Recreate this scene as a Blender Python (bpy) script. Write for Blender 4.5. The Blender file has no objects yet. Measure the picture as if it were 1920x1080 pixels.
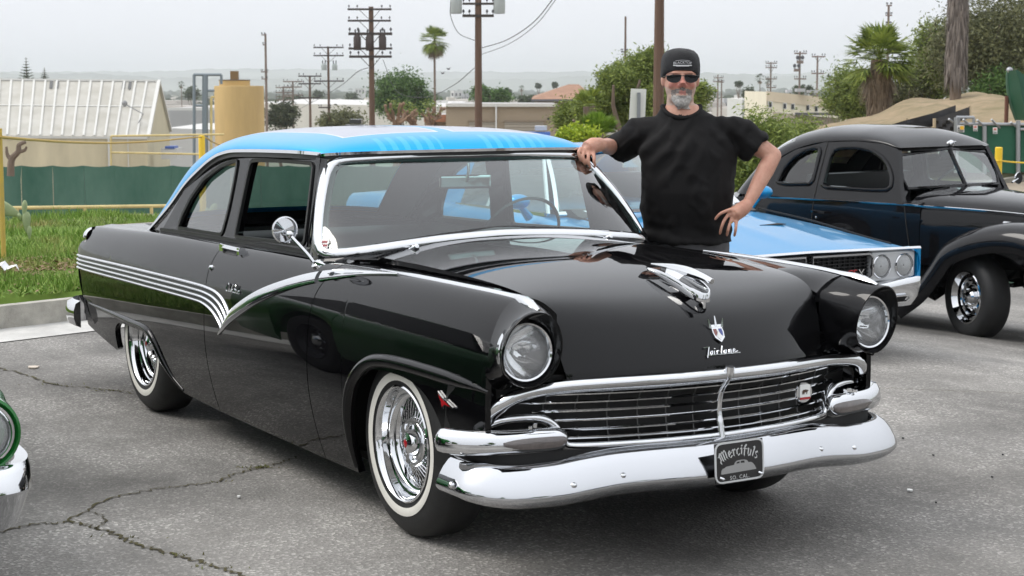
import bpy, bmesh, math, random
from math import sin, cos, pi, radians, sqrt, atan2, exp
from mathutils import Vector, Matrix, Euler
from mathutils.geometry import tessellate_polygon
V = Vector
scene = bpy.context.scene
COL = scene.collection
random.seed(7)

# ------------------------------------------------------------------ camera
CAM = V((5.757, -3.717, 1.676)); YAW = radians(149.74); PIT = radians(-6.607); FPX = 3321.0
cd = bpy.data.cameras.new('camera'); cam = bpy.data.objects.new('camera', cd); COL.objects.link(cam)
cd.sensor_width = 36.0; cd.lens = 36.0 * FPX / 1920.0; cd.clip_start = 0.1; cd.clip_end = 20000
cam.location = CAM; cam.rotation_euler = (pi / 2 + PIT, 0, YAW - pi / 2)
cd.dof.use_dof = True; cd.dof.focus_distance = 7.6; cd.dof.aperture_fstop = 11.0
scene.camera = cam
# ------------------------------------------------------------------ sky, sun, exposure
SUN_EL, SUN_AZ = 50.0, 235.0           # azimuth of the sun measured from +X towards +Y
w = bpy.data.worlds.new('World'); scene.world = w; w.use_nodes = True
nt = w.node_tree; nt.nodes.clear()
sk = nt.nodes.new('ShaderNodeTexSky'); sk.sky_type = 'NISHITA'; sk.sun_disc = False
sk.sun_elevation = radians(SUN_EL); sk.sun_rotation = radians(90 - SUN_AZ); sk.air_density = 1.0; sk.dust_density = 6.0; sk.ozone_density = 1.0
hs = nt.nodes.new('ShaderNodeHueSaturation'); hs.inputs['Saturation'].default_value = 0.25; hs.inputs['Value'].default_value = 0.8
mx = nt.nodes.new('ShaderNodeMix'); mx.data_type = 'RGBA'; mx.inputs[0].default_value = 0.84
mx.inputs[7].default_value = (8.35, 8.6, 9.05, 1)
bg = nt.nodes.new('ShaderNodeBackground'); bg.inputs['Strength'].default_value = 0.125
wo = nt.nodes.new('ShaderNodeOutputWorld')
nt.links.new(sk.outputs[0], hs.inputs['Color']); nt.links.new(hs.outputs[0], mx.inputs[6]); tcw = nt.nodes.new('ShaderNodeTexCoord'); sxyz = nt.nodes.new('ShaderNodeSeparateXYZ'); nt.links.new(tcw.outputs['Generated'], sxyz.inputs[0])   # overcast dome: brighter overhead than at the horizon
zc_ = nt.nodes.new('ShaderNodeMath'); zc_.operation = 'MAXIMUM'; zc_.inputs[1].default_value = 0.0; nt.links.new(sxyz.outputs[2], zc_.inputs[0])
zm_ = nt.nodes.new('ShaderNodeMath'); zm_.operation = 'MULTIPLY_ADD'; zm_.inputs[1].default_value = 0.75; zm_.inputs[2].default_value = 1.0; nt.links.new(zc_.outputs[0], zm_.inputs[0])
vm_ = nt.nodes.new('ShaderNodeVectorMath'); vm_.operation = 'SCALE'; nt.links.new(mx.outputs[2], vm_.inputs[0]); nt.links.new(zm_.outputs[0], vm_.inputs['Scale']); nt.links.new(vm_.outputs[0], bg.inputs['Color']); nt.links.new(bg.outputs[0], wo.inputs[0])
sl = bpy.data.lights.new('sun', 'SUN'); sun = bpy.data.objects.new('sun', sl); COL.objects.link(sun)
sl.energy = 1.4; sl.angle = radians(25); sl.color = (1, 0.96, 0.9)
sd = V((cos(radians(SUN_EL)) * cos(radians(SUN_AZ)), cos(radians(SUN_EL)) * sin(radians(SUN_AZ)), sin(radians(SUN_EL))))
sun.rotation_euler = sd.to_track_quat('Z', 'Y').to_euler()
vs = scene.view_settings; vs.view_transform = 'Standard'; vs.look = 'None'; vs.exposure = 0.0; vs.gamma = 1.0; vs.use_curve_mapping = False
cy = scene.cycles; cy.use_denoising = True; cy.max_bounces = 10; cy.glossy_bounces = 5; cy.transmission_bounces = 6; cy.transparent_max_bounces = 24; cy.diffuse_bounces = 3; cy.volume_bounces = 3
cy.use_adaptive_sampling = True; cy.adaptive_threshold = 0.02; cy.sample_clamp_indirect = 6
# ------------------------------------------------------------------ camera-based placing (pixels of the 1920x1080 photograph)
FH = V((cos(YAW), sin(YAW), 0)); RT = V((sin(YAW), -cos(YAW), 0)); FW = V((cos(PIT) * cos(YAW), cos(PIT) * sin(YAW), sin(PIT))); UP = RT.cross(FW)
def ray(u, v): return FW + RT * ((u - 960) / FPX) - UP * ((v - 540) / FPX)
def at(u, v, d):
    "point seen at pixel (u,v) at horizontal distance d in front of the camera"
    r = ray(u, v); return CAM + r * (d / r.dot(FH))
def atz(u, v, z):
    r = ray(u, v); return CAM + r * ((z - CAM.z) / r.z)
# ------------------------------------------------------------------ helpers
def lerp(a, b, t): return a + (b - a) * t
def clamp(x, a=0.0, b=1.0): return a if x < a else b if x > b else x
def sstep(a, b, x): t = clamp((x - a) / (b - a)); return t * t * (3 - 2 * t)
def ip(x, xs, ys):
    "monotone cubic interpolation of table (xs ascending)"
    n = len(xs)
    if x <= xs[0]: return ys[0]
    if x >= xs[-1]: return ys[-1]
    i = 0
    while x > xs[i + 1]: i += 1
    def sl_(k): return (ys[k + 1] - ys[k]) / (xs[k + 1] - xs[k])
    def tan_(k):
        if k == 0: return sl_(0)
        if k == n - 1: return sl_(n - 2)
        a, b = sl_(k - 1), sl_(k)
        if a * b <= 0: return 0.0
        w1 = 2 * (xs[k + 1] - xs[k]) + (xs[k] - xs[k - 1]); w2 = (xs[k + 1] - xs[k]) + 2 * (xs[k] - xs[k - 1])
        return (w1 + w2) / (w1 / a + w2 / b)
    h = xs[i + 1] - xs[i]; t = (x - xs[i]) / h
    return (2*t**3 - 3*t*t + 1) * ys[i] + (t**3 - 2*t*t + t) * h * tan_(i) + (-2*t**3 + 3*t*t) * ys[i + 1] + (t**3 - t*t) * h * tan_(i + 1)
def spline(pts, n, closed=False):
    "Catmull-Rom through pts, n samples per span"
    P = [V(p) for p in pts]; m = len(P); out = []
    spans = m if closed else m - 1
    for i in range(spans):
        if closed: p0, p1, p2, p3 = P[i - 1], P[i], P[(i + 1) % m], P[(i + 2) % m]
        else: p0, p1, p2, p3 = (P[i - 1] if i else P[0] * 2 - P[1]), P[i], P[i + 1], (P[i + 2] if i + 2 < m else P[-1] * 2 - P[-2])
        for k in range(n):
            t = k / n
            out.append(0.5 * ((2 * p1) + (p2 - p0) * t + (2*p0 - 5*p1 + 4*p2 - p3) * t * t + (3*p1 - p0 - 3*p2 + p3) * t**3))
    if not closed: out.append(P[-1].copy())
    return out
class MB:
    def __init__(s): s.v = []; s.f = []
    def grid(s, P, cu=False, cv=False, flip=False):
        b = len(s.v); n = len(P); m = len(P[0])
        for r in P: s.v.extend(tuple(p) for p in r)
        for i in range(n if cu else n - 1):
            for j in range(m if cv else m - 1):
                q = [b + i * m + j, b + ((i + 1) % n) * m + j, b + ((i + 1) % n) * m + (j + 1) % m, b + i * m + (j + 1) % m]
                s.f.append(q[::-1] if flip else q)
        return s
    def poly(s, pts, flip=False):
        b = len(s.v); s.v.extend(tuple(p) for p in pts); q = list(range(b, b + len(pts))); s.f.append(q[::-1] if flip else q); return s
    def fan(s, pts, c=None, flip=False):
        b = len(s.v); n = len(pts); s.v.extend(tuple(p) for p in pts); c = c if c is not None else sum((V(p) for p in pts), V((0, 0, 0))) / n; s.v.append(tuple(c))
        for i in range(n): q = [b + i, b + (i + 1) % n, b + n]; s.f.append(q[::-1] if flip else q)
        return s
    def box(s, c, d, R=None):
        x, y, z = d[0] / 2, d[1] / 2, d[2] / 2; b = len(s.v); c = V(c)
        for q in ((-x,-y,-z),(x,-y,-z),(x,y,-z),(-x,y,-z),(-x,-y,z),(x,-y,z),(x,y,z),(-x,y,z)):
            p = V(q); p = (R @ p if R else p) + c; s.v.append(tuple(p))
        for q in ((0,3,2,1),(4,5,6,7),(0,1,5,4),(1,2,6,5),(2,3,7,6),(3,0,4,7)): s.f.append([b + k for k in q])
        return s
    def sweep(s, path, prof, up=(0, 0, 1), closed=False, caps=True, scale=None, pclosed=True):
        "profile (a,b): a along side = tangent x up, b along up'"
        P = [V(p) for p in path]; n = len(P); rows = []
        for i, p in enumerate(P):
            if closed: t = P[(i + 1) % n] - P[i - 1]
            else: t = P[min(i + 1, n - 1)] - P[max(i - 1, 0)]
            t.normalize(); u = V(up[i]) if isinstance(up, list) else V(up); sd_ = t.cross(u)
            if sd_.length < 1e-6: sd_ = V((1, 0, 0))
            sd_.normalize(); u = sd_.cross(t).normalized(); k = scale[i] if scale else 1.0
            k = k if hasattr(k, '__len__') else (k, k)
            rows.append([p + sd_ * (a * k[0]) + u * (b * k[1]) for a, b in prof])
        s.grid(rows, cu=closed, cv=pclosed)
        if caps and not closed and pclosed: s.poly(rows[0]); s.poly(rows[-1], True)
        return s
    def tube(s, path, r, n=8, closed=False, caps=True):
        P = [V(p) for p in path]; m = len(P); rows = []; u = None
        for i, p in enumerate(P):
            t = (P[(i + 1) % m] - P[i - 1]) if closed else (P[min(i + 1, m - 1)] - P[max(i - 1, 0)])
            if t.length < 1e-9: t = V((0, 0, 1))
            t.normalize()
            if u is None: u = t.orthogonal().normalized()
            u = u - t * u.dot(t); u = u.normalized() if u.length > 1e-6 else t.orthogonal().normalized(); w_ = t.cross(u)
            rr = r[i] if isinstance(r, (list, tuple)) else r
            rows.append([p + (u * cos(2*pi*k/n) + w_ * sin(2*pi*k/n)) * rr for k in range(n)])
        s.grid(rows, cu=closed, cv=True, flip=True)
        if caps and not closed: s.poly(rows[0], True); s.poly(rows[-1])
        return s
    def lathe(s, prof, n=32, M=None, caps=False, arc=2 * pi):
        "profile (r,h) about local Z; M maps to place"
        full = abs(arc - 2 * pi) < 1e-6
        rows = []
        for k in range(n if full else n + 1):
            a = arc * k / n; row = [V((r * cos(a), r * sin(a), h)) for r, h in prof]
            rows.append([M @ p if M else p for p in row])
        s.grid(rows, cu=full, flip=False)
        if caps:
            s.poly([r[0] for r in rows], True); s.poly([r[-1] for r in rows])
        return s
    def ball(s, c, r, n=12, m=8, M=None):
        r = r if hasattr(r, '__len__') else (r, r, r)
        rows = [[V((r[0] * sin(pi * j / m) * cos(2*pi*i/n), r[1] * sin(pi * j / m) * sin(2*pi*i/n), r[2] * cos(pi * j / m))) for j in range(m + 1)] for i in range(n)]
        s.grid([[(M @ p if M else p) + V(c) for p in row] for row in rows], cu=True, flip=True); return s
    def prism(s, pts, off):
        "extrude planar polygon pts by vector off"
        b = [V(p) + V(off) for p in pts]; n = len(pts)
        s.poly(pts, True); s.poly(b)
        for i in range(n): s.poly([pts[i], pts[(i + 1) % n], b[(i + 1) % n], b[i]])
        return s
    def holed(s, outer, holes, fn, thick):
        "plate in 2D with holes; fn(x,z)->(point, inward normal); thickness inward"
        loops = [outer] + holes; flat = [p for l in loops for p in l]
        tris = tessellate_polygon([[V((p[0], p[1], 0)) for p in l] for l in loops])
        b = len(s.v); m = len(flat); A = []; B = []
        for p in flat:
            q, nrm = fn(*p); A.append(tuple(q)); B.append(tuple(V(q) + V(nrm) * thick))
        s.v += A + B
        for t in tris: s.f.append([b + k for k in t]); s.f.append([b + m + k for k in t[::-1]])
        k = 0
        for l in loops:
            n = len(l)
            for i in range(n): s.f.append([b + k + i, b + k + (i + 1) % n, b + m + k + (i + 1) % n, b + m + k + i])
            k += n
        return s
    def mirror_y(s):
        t = MB(); t.v = [(x, -y, z) for x, y, z in s.v]; t.f = [f[::-1] for f in s.f]; return t
    def build(s, name, mat, parent=None, smooth=True, angle=35, fix=True, M=None, loc=None):
        me = bpy.data.meshes.new(name)
        vv = s.v if M is None else [tuple(M @ V(p)) for p in s.v]
        me.from_pydata(vv, [], s.f); me.validate()
        bm = bmesh.new(); bm.from_mesh(me)
        if fix:
            bmesh.ops.remove_doubles(bm, verts=bm.verts, dist=1e-5)
            bmesh.ops.recalc_face_normals(bm, faces=bm.faces)
        bm.to_mesh(me); bm.free()
        if smooth:
            for p in me.polygons: p.use_smooth = True
            if angle: me.set_sharp_from_angle(angle=radians(angle))
        mats = mat if isinstance(mat, (list, tuple)) else [mat]
        for m_ in mats: me.materials.append(m_)
        o = bpy.data.objects.new(name, me); COL.objects.link(o)
        if parent is not None: o.parent = parent
        if loc is not None: o.location = loc
        return o
def empty(name, loc=(0, 0, 0), rz=0.0, label=None, cat=None, group=None):
    o = bpy.data.objects.new(name, None); COL.objects.link(o); o.location = loc; o.rotation_euler = (0, 0, rz); o.empty_display_size = 0.2
    return tag(o, label, cat, group)
def tag(o, label=None, cat=None, group=None, kind=None):
    if label: o['label'] = label
    if cat: o['category'] = cat
    if group: o['group'] = group
    if kind: o['kind'] = kind
    return o
def copy_tree(o, parent=None):
    c = o.copy(); COL.objects.link(c); c.parent = parent
    for ch in o.children: copy_tree(ch, c)
    return c
def inst(o, parent, M=None, name=None):
    "copy of one mesh object sharing data"
    c = o.copy(); COL.objects.link(c); c.parent = parent
    if name: c.name = name
    if M is not None: c.matrix_local = M
    return c
def frame(o, x, y, z=None):
    "matrix with origin o, axes x,y,z"
    x = V(x).normalized(); y = V(y); y = (y - x * y.dot(x)).normalized(); z = x.cross(y)
    M = Matrix((x, y, z)).transposed().to_4x4(); M.translation = V(o); return M
# ------------------------------------------------------------------ materials
MATS = {}
def mat(name, col=(0.5, 0.5, 0.5), rough=0.5, metal=0.0, coat=0.0, coat_rough=0.03, spec=0.5, var=0.0, scale=8.0, bump=0.0, bscale=60.0, col2=None, emit=None, detail=6, sheen=0, stretch=None, trans=0.0, rvar=0.0):
    if name in MATS: return MATS[name]
    m = bpy.data.materials.new(name); m.use_nodes = True; MATS[name] = m
    t = m.node_tree; b = t.nodes['Principled BSDF']
    b.inputs['Base Color'].default_value = (*col, 1); b.inputs['Roughness'].default_value = rough; b.inputs['Metallic'].default_value = metal
    b.inputs['Coat Weight'].default_value = coat; b.inputs['Coat Roughness'].default_value = coat_rough; b.inputs['Specular IOR Level'].default_value = spec
    if sheen: b.inputs['Sheen Weight'].default_value = sheen
    if trans: b.inputs['Transmission Weight'].default_value = trans
    tc = None
    def coord(sc):
        nonlocal tc
        if tc is None: tc = t.nodes.new('ShaderNodeTexCoord')
        mp = t.nodes.new('ShaderNodeMapping'); s3 = stretch or (1, 1, 1); mp.inputs['Scale'].default_value = s3
        t.links.new(tc.outputs['Object'], mp.inputs['Vector'])
        n = t.nodes.new('ShaderNodeTexNoise'); n.inputs['Scale'].default_value = sc; n.inputs['Detail'].default_value = detail; n.inputs['Roughness'].default_value = 0.65
        t.links.new(mp.outputs[0], n.inputs['Vector']); return n
    if var or col2:
        n = coord(scale); r = t.nodes.new('ShaderNodeValToRGB')
        c2 = col2 or tuple(c * (1 - var) for c in col); c1 = col if col2 else tuple(min(1, c * (1 + var)) for c in col)
        r.color_ramp.elements[0].position = 0.3; r.color_ramp.elements[1].position = 0.7
        r.color_ramp.elements[0].color = (*c2, 1); r.color_ramp.elements[1].color = (*c1, 1)
        t.links.new(n.outputs['Fac'], r.inputs[0]); t.links.new(r.outputs[0], b.inputs['Base Color'])
    if rvar:
        n = coord(scale * 2.3); mr = t.nodes.new('ShaderNodeMapRange'); mr.inputs[3].default_value = max(0, rough - rvar); mr.inputs[4].default_value = rough + rvar
        t.links.new(n.outputs['Fac'], mr.inputs[0]); t.links.new(mr.outputs[0], b.inputs['Roughness'])
    if bump:
        n = coord(bscale); bn = t.nodes.new('ShaderNodeBump'); bn.inputs['Strength'].default_value = bump; bn.inputs['Distance'].default_value = 0.02
        t.links.new(n.outputs['Fac'], bn.inputs['Height']); t.links.new(bn.outputs[0], b.inputs['Normal'])
    if emit: b.inputs['Emission Color'].default_value = (*emit[0], 1); b.inputs['Emission Strength'].default_value = emit[1]
    return m
def glass(name, tint=(0.8, 0.9, 0.87), rough=0.0, ior=1.55, boost=1.0):
    if name in MATS: return MATS[name]
    m = bpy.data.materials.new(name); m.use_nodes = True; MATS[name] = m; t = m.node_tree; t.nodes.clear()
    o = t.nodes.new('ShaderNodeOutputMaterial'); mx_ = t.nodes.new('ShaderNodeMixShader'); tr = t.nodes.new('ShaderNodeBsdfTransparent'); gl = t.nodes.new('ShaderNodeBsdfGlossy')
    lw = t.nodes.new('ShaderNodeLayerWeight'); pw = t.nodes.new('ShaderNodeMath'); pw.operation = 'POWER'; pw.inputs[1].default_value = 4.0; t.links.new(lw.outputs['Facing'], pw.inputs[0]); fr = t.nodes.new('ShaderNodeMath'); fr.operation = 'MULTIPLY_ADD'; fr.inputs[1].default_value = .9; fr.inputs[2].default_value = .05; t.links.new(pw.outputs[0], fr.inputs[0]); mu = t.nodes.new('ShaderNodeMath'); mu.operation = 'MULTIPLY'; mu.inputs[1].default_value = boost; mu.use_clamp = True
    tr.inputs[0].default_value = (*tint, 1); gl.inputs['Roughness'].default_value = rough; gl.inputs['Color'].default_value = (1, 1, 1, 1)
    t.links.new(fr.outputs[0], mu.inputs[0]); t.links.new(mu.outputs[0], mx_.inputs[0]); t.links.new(tr.outputs[0], mx_.inputs[1]); t.links.new(gl.outputs[0], mx_.inputs[2]); t.links.new(mx_.outputs[0], o.inputs[0])
    return m
CHROME = mat('chrome', (0.68, 0.69, 0.705), 0.045, 1.0, rvar=0.02, scale=3, bump=.035, bscale=7, detail=2)
BLACKPAINT = mat('black_paint', (0.0025, 0.0025, 0.003), 0.3, 0.0, 1.0, 0.02, spec=0.0)
BLACKPAINT.node_tree.nodes['Principled BSDF'].inputs['Coat IOR'].default_value = 1.39
RUBBER = mat('rubber', (0.012, 0.012, 0.012), 0.62, bump=0.1, bscale=120, var=0.3, scale=20)
WHITEWALL = mat('whitewall', (0.70, 0.68, 0.62), 0.55, var=0.05, scale=14)
DARK = mat('flat_black', (0.006, 0.006, 0.006), 0.75)
SEAL = mat('black_seal', (0.01, 0.01, 0.01), 0.45)
WGLASS = glass('windscreen_glass', (0.66, 0.87, 0.83), 0.0, 1.55, 1.9)
SGLASS = glass('side_glass', (0.66, 0.72, 0.72), 0.0, 1.55, 1.5)
RED = mat('red_enamel', (0.35, 0.01, 0.015), 0.25, coat=1)
def text_mb(body, size, font_extrude=0.0, spacing=1.0, align='CENTER', shear=0.0):
    "flat text outlines of the built-in font as mesh data (x right, y up)"
    cu = bpy.data.curves.new('lettering', 'FONT'); cu.body = body; cu.size = size; cu.extrude = font_extrude; cu.space_character = spacing; cu.align_x = align; cu.align_y = 'CENTER'; cu.shear = shear; cu.resolution_u = 3
    o = bpy.data.objects.new('lettering_tmp', cu); COL.objects.link(o); dg = bpy.context.evaluated_depsgraph_get(); me = bpy.data.meshes.new_from_object(o.evaluated_get(dg))
    b = MB(); b.v = [tuple(v.co) for v in me.vertices]; b.f = [list(p.vertices) for p in me.polygons]
    bpy.data.objects.remove(o); bpy.data.curves.remove(cu); bpy.data.meshes.remove(me); return b
# ================================================================== ground, lot, kerb, grass bank, distant plain
def curb_x(y): return ip(y, [-40,-10,-3,-.654,1,3,6,10,16,30,60], [6,-3.9,-5.85,-6.53,-7.15,-8.9,-11.3,-13.4,-15.2,-19,-26])
def lotz(x, y):
    t = clamp((y - 2.0) / 7.0); a = -.085 * 7.0 * (t * t * (2 - t)) * .95
    return a + (-a) * sstep(10, 21, y)
PROF_S = [0,1.5,3.5,5.6,7,10,14,22,34,46,70,130,300,800,2000,7000]; PROF_Z = [.02,.02,.0,-.02,-.1,-.62,-1.3,-2.2,-2.9,-3.45,-4.7,-6.6,-9.5,-13.5,-19,-24]
def terr(x, y):
    s = curb_x(clamp(y, -60, 60)) - x
    if s < 0: return lotz(x, y) - .5
    n = .05 * sin(x * 1.7 + y * .6) * sin(y * 1.3 - x * .4) * sstep(0, 3, s)
    return lotz(x, y) * sstep(30, 5, s) + .15 + ip(s, PROF_S, PROF_Z) - .15 * sstep(6, 12, s) + n
def nodes(m): return m.node_tree.nodes, m.node_tree.links
def lot_material():
    m = bpy.data.materials.new('old_asphalt'); m.use_nodes = True; N, L = nodes(m); b = N['Principled BSDF']
    tc = N.new('ShaderNodeTexCoord')
    def noise(sc, det=4, rough=.6, vec=None, st=None):
        n = N.new('ShaderNodeTexNoise'); n.inputs['Scale'].default_value = sc; n.inputs['Detail'].default_value = det; n.inputs['Roughness'].default_value = rough
        mp = N.new('ShaderNodeMapping'); mp.inputs['Scale'].default_value = st or (1, 1, 1); mp.inputs['Rotation'].default_value = (0, 0, .5); L.new(tc.outputs['Object'], mp.inputs[0]); L.new(mp.outputs[0], n.inputs['Vector']); return n.outputs['Fac']
    def ramp(f, stops):
        r = N.new('ShaderNodeValToRGB'); e = r.color_ramp.elements
        while len(e) < len(stops): e.new(.5)
        for k, (p, c) in enumerate(stops): e[k].position = p; e[k].color = (c, c, c, 1) if not hasattr(c, '__len__') else (*c, 1)
        L.new(f, r.inputs[0]); return r.outputs[0]
    def mix(a, b_, f, mode='MIX'):
        n = N.new('ShaderNodeMix'); n.data_type = 'RGBA'; n.blend_type = mode
        if isinstance(f, float): n.inputs[0].default_value = f
        else: L.new(f, n.inputs[0])
        L.new(a, n.inputs[6]); L.new(b_, n.inputs[7]); return n.outputs[2]
    base = ramp(noise(.55, 6, .62), [(.34, (.135, .128, .118)), (.52, (.275, .262, .243)), (.72, (.42, .402, .374))])
    streak = ramp(noise(.8, 5, .65, st=(.35, 1.9, 1)), [(.36, .66), (.62, 1.0), (.8, 1.2)])
    c = mix(base, streak, .75, 'MULTIPLY')
    vo = N.new('ShaderNodeTexVoronoi'); vo.inputs['Scale'].default_value = 95; L.new(tc.outputs['Object'], vo.inputs['Vector'])
    wn = N.new('ShaderNodeTexWhiteNoise'); L.new(vo.outputs['Color'], wn.inputs['Vector'])
    worn = ramp(noise(1.1, 5, .6), [(.40, 0.0), (.62, 1.0)])
    chip = ramp(wn.outputs['Value'], [(.0, .62), (.55, .92), (.82, 1.12), (.95, 1.9)])
    c2 = mix(c, chip, 1.0, 'MULTIPLY'); c = mix(c, c2, .45)
    wm = N.new('ShaderNodeMath'); wm.operation = 'MULTIPLY'; wm.inputs[1].default_value = .75; L.new(worn, wm.inputs[0]); c = mix(c, c2, wm.outputs[0])
    grit = ramp(noise(160, 3, .7), [(.3, .78), (.7, 1.2)]); c = mix(c, grit, .9, 'MULTIPLY')
    stain = ramp(noise(.33, 3, .5), [(.34, .52), (.54, 1.0)]); c = mix(c, stain, .8, 'MULTIPLY')
    oil = ramp(noise(2.4, 4, .6), [(.70, 1.0), (.82, .62)]); c = mix(c, oil, .6, 'MULTIPLY')
    L.new(c, b.inputs['Base Color']); b.inputs['Roughness'].default_value = .82; b.inputs['Specular IOR Level'].default_value = .35
    bp_ = N.new('ShaderNodeBump'); bp_.inputs['Strength'].default_value = .55; bp_.inputs['Distance'].default_value = .006; L.new(vo.outputs['Distance'], bp_.inputs['Height']); L.new(bp_.outputs[0], b.inputs['Normal'])
    return m
LOT = lot_material()
ys = sorted(set([-40, -30, -20, -14, -10] + [i * .5 for i in range(-16, 49)] + [26, 30, 36, 44, 60]))
rows = []
for y in ys:
    xc = curb_x(y); n = 40; rows.append([V((lerp(xc, 45, (k / (n - 1)) ** 1.6), y, 0)) for k in range(n)])
rows = [[V((p.x, p.y, lotz(p.x, p.y))) for p in r] for r in rows]
tag(MB().grid(rows).build('parking_lot', LOT), kind='structure')
CONC = mat('kerb_concrete', (.38, .36, .315), .85, var=.38, scale=3.5, bump=.25, bscale=90, detail=9)
cp = [V((curb_x(y), y, lotz(curb_x(y), y))) for y in [-20 + .5 * i for i in range(81)]]
kerb = MB().sweep(cp, [(-.005, -.2), (.005, .14), (.02, .155), (.15, .16), (.16, -.2)] if True else [], (0, 0, 1)).build('kerb', CONC); tag(kerb, kind='structure')
GUT = mat('gutter_concrete', (.47, .46, .435), .85, var=.22, scale=3, bump=.1, bscale=120, detail=9)
rows = []
for p in cp: rows.append([V((p.x + .004 + .7 * k / 4, p.y + .1 * k / 4, lotz(p.x, p.y) + .006)) for k in range(5)])
tag(MB().grid(rows).build('gutter', GUT), kind='structure')
# terrain: one sheet from the kerb to the horizon
def terrain_material():
    m = bpy.data.materials.new('terrain_soil'); m.use_nodes = True; N, L = nodes(m); b = N['Principled BSDF']; tc = N.new('ShaderNodeTexCoord')
    def nz(sc, lo, hi, c0, c1):
        n = N.new('ShaderNodeTexNoise'); n.inputs['Scale'].default_value = sc; n.inputs['Detail'].default_value = 7; n.inputs['Roughness'].default_value = .65; L.new(tc.outputs['Object'], n.inputs['Vector'])
        r = N.new('ShaderNodeValToRGB'); r.color_ramp.elements[0].position = lo; r.color_ramp.elements[1].position = hi; r.color_ramp.elements[0].color = (*c0, 1); r.color_ramp.elements[1].color = (*c1, 1); L.new(n.outputs['Fac'], r.inputs[0]); return r.outputs[0]
    near = nz(1.3, .35, .62, (.075, .12, .022), (.13, .20, .04)); brown = nz(.45, .60, .70, (0, 0, 0), (1, 1, 1))
    mx_ = N.new('ShaderNodeMix'); mx_.data_type = 'RGBA'; L.new(brown, mx_.inputs[0]); L.new(near, mx_.inputs[6]); mx_.inputs[7].default_value = (.16, .12, .08, 1)
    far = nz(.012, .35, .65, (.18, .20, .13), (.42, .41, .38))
    sp = N.new('ShaderNodeSeparateXYZ'); L.new(tc.outputs['Object'], sp.inputs[0]); mr = N.new('ShaderNodeMapRange'); mr.inputs[1].default_value = -13; mr.inputs[2].default_value = -18; L.new(sp.outputs[0], mr.inputs[0])
    dirt = nz(.6, .35, .65, (.16, .13, .095), (.26, .22, .17)); m0 = N.new('ShaderNodeMix'); m0.data_type = 'RGBA'; L.new(mr.outputs[0], m0.inputs[0]); L.new(mx_.outputs[2], m0.inputs[6]); L.new(dirt, m0.inputs[7])
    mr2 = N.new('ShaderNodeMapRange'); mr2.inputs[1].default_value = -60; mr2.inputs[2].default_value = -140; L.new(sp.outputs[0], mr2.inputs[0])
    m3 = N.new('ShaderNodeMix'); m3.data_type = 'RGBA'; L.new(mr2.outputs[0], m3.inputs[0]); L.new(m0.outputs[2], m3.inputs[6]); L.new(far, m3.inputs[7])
    L.new(m3.outputs[2], b.inputs['Base Color']); b.inputs['Roughness'].default_value = .95; b.inputs['Specular IOR Level'].default_value = .1; return m
rows = []
RS = [8 * (7500 / 8) ** (k / 110) for k in range(111)]
for i in range(150):
    a = radians(-80 + 160 * i / 149); d = FH * cos(a) + RT * sin(a)
    rows.append([V((CAM.x + d.x * r, CAM.y + d.y * r, terr(CAM.x + d.x * r, CAM.y + d.y * r))) for r in RS])
tag(MB().grid(rows).build('ground', terrain_material()), kind='structure')
# cracks: jagged ribbons of dirt with weeds
CRACK = mat('crack_dirt', (.045, .036, .020), .95, col2=(.085, .075, .025), scale=9)
def crack(pts, w=.016, sd=1):
    rnd_ = random.Random(sd); P = [atz(u, v, .0) for u, v in pts]; P = [V((p.x, p.y, 0)) for p in spline(P, 14)]; L_, R_ = [], []
    for i, p in enumerate(P):
        t = P[min(i + 1, len(P) - 1)] - P[max(i - 1, 0)]; n = V((-t.y, t.x, 0)).normalized(); p = p + n * rnd_.uniform(-.018, .018); k = w * rnd_.uniform(.35, 1.25)
        L_.append(V((*(p + n * k * .5).xy, .004))); R_.append(V((*(p - n * k * .5).xy, .004)))
    return MB().grid([L_, R_])
for k, (pts, wd) in enumerate((([(-40,1010),(60,985),(125,978),(200,940),(280,920),(340,912),(400,905),(440,890),(500,875),(560,858)], .013), ([(125,978),(180,990),(240,1015),(300,1035),(360,1050),(430,1070),(500,1095)], .018), ([(170,962),(196,972),(180,994)], .008), ([(0,690),(60,708),(100,722),(170,728),(240,737),(300,745)], .016), ([(1650,728),(1750,733),(1830,735),(1960,740)], .010))):
    o = crack(pts, wd, k).build('pavement_crack', CRACK, smooth=False); tag(o, kind='structure')
b = MB(); rg = random.Random(5)
for (u, v, n, s_) in ((485,878,50,22),(400,905,6,20),(330,1042,12,30),(230,1010,10,30),(420,1066,12,30),(100,722,14,30),(210,734,14,30),(170,605,6,8)):
    for _ in range(n):
        c = atz(u + rg.gauss(0, s_), v, 0); c = V((c.x + rg.gauss(0, .012), c.y + rg.gauss(0, .012), .003)); h = rg.uniform(.004, .014); a = rg.uniform(0, 6.3); q = V((cos(a), sin(a), 0)) * .004
        b.poly([c - q, c + q, c + V((rg.gauss(0, .012), rg.gauss(0, .012), h))])
# snap tufts to the crack lines roughly: they are short moss and weed blades
tag(b.build('weeds', mat('weed_green', (.09, .12, .025), .9, col2=(.12, .09, .03), scale=30), smooth=False, fix=False), 'low moss and weeds growing in the pavement cracks', 'weeds', kind='stuff')
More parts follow.
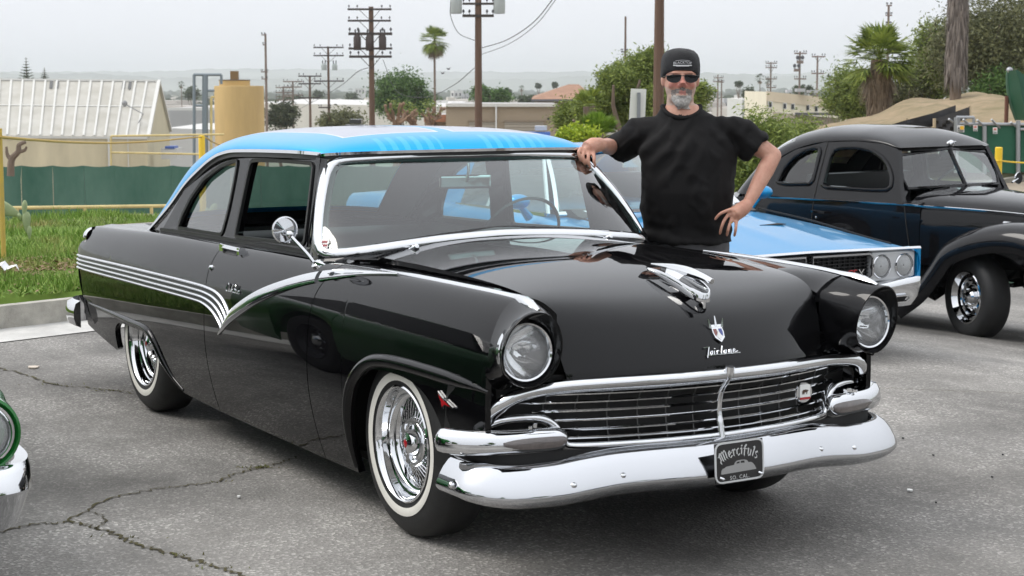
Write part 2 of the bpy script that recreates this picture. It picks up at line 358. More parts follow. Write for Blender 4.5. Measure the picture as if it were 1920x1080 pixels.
# pebbles and leaf litter on the lot
for u, v, s_, c in ((448,934,.012,(.75,.75,.73)),(62,690,.05,(.55,.48,.40)),(1706,922,.02,(.7,.7,.68)),(1693,824,.008,(.03,.03,.03)),(1750,856,.007,(.03,.03,.03)),(1860,897,.008,(.03,.03,.03)),(1755,945,.006,(.03,.03,.03)),(1880,855,.006,(.03,.03,.03))):
    p = atz(u, v, 0); rp = random.Random(u); pts = [V((p.x + cos(a) * s_ * rp.uniform(.6, 1), p.y + sin(a) * s_ * rp.uniform(.4, .8), .004)) for a in [k * pi / 4 for k in range(8)]]
    big = s_ > .01; o = MB().prism(pts, (0, 0, .006)).build('litter_scrap' if big else 'pebble', mat('scrap_%d' % int(c[0] * 100), c, .8), smooth=False)
    tag(o, {448: 'small white scrap on the pavement in front of the crack', 62: 'pale dry leaf on the pavement near the green car', 1706: 'tiny white scrap on open pavement beyond the front bumper', 1693: 'dark pebble just beyond the bumper end', 1750: 'dark pebble on open pavement at mid height', 1860: 'dark pebble far out on the open pavement', 1755: 'lowest dark pebble on the open pavement', 1880: 'dark pebble nearest the picture edge'}[u], 'litter' if big else 'pebble')
# grass on the bank
GR = bpy.data.materials.new('grass_blades'); GR.use_nodes = True; N, L = nodes(GR); gi = N.new('ShaderNodeNewGeometry'); rr = N.new('ShaderNodeValToRGB'); e = rr.color_ramp.elements; e[0].color = (.09, .17, .02, 1); e[1].color = (.34, .42, .12, 1); e.new(.6).color = (.17, .29, .045, 1); L.new(gi.outputs['Random Per Island'], rr.inputs[0]); tg = N.new('ShaderNodeTexCoord'); ng = N.new('ShaderNodeTexNoise'); ng.inputs['Scale'].default_value = 1.1; ng.inputs['Detail'].default_value = 5; L.new(tg.outputs['Object'], ng.inputs['Vector']); rg_ = N.new('ShaderNodeValToRGB'); rg_.color_ramp.elements[0].position = .52; rg_.color_ramp.elements[1].position = .68; L.new(ng.outputs['Fac'], rg_.inputs[0]); mg = N.new('ShaderNodeMix'); mg.data_type = 'RGBA'; L.new(rg_.outputs[0], mg.inputs[0]); L.new(rr.outputs[0], mg.inputs[6]); mg.inputs[7].default_value = (.30, .27, .10, 1)
L.new(mg.outputs[2], N['Principled BSDF'].inputs['Base Color']); N['Principled BSDF'].inputs['Roughness'].default_value = .6
N['Principled BSDF'].inputs['Specular IOR Level'].default_value = .2
b = MB(); rg = random.Random(11)
def patch(x, y): return sin(x * 1.9 + 1.3) * sin(y * 2.3 + .4) + .5 * sin(x * 4.1 - y * 3.3)
for _q in range(74000):
    y = rg.uniform(-6.5, 3.2); s = rg.uniform(.17, 8.5) if _q < 60000 else .16 + 1.6 * rg.random() ** 1.5; x = curb_x(y) - s
    k = patch(x, y)
    if k < -.75 and rg.random() < .85: continue
    z = terr(x, y); h = rg.uniform(.035, .10) * (1 + .5 * max(-.5, k)); a = rg.uniform(0, 6.3); wv = rg.uniform(.004, .009); q = V((cos(a), sin(a), 0)) * wv; d = V((rg.gauss(0, .035), rg.gauss(0, .035), h)); c = V((x, y, z))
    b.poly([c - q, c + q, c + d * .6 + q * .6, c + d, c + d * .6 - q * .6]) if False else b.poly([c - q, c + q, c + d])
tag(b.build('grass', GR, smooth=False, fix=False), 'bright green grass covering the bank behind the kerb', 'grass', kind='stuff')
# dead leaves / mulch and a crumpled wrapper on the bank
b = MB(); rg = random.Random(12)
for _ in range(900):
    y = rg.gauss(.05, .45); s = abs(rg.gauss(1.6, .6)); x = curb_x(y) - s; z = terr(x, y) + rg.uniform(.01, .05); a = rg.uniform(0, 6.3); q = V((cos(a), sin(a), rg.uniform(-.5, .5))) * rg.uniform(.012, .03); r_ = V((-sin(a), cos(a), rg.uniform(-.5, .5))) * rg.uniform(.006, .014); c = V((x, y, z)); b.poly([c - q, c - r_, c + q, c + r_])
tag(b.build('fallen_leaves', mat('dead_leaf', (.16, .10, .06), .9, col2=(.30, .20, .12), scale=5), smooth=False, fix=False), 'brown dead leaves lying in the grass of the bank', 'leaves', kind='stuff')
p = at(10, 482, 13.6); p.z = terr(p.x, p.y) + .07
M = Matrix.Translation(p)
wr = MB().grid([[V((i * .045, j * .05, .02 * ((i * 7 + j * 5) % 3))) for j in range(4)] for i in range(7)]).build('paper_wrapper', mat('wrapper_white', (.78, .78, .80), .5), M=Matrix.Translation(p - V((.1, .1, 0))) @ Euler((.2, .1, 1.9)).to_matrix().to_4x4(), smooth=False); tag(wr, 'crumpled white wrapper lying on the grass bank', 'litter')
# ================================================================== black two-tone fifties sedan (X forward, front axle at x=0)
sedan = empty('classic_sedan', (0, 0, 0), 0, 'glossy black fifties sedan with bright blue roof, chrome grille and wire wheels', 'car')
def W0(x): return ip(x, [-4.05,-3.95,-3.7,-3.2,-2.5,-1.5,-.7,0,.2,.5,.66,.80], [.835,.85,.866,.882,.893,.895,.890,.882,.876,.862,.848,.82])
def ZT(x): return ip(x, [-4.05,-3.9,-3.5,-2.6,-1.9,-1.36,-.85,-.5,0,.5,.66], [.872,.885,.902,.935,.947,.958,.963,.966,.968,.963,.957])
def RR(x): return ip(x, [-4.05,-3.2,-2.0,-.9,-.3,.3,.66], [.07,.07,.07,.075,.085,.09,.095])
def Q(x, z):
    zt = ZT(x); t = clamp((z - .70) / (zt - .70)); lo = max(0, .56 - z)
    return .42 * lo ** 1.9 + .22 * max(0, z - .56) ** 2 + RR(x) * (1 - sqrt(max(0, 1 - t ** 2.3)))
def side(x, z, off=0.0):
    return V((x, -(W0(x) - Q(x, z)) - off, z))
def side_n(x, z):
    e = 1e-3; z = min(z, ZT(x) - .004); a = side(x + e, z) - side(x - e, z); b = side(x, z + e) - side(x, z - e)
    n = a.cross(b).normalized(); return n if n.y < 0 else -n
def door_front(z): return ip(z, [.16,.5,.7,.823,.914,.96,.99], [-.705,-.722,-.715,-.693,-.633,-.59,-.56])
def door_rear(z): return ip(z, [.16,.6,.8,.9,.96], [-1.865,-1.87,-1.862,-1.835,-1.80])
def tail_x(z): return ip(z, [.3,.5,.58,.65,.715,.76,.80,.84,.885], [-3.86,-3.90,-3.97,-4.02,-4.03,-3.95,-3.885,-3.89,-3.87])
ARCH_F = [(.02 - .42 * (1 if cos(a) > 0 else -1) * abs(cos(a)) ** (2 / 2.7), .20 + .425 * abs(sin(a)) ** (2 / 2.7)) for a in [pi * k / 40 for k in range(41)]]
ARCH_F = [p for p in ARCH_F if p[0] < .1 or p[1] > .40] + [(.4365, .40)]
ARCH_R = [tuple(p)[:2] for p in spline([(x, z, 0) for x, z in [(-3.315,.27),(-3.305,.325),(-3.275,.39),(-3.2,.428),(-3.1,.437),(-2.9,.438),(-2.75,.437),(-2.66,.418),(-2.59,.365),(-2.52,.29),(-2.43,.225),(-2.34,.187)]], 4)]
def zb_front(x):
    if x < ARCH_F[0][0]: return .165
    if x > ARCH_F[-1][0]: return .40
    return ip(x, [p[0] for p in ARCH_F], [p[1] for p in ARCH_F])
def zb_rear(x):
    if x > ARCH_R[-1][0]: return ip(x, [-2.34, -1.85], [.187, .172])
    if x < ARCH_R[0][0]: return ip(x, [-4.03,-3.73,-3.315], [.37,.322,.262])
    return ip(x, [p[0] for p in ARCH_R], [p[1] for p in ARCH_R])
def yin_door(x): return .735 + ip(x, [-4.05,-3.1,-2.8,-.5], [-.06,-.03,0,0])
def hood_y(x): return ip(x, [-.75,-.3,.3,.55,.66,.72], [.625,.622,.612,.600,.582,.556])
def panel(name, x0, x1, zb, xs, yin, zin, parent=None, nv=26, label=None):
    "body-side panel between boundary lines x0(z), x1(z); xs nominal stations; returns right MB"
    a, b = xs[0], xs[-1]; cols = []
    for x_ in xs:
        s = (x_ - a) / (b - a); col_ = []
        for j in range(nv):
            v = j / (nv - 1); vv = 1 - (1 - v) ** 2.0
            zt = ZT(x_); zn = .16 + (zt - .16) * vv
            # shift only near the ends so arches stay put
            x = x_ + (x0(zn) - a) * (1 - sstep(0, .35, s)) + (x1(zn) - b) * sstep(.65, 1, s)
            z0 = zb(x); z = z0 + (ZT(x) - z0) * vv
            col_.append(side(x, z))
        x = x_ + (x0(ZT(x_)) - a) * (1 - sstep(0, .35, s)) + (x1(ZT(x_)) - b) * sstep(.65, 1, s); zt = ZT(x); yt = W0(x) - Q(x, zt)
        for k in range(1, 6):
            t = k / 5; yy = lerp(yt, yin(x), t); col_.append(V((x, -yy, zt + zin(x) * t * t)))
        last = col_[-1]; col_.append(last + V((0, 0, -.03)))
        bot = col_[0]; col_.insert(0, bot + V((0, .03, .004))); cols.append(col_)
    for e, dx in ((0, 1), (-1, -1)):
        fl = [p + V((0, .022, 0)) for p in cols[e]]
        cols.insert(0, fl) if e == 0 else cols.append(fl)
    return MB().grid(cols)
def both(fn_mb, name, m, parent=sedan, **k):
    r = fn_mb; o1 = r.build(name, m, parent, **k); o2 = r.mirror_y().build(name, m, parent, **k); return o1, o2
def xr(a, b, n): return [a + (b - a) * i / (n - 1) for i in range(n)]
G = .0035
fx = sorted(set(xr(-.70, ARCH_F[0][0] - 1e-4, 12) + [p[0] for p in ARCH_F] + xr(ARCH_F[-1][0] + 1e-4, .66, 10)))
def fender_in(x): return hood_y(x) + .006
pf = panel('f', lambda z: door_front(z) + G, lambda z: .66, zb_front, fx, fender_in, lambda x: -.010 - .055 * sstep(.35, .66, x))
both(pf, 'front_fender', BLACKPAINT, angle=40)
pd = panel('d', lambda z: door_rear(z) + G, lambda z: door_front(z) - G, lambda x: ip(x, [-1.87,-.7], [.172,.165]), xr(-1.86, -.70, 40), yin_door, lambda x: .010)
doors = both(pd, 'door', BLACKPAINT, angle=40)
qx = sorted(set(xr(-4.03, ARCH_R[0][0] - 1e-4, 22) + [p[0] for p in ARCH_R] + xr(ARCH_R[-1][0] + 1e-4, -1.86, 16)))
pq = panel('q', tail_x, lambda z: door_rear(z) - G, zb_rear, qx, yin_door, lambda x: .008)
quarters = both(pq, 'quarter_panel', BLACKPAINT, angle=40)
# sills / underbody so no light leaks
MB().box((-1.75, 0, .215), (3.0, 1.5, .03)).box((-1.5, 0, .55), (.05, 1.5, .66)).box((-.62, 0, .58), (.04, 1.5, .72)).box((-3.5, 0, .40), (.9, 1.5, .03)).build('floor_pan', DARK, sedan, smooth=False)
for sgn in (-1, 1):   # inner wheel housings
    MB().lathe([(.43, -.25), (.43, .03)], 24, frame((0, sgn * .60, .33), (1, 0, 0), (0, 0, 1)), arc=pi).box((0, sgn * .50, .5), (.9, .02, .5)).build('wheel_house', DARK, sedan)
    MB().lathe([(.43, -.25), (.43, .03)], 24, frame((-2.934, sgn * .60, .33), (1, 0, 0), (0, 0, 1)), arc=pi).box((-2.934, sgn * .50, .5), (.9, .02, .5)).build('wheel_house', DARK, sedan)
# arch lips: a rounded flare swept over the side
lip = [(-.402,.19),(-.398,.28),(-.378,.40),(-.335,.505),(-.265,.585),(-.165,.638),(-.05,.660),(.1,.668),(.3,.667),(.48,.662),(.60,.656),(.675,.648)]
def on_side(pts, n=5, off=0.0): return [side(p.x, p.y, off) for p in spline([(a, b, 0) for a, b in pts], n)]
def sweep_side(pts, prof, n=5, taper=None, off=0.0):
    S2 = spline([(a, b, 0) for a, b in pts], n); P = [side(p.x, p.y, off) for p in S2]; U = [side_n(p.x, p.y) for p in S2]
    sc_ = [taper(i / (len(P) - 1)) for i in range(len(P))] if taper else None
    return MB().sweep(P, prof, U, scale=sc_)
half = [(.026 * cos(a), .024 * sin(a) - .004) for a in [pi * k / 8 for k in range(9)]] + [(-.026, -.02), (.026, -.02)]
both(sweep_side(lip, half, taper=lambda t: (1 - .75 * sstep(.75, 1, t)) * (.55 + .45 * sstep(0, .25, t))), 'wheel_arch_lip', BLACKPAINT, angle=50)
lipr = [(-3.75,.474),(-3.5,.472),(-3.2,.468),(-2.95,.462),(-2.78,.460),(-2.68,.445),(-2.60,.395),(-2.53,.315),(-2.45,.25),(-2.34,.20)]
both(sweep_side(lipr, [(a * .8, b * .8) for a, b in half], taper=lambda t: min(1, .25 + 2.5 * t) * (1 - .6 * sstep(.7, 1, t))), 'wheel_arch_lip', BLACKPAINT, angle=50)
# ---------------- front fender noses with headlights
def nose(sgn):
    yc, zc = -.748, .79
    base2 = spline([(y_, z_, 0) for y_, z_ in [(side(.66, z).y, z) for z in (.70,.75,.80,.84,.88,.91,.935,.951)] + [(-.718,.957),(-.685,.953),(-.65,.940),(-.615,.917),(-.588,.892),(-.586,.83),(-.585,.74),(-.592,.668),(-.70,.652),(-.80,.652)]], 3, True)
    # exact outer section from side surface
    rows = []
    for t in (0, .12, .3, .5, .7, .86, .96, 1.0):
        row = []
        for p in base2:
            y, z = p.x, p.y
            th = atan2(z - zc, -(y - yc)); c, s = cos(th), sin(th)
            a = .108 if c > 0 else .112; b = .142 if s > 0 else .120
            r_ = 1 / sqrt((c / a) ** 2 + (s / b) ** 2); ry, rz_ = yc - r_ * c, zc + r_ * s
            k = t ** 1.5; x1 = .806 + .20 * (rz_ - zc) - .10 * max(0, c) * r_ / .106 * .2
            k2 = k if y < -.61 or z > .94 or z < .70 else k
            row.append(V((lerp(.658, x1, t), lerp(y, ry, k2), lerp(z, rz_, k2))))
        rows.append(row)
    for _ in range(14):
        R0 = [[p.copy() for p in r] for r in rows]; nn = len(R0[0])
        for i in range(1, 7):
            for j in range(nn): rows[i][j] = R0[i][j] * .4 + (R0[i - 1][j] + R0[i + 1][j]) * .15 + (R0[i][j - 1] + R0[i][(j + 1) % nn]) * .15
    # rolled rim then bucket
    for sc_, dx in ((.985, .006), (.955, .006), (.93, -.004)):
        row = []
        for p in rows[7]:
            row.append(V((p.x + dx, yc + (p.y - yc) * sc_, zc + (p.z - zc) * sc_)))
        rows.append(row)
    row = []
    for p in rows[7]:
        th = atan2(p.z - .788, p.y - yc); row.append(V((.752, yc + .100 * cos(th), .788 + .100 * sin(th))))
    rows.append(row)
    m = MB().grid(rows, cv=True); m = m if sgn < 0 else m.mirror_y()
    bz = m.build('headlight_bezel', BLACKPAINT, sedan, angle=55)
    M = frame((.752, sgn * .748, .788), (0, 1, 0), (0, 0, 1))  # local z = +x
    M = Matrix.Translation((.752, sgn * .748, .788)) @ Euler((0, radians(87), sgn * radians(3))).to_matrix().to_4x4()
    MB().lathe([(.102, -.01), (.102, .006), (.097, .013), (.091, .010), (.089, .0)], 40, M).build('headlight_ring', CHROME, bz)
    MB().lathe([(0.0001, -.078), (.015, -.076), (.03, -.069), (.045, -.058), (.06, -.043), (.072, -.027), (.082, -.012), (.09, .002)], 40, M).build('headlight_reflector', REFL, bz)
    MB().lathe([(0.0001, .034), (.03, .031), (.055, .024), (.075, .014), (.086, .004), (.0895, -.004)], 40, M).build('headlight_lens', LENS, bz)
    MB().ball(M @ V((0, 0, -.012)), .014, 10, 6).tube([M @ V((-.02, 0, -.01)), M @ V((-.02, 0, -.045))], .003, 5).tube([M @ V((.02, 0, -.01)), M @ V((.02, 0, -.045))], .003, 5).build('headlight_bulb', DARK, bz)
REFL = mat('reflector', (.97, .97, .98), .09, 1.0)
def lensmat(name='lens_glass', k=.24):
    m = bpy.data.materials.new(name); m.use_nodes = True; t = m.node_tree; t.nodes.clear(); MATS[name] = m
    o = t.nodes.new('ShaderNodeOutputMaterial'); mx_ = t.nodes.new('ShaderNodeMixShader'); m2 = t.nodes.new('ShaderNodeMixShader'); tr = t.nodes.new('ShaderNodeBsdfTransparent'); gl = t.nodes.new('ShaderNodeBsdfGlossy'); df = t.nodes.new('ShaderNodeBsdfTranslucent')
    d2 = t.nodes.new('ShaderNodeBsdfDiffuse'); d2.inputs[0].default_value = (.95, .96, .97, 1)
    wv = t.nodes.new('ShaderNodeTexBrick'); tc = t.nodes.new('ShaderNodeTexCoord'); wv.inputs['Scale'].default_value = 60; wv.inputs['Color1'].default_value = (0, 0, 0, 1); wv.inputs['Color2'].default_value = (.3, .3, .3, 1); wv.inputs['Mortar'].default_value = (1, 1, 1, 1)
    sp = t.nodes.new('ShaderNodeSeparateXYZ'); cb = t.nodes.new('ShaderNodeCombineXYZ'); t.links.new(tc.outputs['Object'], sp.inputs[0]); t.links.new(sp.outputs[1], cb.inputs[0]); t.links.new(sp.outputs[2], cb.inputs[1]); t.links.new(cb.outputs[0], wv.inputs['Vector'])
    bn = t.nodes.new('ShaderNodeBump'); bn.inputs['Strength'].default_value = .9; bn.inputs['Distance'].default_value = .004; t.links.new(wv.outputs[0], bn.inputs['Height']); t.links.new(bn.outputs[0], gl.inputs['Normal'])
    fr = t.nodes.new('ShaderNodeFresnel'); fr.inputs[0].default_value = 1.7
    gl.inputs['Roughness'].default_value = .06; m2.inputs[0].default_value = k; tr.inputs[0].default_value = (.93, .95, .95, 1)
    t.links.new(tr.outputs[0], m2.inputs[1]); t.links.new(d2.outputs[0], m2.inputs[2]); t.links.new(fr.outputs[0], mx_.inputs[0]); t.links.new(m2.outputs[0], mx_.inputs[1]); t.links.new(gl.outputs[0], mx_.inputs[2]); t.links.new(mx_.outputs[0], o.inputs[0]); return m
LENS = lensmat()
nose(-1); nose(1)
# ---------------- hood
HC = [(-.60,1.042),(-.3,1.036),(.05,1.018),(.35,.987),(.55,.950),(.68,.912),(.765,.862),(.815,.80),(.845,.745),(.862,.705),(.866,.690)]
HE = [(-.69,.984),(-.3,.984),(.05,.976),(.35,.962),(.51,.942),(.585,.915),(.635,.870),(.668,.80),(.692,.735),(.708,.69),(.712,.672)]
def hood_pt(t, s):
    k = t * 10; kk = [i for i in range(11)]
    xc, zc = ip(k, kk, [p[0] for p in HC]), ip(k, kk, [p[1] for p in HC]); xe, ze = ip(k, kk, [p[0] for p in HE]), ip(k, kk, [p[1] for p in HE])
    a = abs(s); w1 = a ** 2.0; w2 = a ** (2.2 + 1.2 * t)
    x = lerp(xc, xe, w1); z = lerp(zc, ze, w2) - .012 * sin(pi * a) * t * (1 - t) * 0
    z += .010 * exp(-(s / .05) ** 2) * sstep(.55, .1, t) * 0
    return V((x, s * (hood_y(xe) - .002), z))
rows = []
for i in range(49):
    t = i / 48; row = [hood_pt(t, s) for s in [sin(pi / 2 * (j / 20)) if j >= 0 else -sin(pi / 2 * (-j / 20)) for j in range(-20, 21)]]
    row = [row[0] + V((0, .006, -.035))] + row + [row[-1] + V((0, -.006, -.035))]
    rows.append(row)
rows.insert(0, [p + V((.004, 0, -.03)) for p in rows[0]]); rows.append([p + V((-.02, 0, -.012)) for p in rows[-1]])
hood = MB().grid(rows).build('hood', BLACKPAINT, sedan, angle=40)
# cowl between hood and windscreen
def ws_base(s):
    "windscreen base line, s in [-1,1]"
    a = abs(s); ys = [0,.25,.45,.58,.68,.745,.785,.80]; k = [0,.28,.5,.65,.78,.88,.95,1]
    y = ip(a, k, ys); x = ip(y, [0,.3,.5,.64,.72,.77,.80], [-.675,-.660,-.645,-.655,-.69,-.745,-.805]); z = ip(y, [0,.3,.5,.64,.72,.77,.80], [1.046,1.036,1.022,1.008,.998,.990,.985])
    return V((x, y if s >= 0 else -y, z))
def ws_top(s):
    a = abs(s); y = .632 * a; x = -1.040 - .022 * a ** 4; z = 1.366 - .016 * a ** 3
    return V((x, y if s >= 0 else -y, z))
def ws_pt(s, v, off=0.0):
    b, t_ = ws_base(s), ws_top(s); a = abs(s); p = b.lerp(t_, v)
    bul = sin(pi * v) * .022 * (1 - .4 * a); out = sin(pi * v) * .02 * sstep(.7, 1, a)
    return p + V((bul + off * .8, (out + off * .5 * a) * (1 if s > 0 else -1), bul * .3 + off * .5))
SS = [-1 + 2 * i / 40 for i in range(41)]
rows = [[V((hood_pt(0, clamp(s, -1, 1)).x - .002 if abs(s) < .8 else ws_base(s).x + .10, (hood_pt(0, clamp(s / .9, -1, 1)).y if abs(s) < .9 else ws_base(s).y * 1.0), hood_pt(0, clamp(s / .9, -1, 1)).z - .026 if abs(s) < .9 else .955)) for s in SS],
        [ws_base(s) + V((.03, 0, -.028)) for s in SS], [ws_base(s) + V((.012, 0, -.016)) for s in SS], [ws_base(s) + V((-.09, 0, -.014)) for s in SS]]
MB().grid(rows).build('cowl', BLACKPAINT, sedan)
MB().grid([[ (V((-.60 - .03 * abs(s), s * .735, .935 if k == 0 else .945)) if k < 2 else ws_base(s * 1.0) + V((-.02, 0, -.02))) for s in SS] for k in range(3)]).build('cowl_side', BLACKPAINT, sedan)
# windscreen + trim
wind = MB().grid([[ws_pt(s, v / 10) for s in SS] for v in range(11)]).build('windshield', WGLASS, sedan)
loop = [ws_pt(s, 0) for s in SS] + [ws_pt(1, v / 10) for v in range(1, 10)] + [ws_pt(s, 1) for s in SS[::-1]] + [ws_pt(-1, v / 10) for v in range(9, 0, -1)]
# round the corners of the trim loop
def relax(P, it, idx=None):
    P = [p.copy() for p in P]; n = len(P)
    for _ in range(it): P = [(P[i - 1] + P[i] * 2 + P[(i + 1) % n]) / 4 for i in range(n)]
    return P
loopr = relax(loop, 3)
cen = sum(loopr, V((0, 0, 0))) / len(loopr)
nrm = [(V((.80, 0, .5)) + V((0, .9 * p.y, 0))).normalized() for p in loopr]
tprof = [(-.020, -.004), (-.017, .008), (-.006, .013), (.010, .012), (.019, .006), (.021, -.004)]
MB().sweep(loopr, tprof, nrm, closed=True).build('windshield_trim', CHROME, sedan, angle=60)
inn = [p + (cen - p).normalized() * .030 for p in loopr]
MB().sweep(inn, [(-.014, -.003), (-.014, .005), (.014, .005), (.014, -.003)], nrm, closed=True).build('windshield_seal', SEAL, sedan)
for sgn in (-1, 1):   # wiper pivots
    b = ws_base(.52 * sgn) + V((.045, 0, -.02)); MB().lathe([(.013, -.02), (.016, 0), (.016, .02), (.010, .034), (.0001, .038)], 16, frame(b, (0, 1, 0), (-.5, 0, .7))).lathe([(.02, -.018), (.02, -.01), (.0001, -.006)], 16, frame(b, (0, 1, 0), (-.5, 0, .7))).build('wiper_pivot', CHROME, sedan)
# ---------------- roof shell
RE = [-3.10,-2.95,-2.8,-2.6,-2.44,-2.3,-2.18,-2.0,-1.86,-1.5,-1.25,-1.09]
def r_e(x): return ip(x, RE, [.735,.715,.70,.69,.683,.679,.677,.678,.679,.684,.676,.652])
def r_ze(x): return ip(x, RE, [.90,.985,1.07,1.185,1.255,1.307,1.338,1.360,1.366,1.376,1.380,1.378])
def r_zc(x): return ip(x, [-3.28,-3.15,-3.0,-2.85,-2.7,-2.5,-2.2,-1.8,-1.45,-1.28,-1.16,-1.10,-1.06,-1.035,-1.02], [.93,1.03,1.17,1.30,1.38,1.437,1.464,1.476,1.478,1.470,1.455,1.440,1.424,1.405,1.388])
def roof_pt(i, s):
    "i in [0,1] rear->front"
    xe = lerp(-3.10, -1.09, i); xc = lerp(-3.28, -1.02, i ** .97 if i > 0 else 0); a = abs(s)
    y = r_e(xe) * (sin(a * pi / 2) ** .9); h = (1 - (y / r_e(xe)) ** 2.5); h = max(0, h) ** (1 / 2.3)
    z = lerp(r_ze(xe), r_zc(xc), h); x = lerp(xe, xc, h ** .8)
    return V((x, y if s >= 0 else -y, z))
NI, NS = 56, 18
ii = [ (k / NI) for k in range(NI + 1)]; ii = [1 - (1 - t) ** 1.15 * 1.0 for t in ii]
sv = [k / NS for k in range(-NS, NS + 1)]
def is_glass(i, s): return .045 < i < .245 and abs(s) < .60
b = MB(); g = MB(); gl_edge = []
P = [[roof_pt(i, s) for s in sv] for i in ii]
m_ = len(sv); b.v = [tuple(p) for r in P for p in r]; g.v = list(b.v)
for i in range(NI):
    for j in range(m_ - 1):
        q = [i * m_ + j, (i + 1) * m_ + j, (i + 1) * m_ + j + 1, i * m_ + j + 1]
        (g if is_glass((ii[i] + ii[i + 1]) / 2, (sv[j] + sv[j + 1]) / 2) else b).f.append(q)
g.f = g.f; used = sorted({k for f in g.f for k in f}); mp = {k: n for n, k in enumerate(used)}; g.v = [g.v[k] for k in used]; g.f = [[mp[k] for k in f] for f in g.f]
def roofmat():
    m = mat('blue_roof', (.006, .27, .80), .36, .7, .5, .02, spec=0.1); t = m.node_tree; p = t.nodes['Principled BSDF']
    tc = t.nodes.new('ShaderNodeTexCoord'); sp = t.nodes.new('ShaderNodeSeparateXYZ'); t.links.new(tc.outputs['Object'], sp.inputs[0])
    def M_(op, a, b_=None, clampv=False):
        n = t.nodes.new('ShaderNodeMath'); n.operation = op; n.use_clamp = clampv
        for k, q in enumerate((a, b_)):
            if q is None: continue
            if isinstance(q, (int, float)): n.inputs[k].default_value = q
            else: t.links.new(q, n.inputs[k])
        return n.outputs[0]
    ax, ay = sp.outputs[0], M_('ABSOLUTE', sp.outputs[1])
    # flake panel inside a border, its silver-lilac the sky reflection painted in, thin pale pinstripe, pale fades along the front edge
    inx = M_('MULTIPLY', M_('LESS_THAN', ax, -1.20), M_('GREATER_THAN', ax, -2.6)); iny = M_('MULTIPLY', M_('LESS_THAN', ay, .50), M_('GREATER_THAN', ay, .035)); inside = M_('MULTIPLY', inx, iny)
    inx2 = M_('MULTIPLY', M_('LESS_THAN', ax, -1.212), M_('GREATER_THAN', ax, -2.588)); iny2 = M_('MULTIPLY', M_('LESS_THAN', ay, .488), M_('GREATER_THAN', ay, .047)); inside2 = M_('MULTIPLY', inx2, iny2)
    wv = M_('SINE', M_('MULTIPLY', sp.outputs[1], 110.0)); bars = M_('MULTIPLY', M_('GREATER_THAN', wv, .1), M_('MULTIPLY', M_('GREATER_THAN', ax, -1.13), M_('MULTIPLY', M_('GREATER_THAN', ay, .10), M_('LESS_THAN', ay, .42))))
    nz = t.nodes.new('ShaderNodeTexNoise'); nz.inputs['Scale'].default_value = 900; t.links.new(tc.outputs['Object'], nz.inputs['Vector'])
    def mixc(f, a, b_):
        n = t.nodes.new('ShaderNodeMix'); n.data_type = 'RGBA'; t.links.new(f, n.inputs[0])
        for k, q in ((6, a), (7, b_)):
            if isinstance(q, tuple): n.inputs[k].default_value = (*q, 1)
            else: t.links.new(q, n.inputs[k])
        return n.outputs[2]
    c = mixc(nz.outputs[0], (.0, .28, .62), (.0, .43, .86)); c = mixc(M_('MULTIPLY', bars, .35), c, (.12, .55, .9))
    c = mixc(inside, c, (.62, .66, .72)); c = mixc(inside2, c, (.40, .42, .50)); t.links.new(c, p.inputs['Base Color']); return m
roof = b.build('roof', roofmat(), sedan, angle=45)
g.build('rear_window', SGLASS, sedan)
hl = MB(); hl.v = [(lerp(-2.1, p[0], .975), p[1] * .965, p[2] - .022) for p in b.v]; hl.f = [f[::-1] for f in b.f]; hl.build('headliner', DARK, sedan, fix=False)
for sgn in (-1, 1):   # drip rail: bright bead under the roof edge, black channel below
    E_ = [roof_pt(i, sgn) for i in ii]; Nn = [V((0, sgn, .15))] * len(E_)
    MB().sweep([p + V((0, sgn * .006, .001)) for p in E_], [(-.007, -.006), (-.007, .010), (.007, .010), (.007, -.006)], Nn).build('drip_rail', CHROME if True else SEAL, sedan)
    MB().sweep([p + V((0, sgn * .002, -.016)) for p in E_], [(-.010, -.02), (-.010, .004), (.010, .004), (.010, -.02)], Nn).build('drip_channel', SEAL, sedan)
fe = [roof_pt(1, s) for s in sv]
MB().sweep([p + V((.004, 0, -.003)) for p in fe], [(-.006, -.008), (-.006, .006), (.006, .006), (.006, -.008)], (1, 0, 0)).build('header_trim', CHROME, sedan)
MB().sweep([p + V((-.004, 0, -.014)) for p in fe], [(-.010, -.03), (-.010, .0), (.010, .0), (.010, -.03)], (1, 0, 0)).build('header_seal', SEAL, sedan)
# ---------------- greenhouse sides
def gh(sgn, o=0.0):
    def f(x, z):
        y = .737 - .19 * (z - .955) + o; return V((x, sgn * y, z)), V((0, -sgn, 0))
    return f
qg = [(-2.63,.962),(-2.60,1.025),(-2.517,1.119),(-2.377,1.217),(-2.194,1.283),(-2.06,1.310),(-1.985,1.318),(-1.990,1.20),(-2.005,1.08),(-2.035,.972)]
dg_ = [(-1.868,.975),(-1.855,1.083),(-1.838,1.218),(-1.823,1.313),(-1.79,1.327),(-1.416,1.337),(-1.15,1.338),(-1.128,1.325),(-1.108,1.175),(-1.09,1.0)]
def rnd(poly, n=4, k=.25):
    out = []
    m = len(poly)
    for i in range(m):
        a, b_, c = V((*poly[i - 1], 0)), V((*poly[i], 0)), V((*poly[(i + 1) % m], 0)); p = b_.lerp(a, min(k, .03 / max((a - b_).length, 1e-6))); q = b_.lerp(c, min(k, .03 / max((c - b_).length, 1e-6)))
        for j in range(n + 1): t = j / n; r_ = p.lerp(b_, t).lerp(b_.lerp(q, t), t); out.append((r_.x, r_.y))
    return out
qout = [(-2.87,.93),(-2.75,1.04),(-2.614,1.163),(-2.435,1.258),(-2.243,1.312),(-2.047,1.340),(-1.905,1.352),(-1.912,1.2),(-1.925,1.08),(-1.945,.94)]
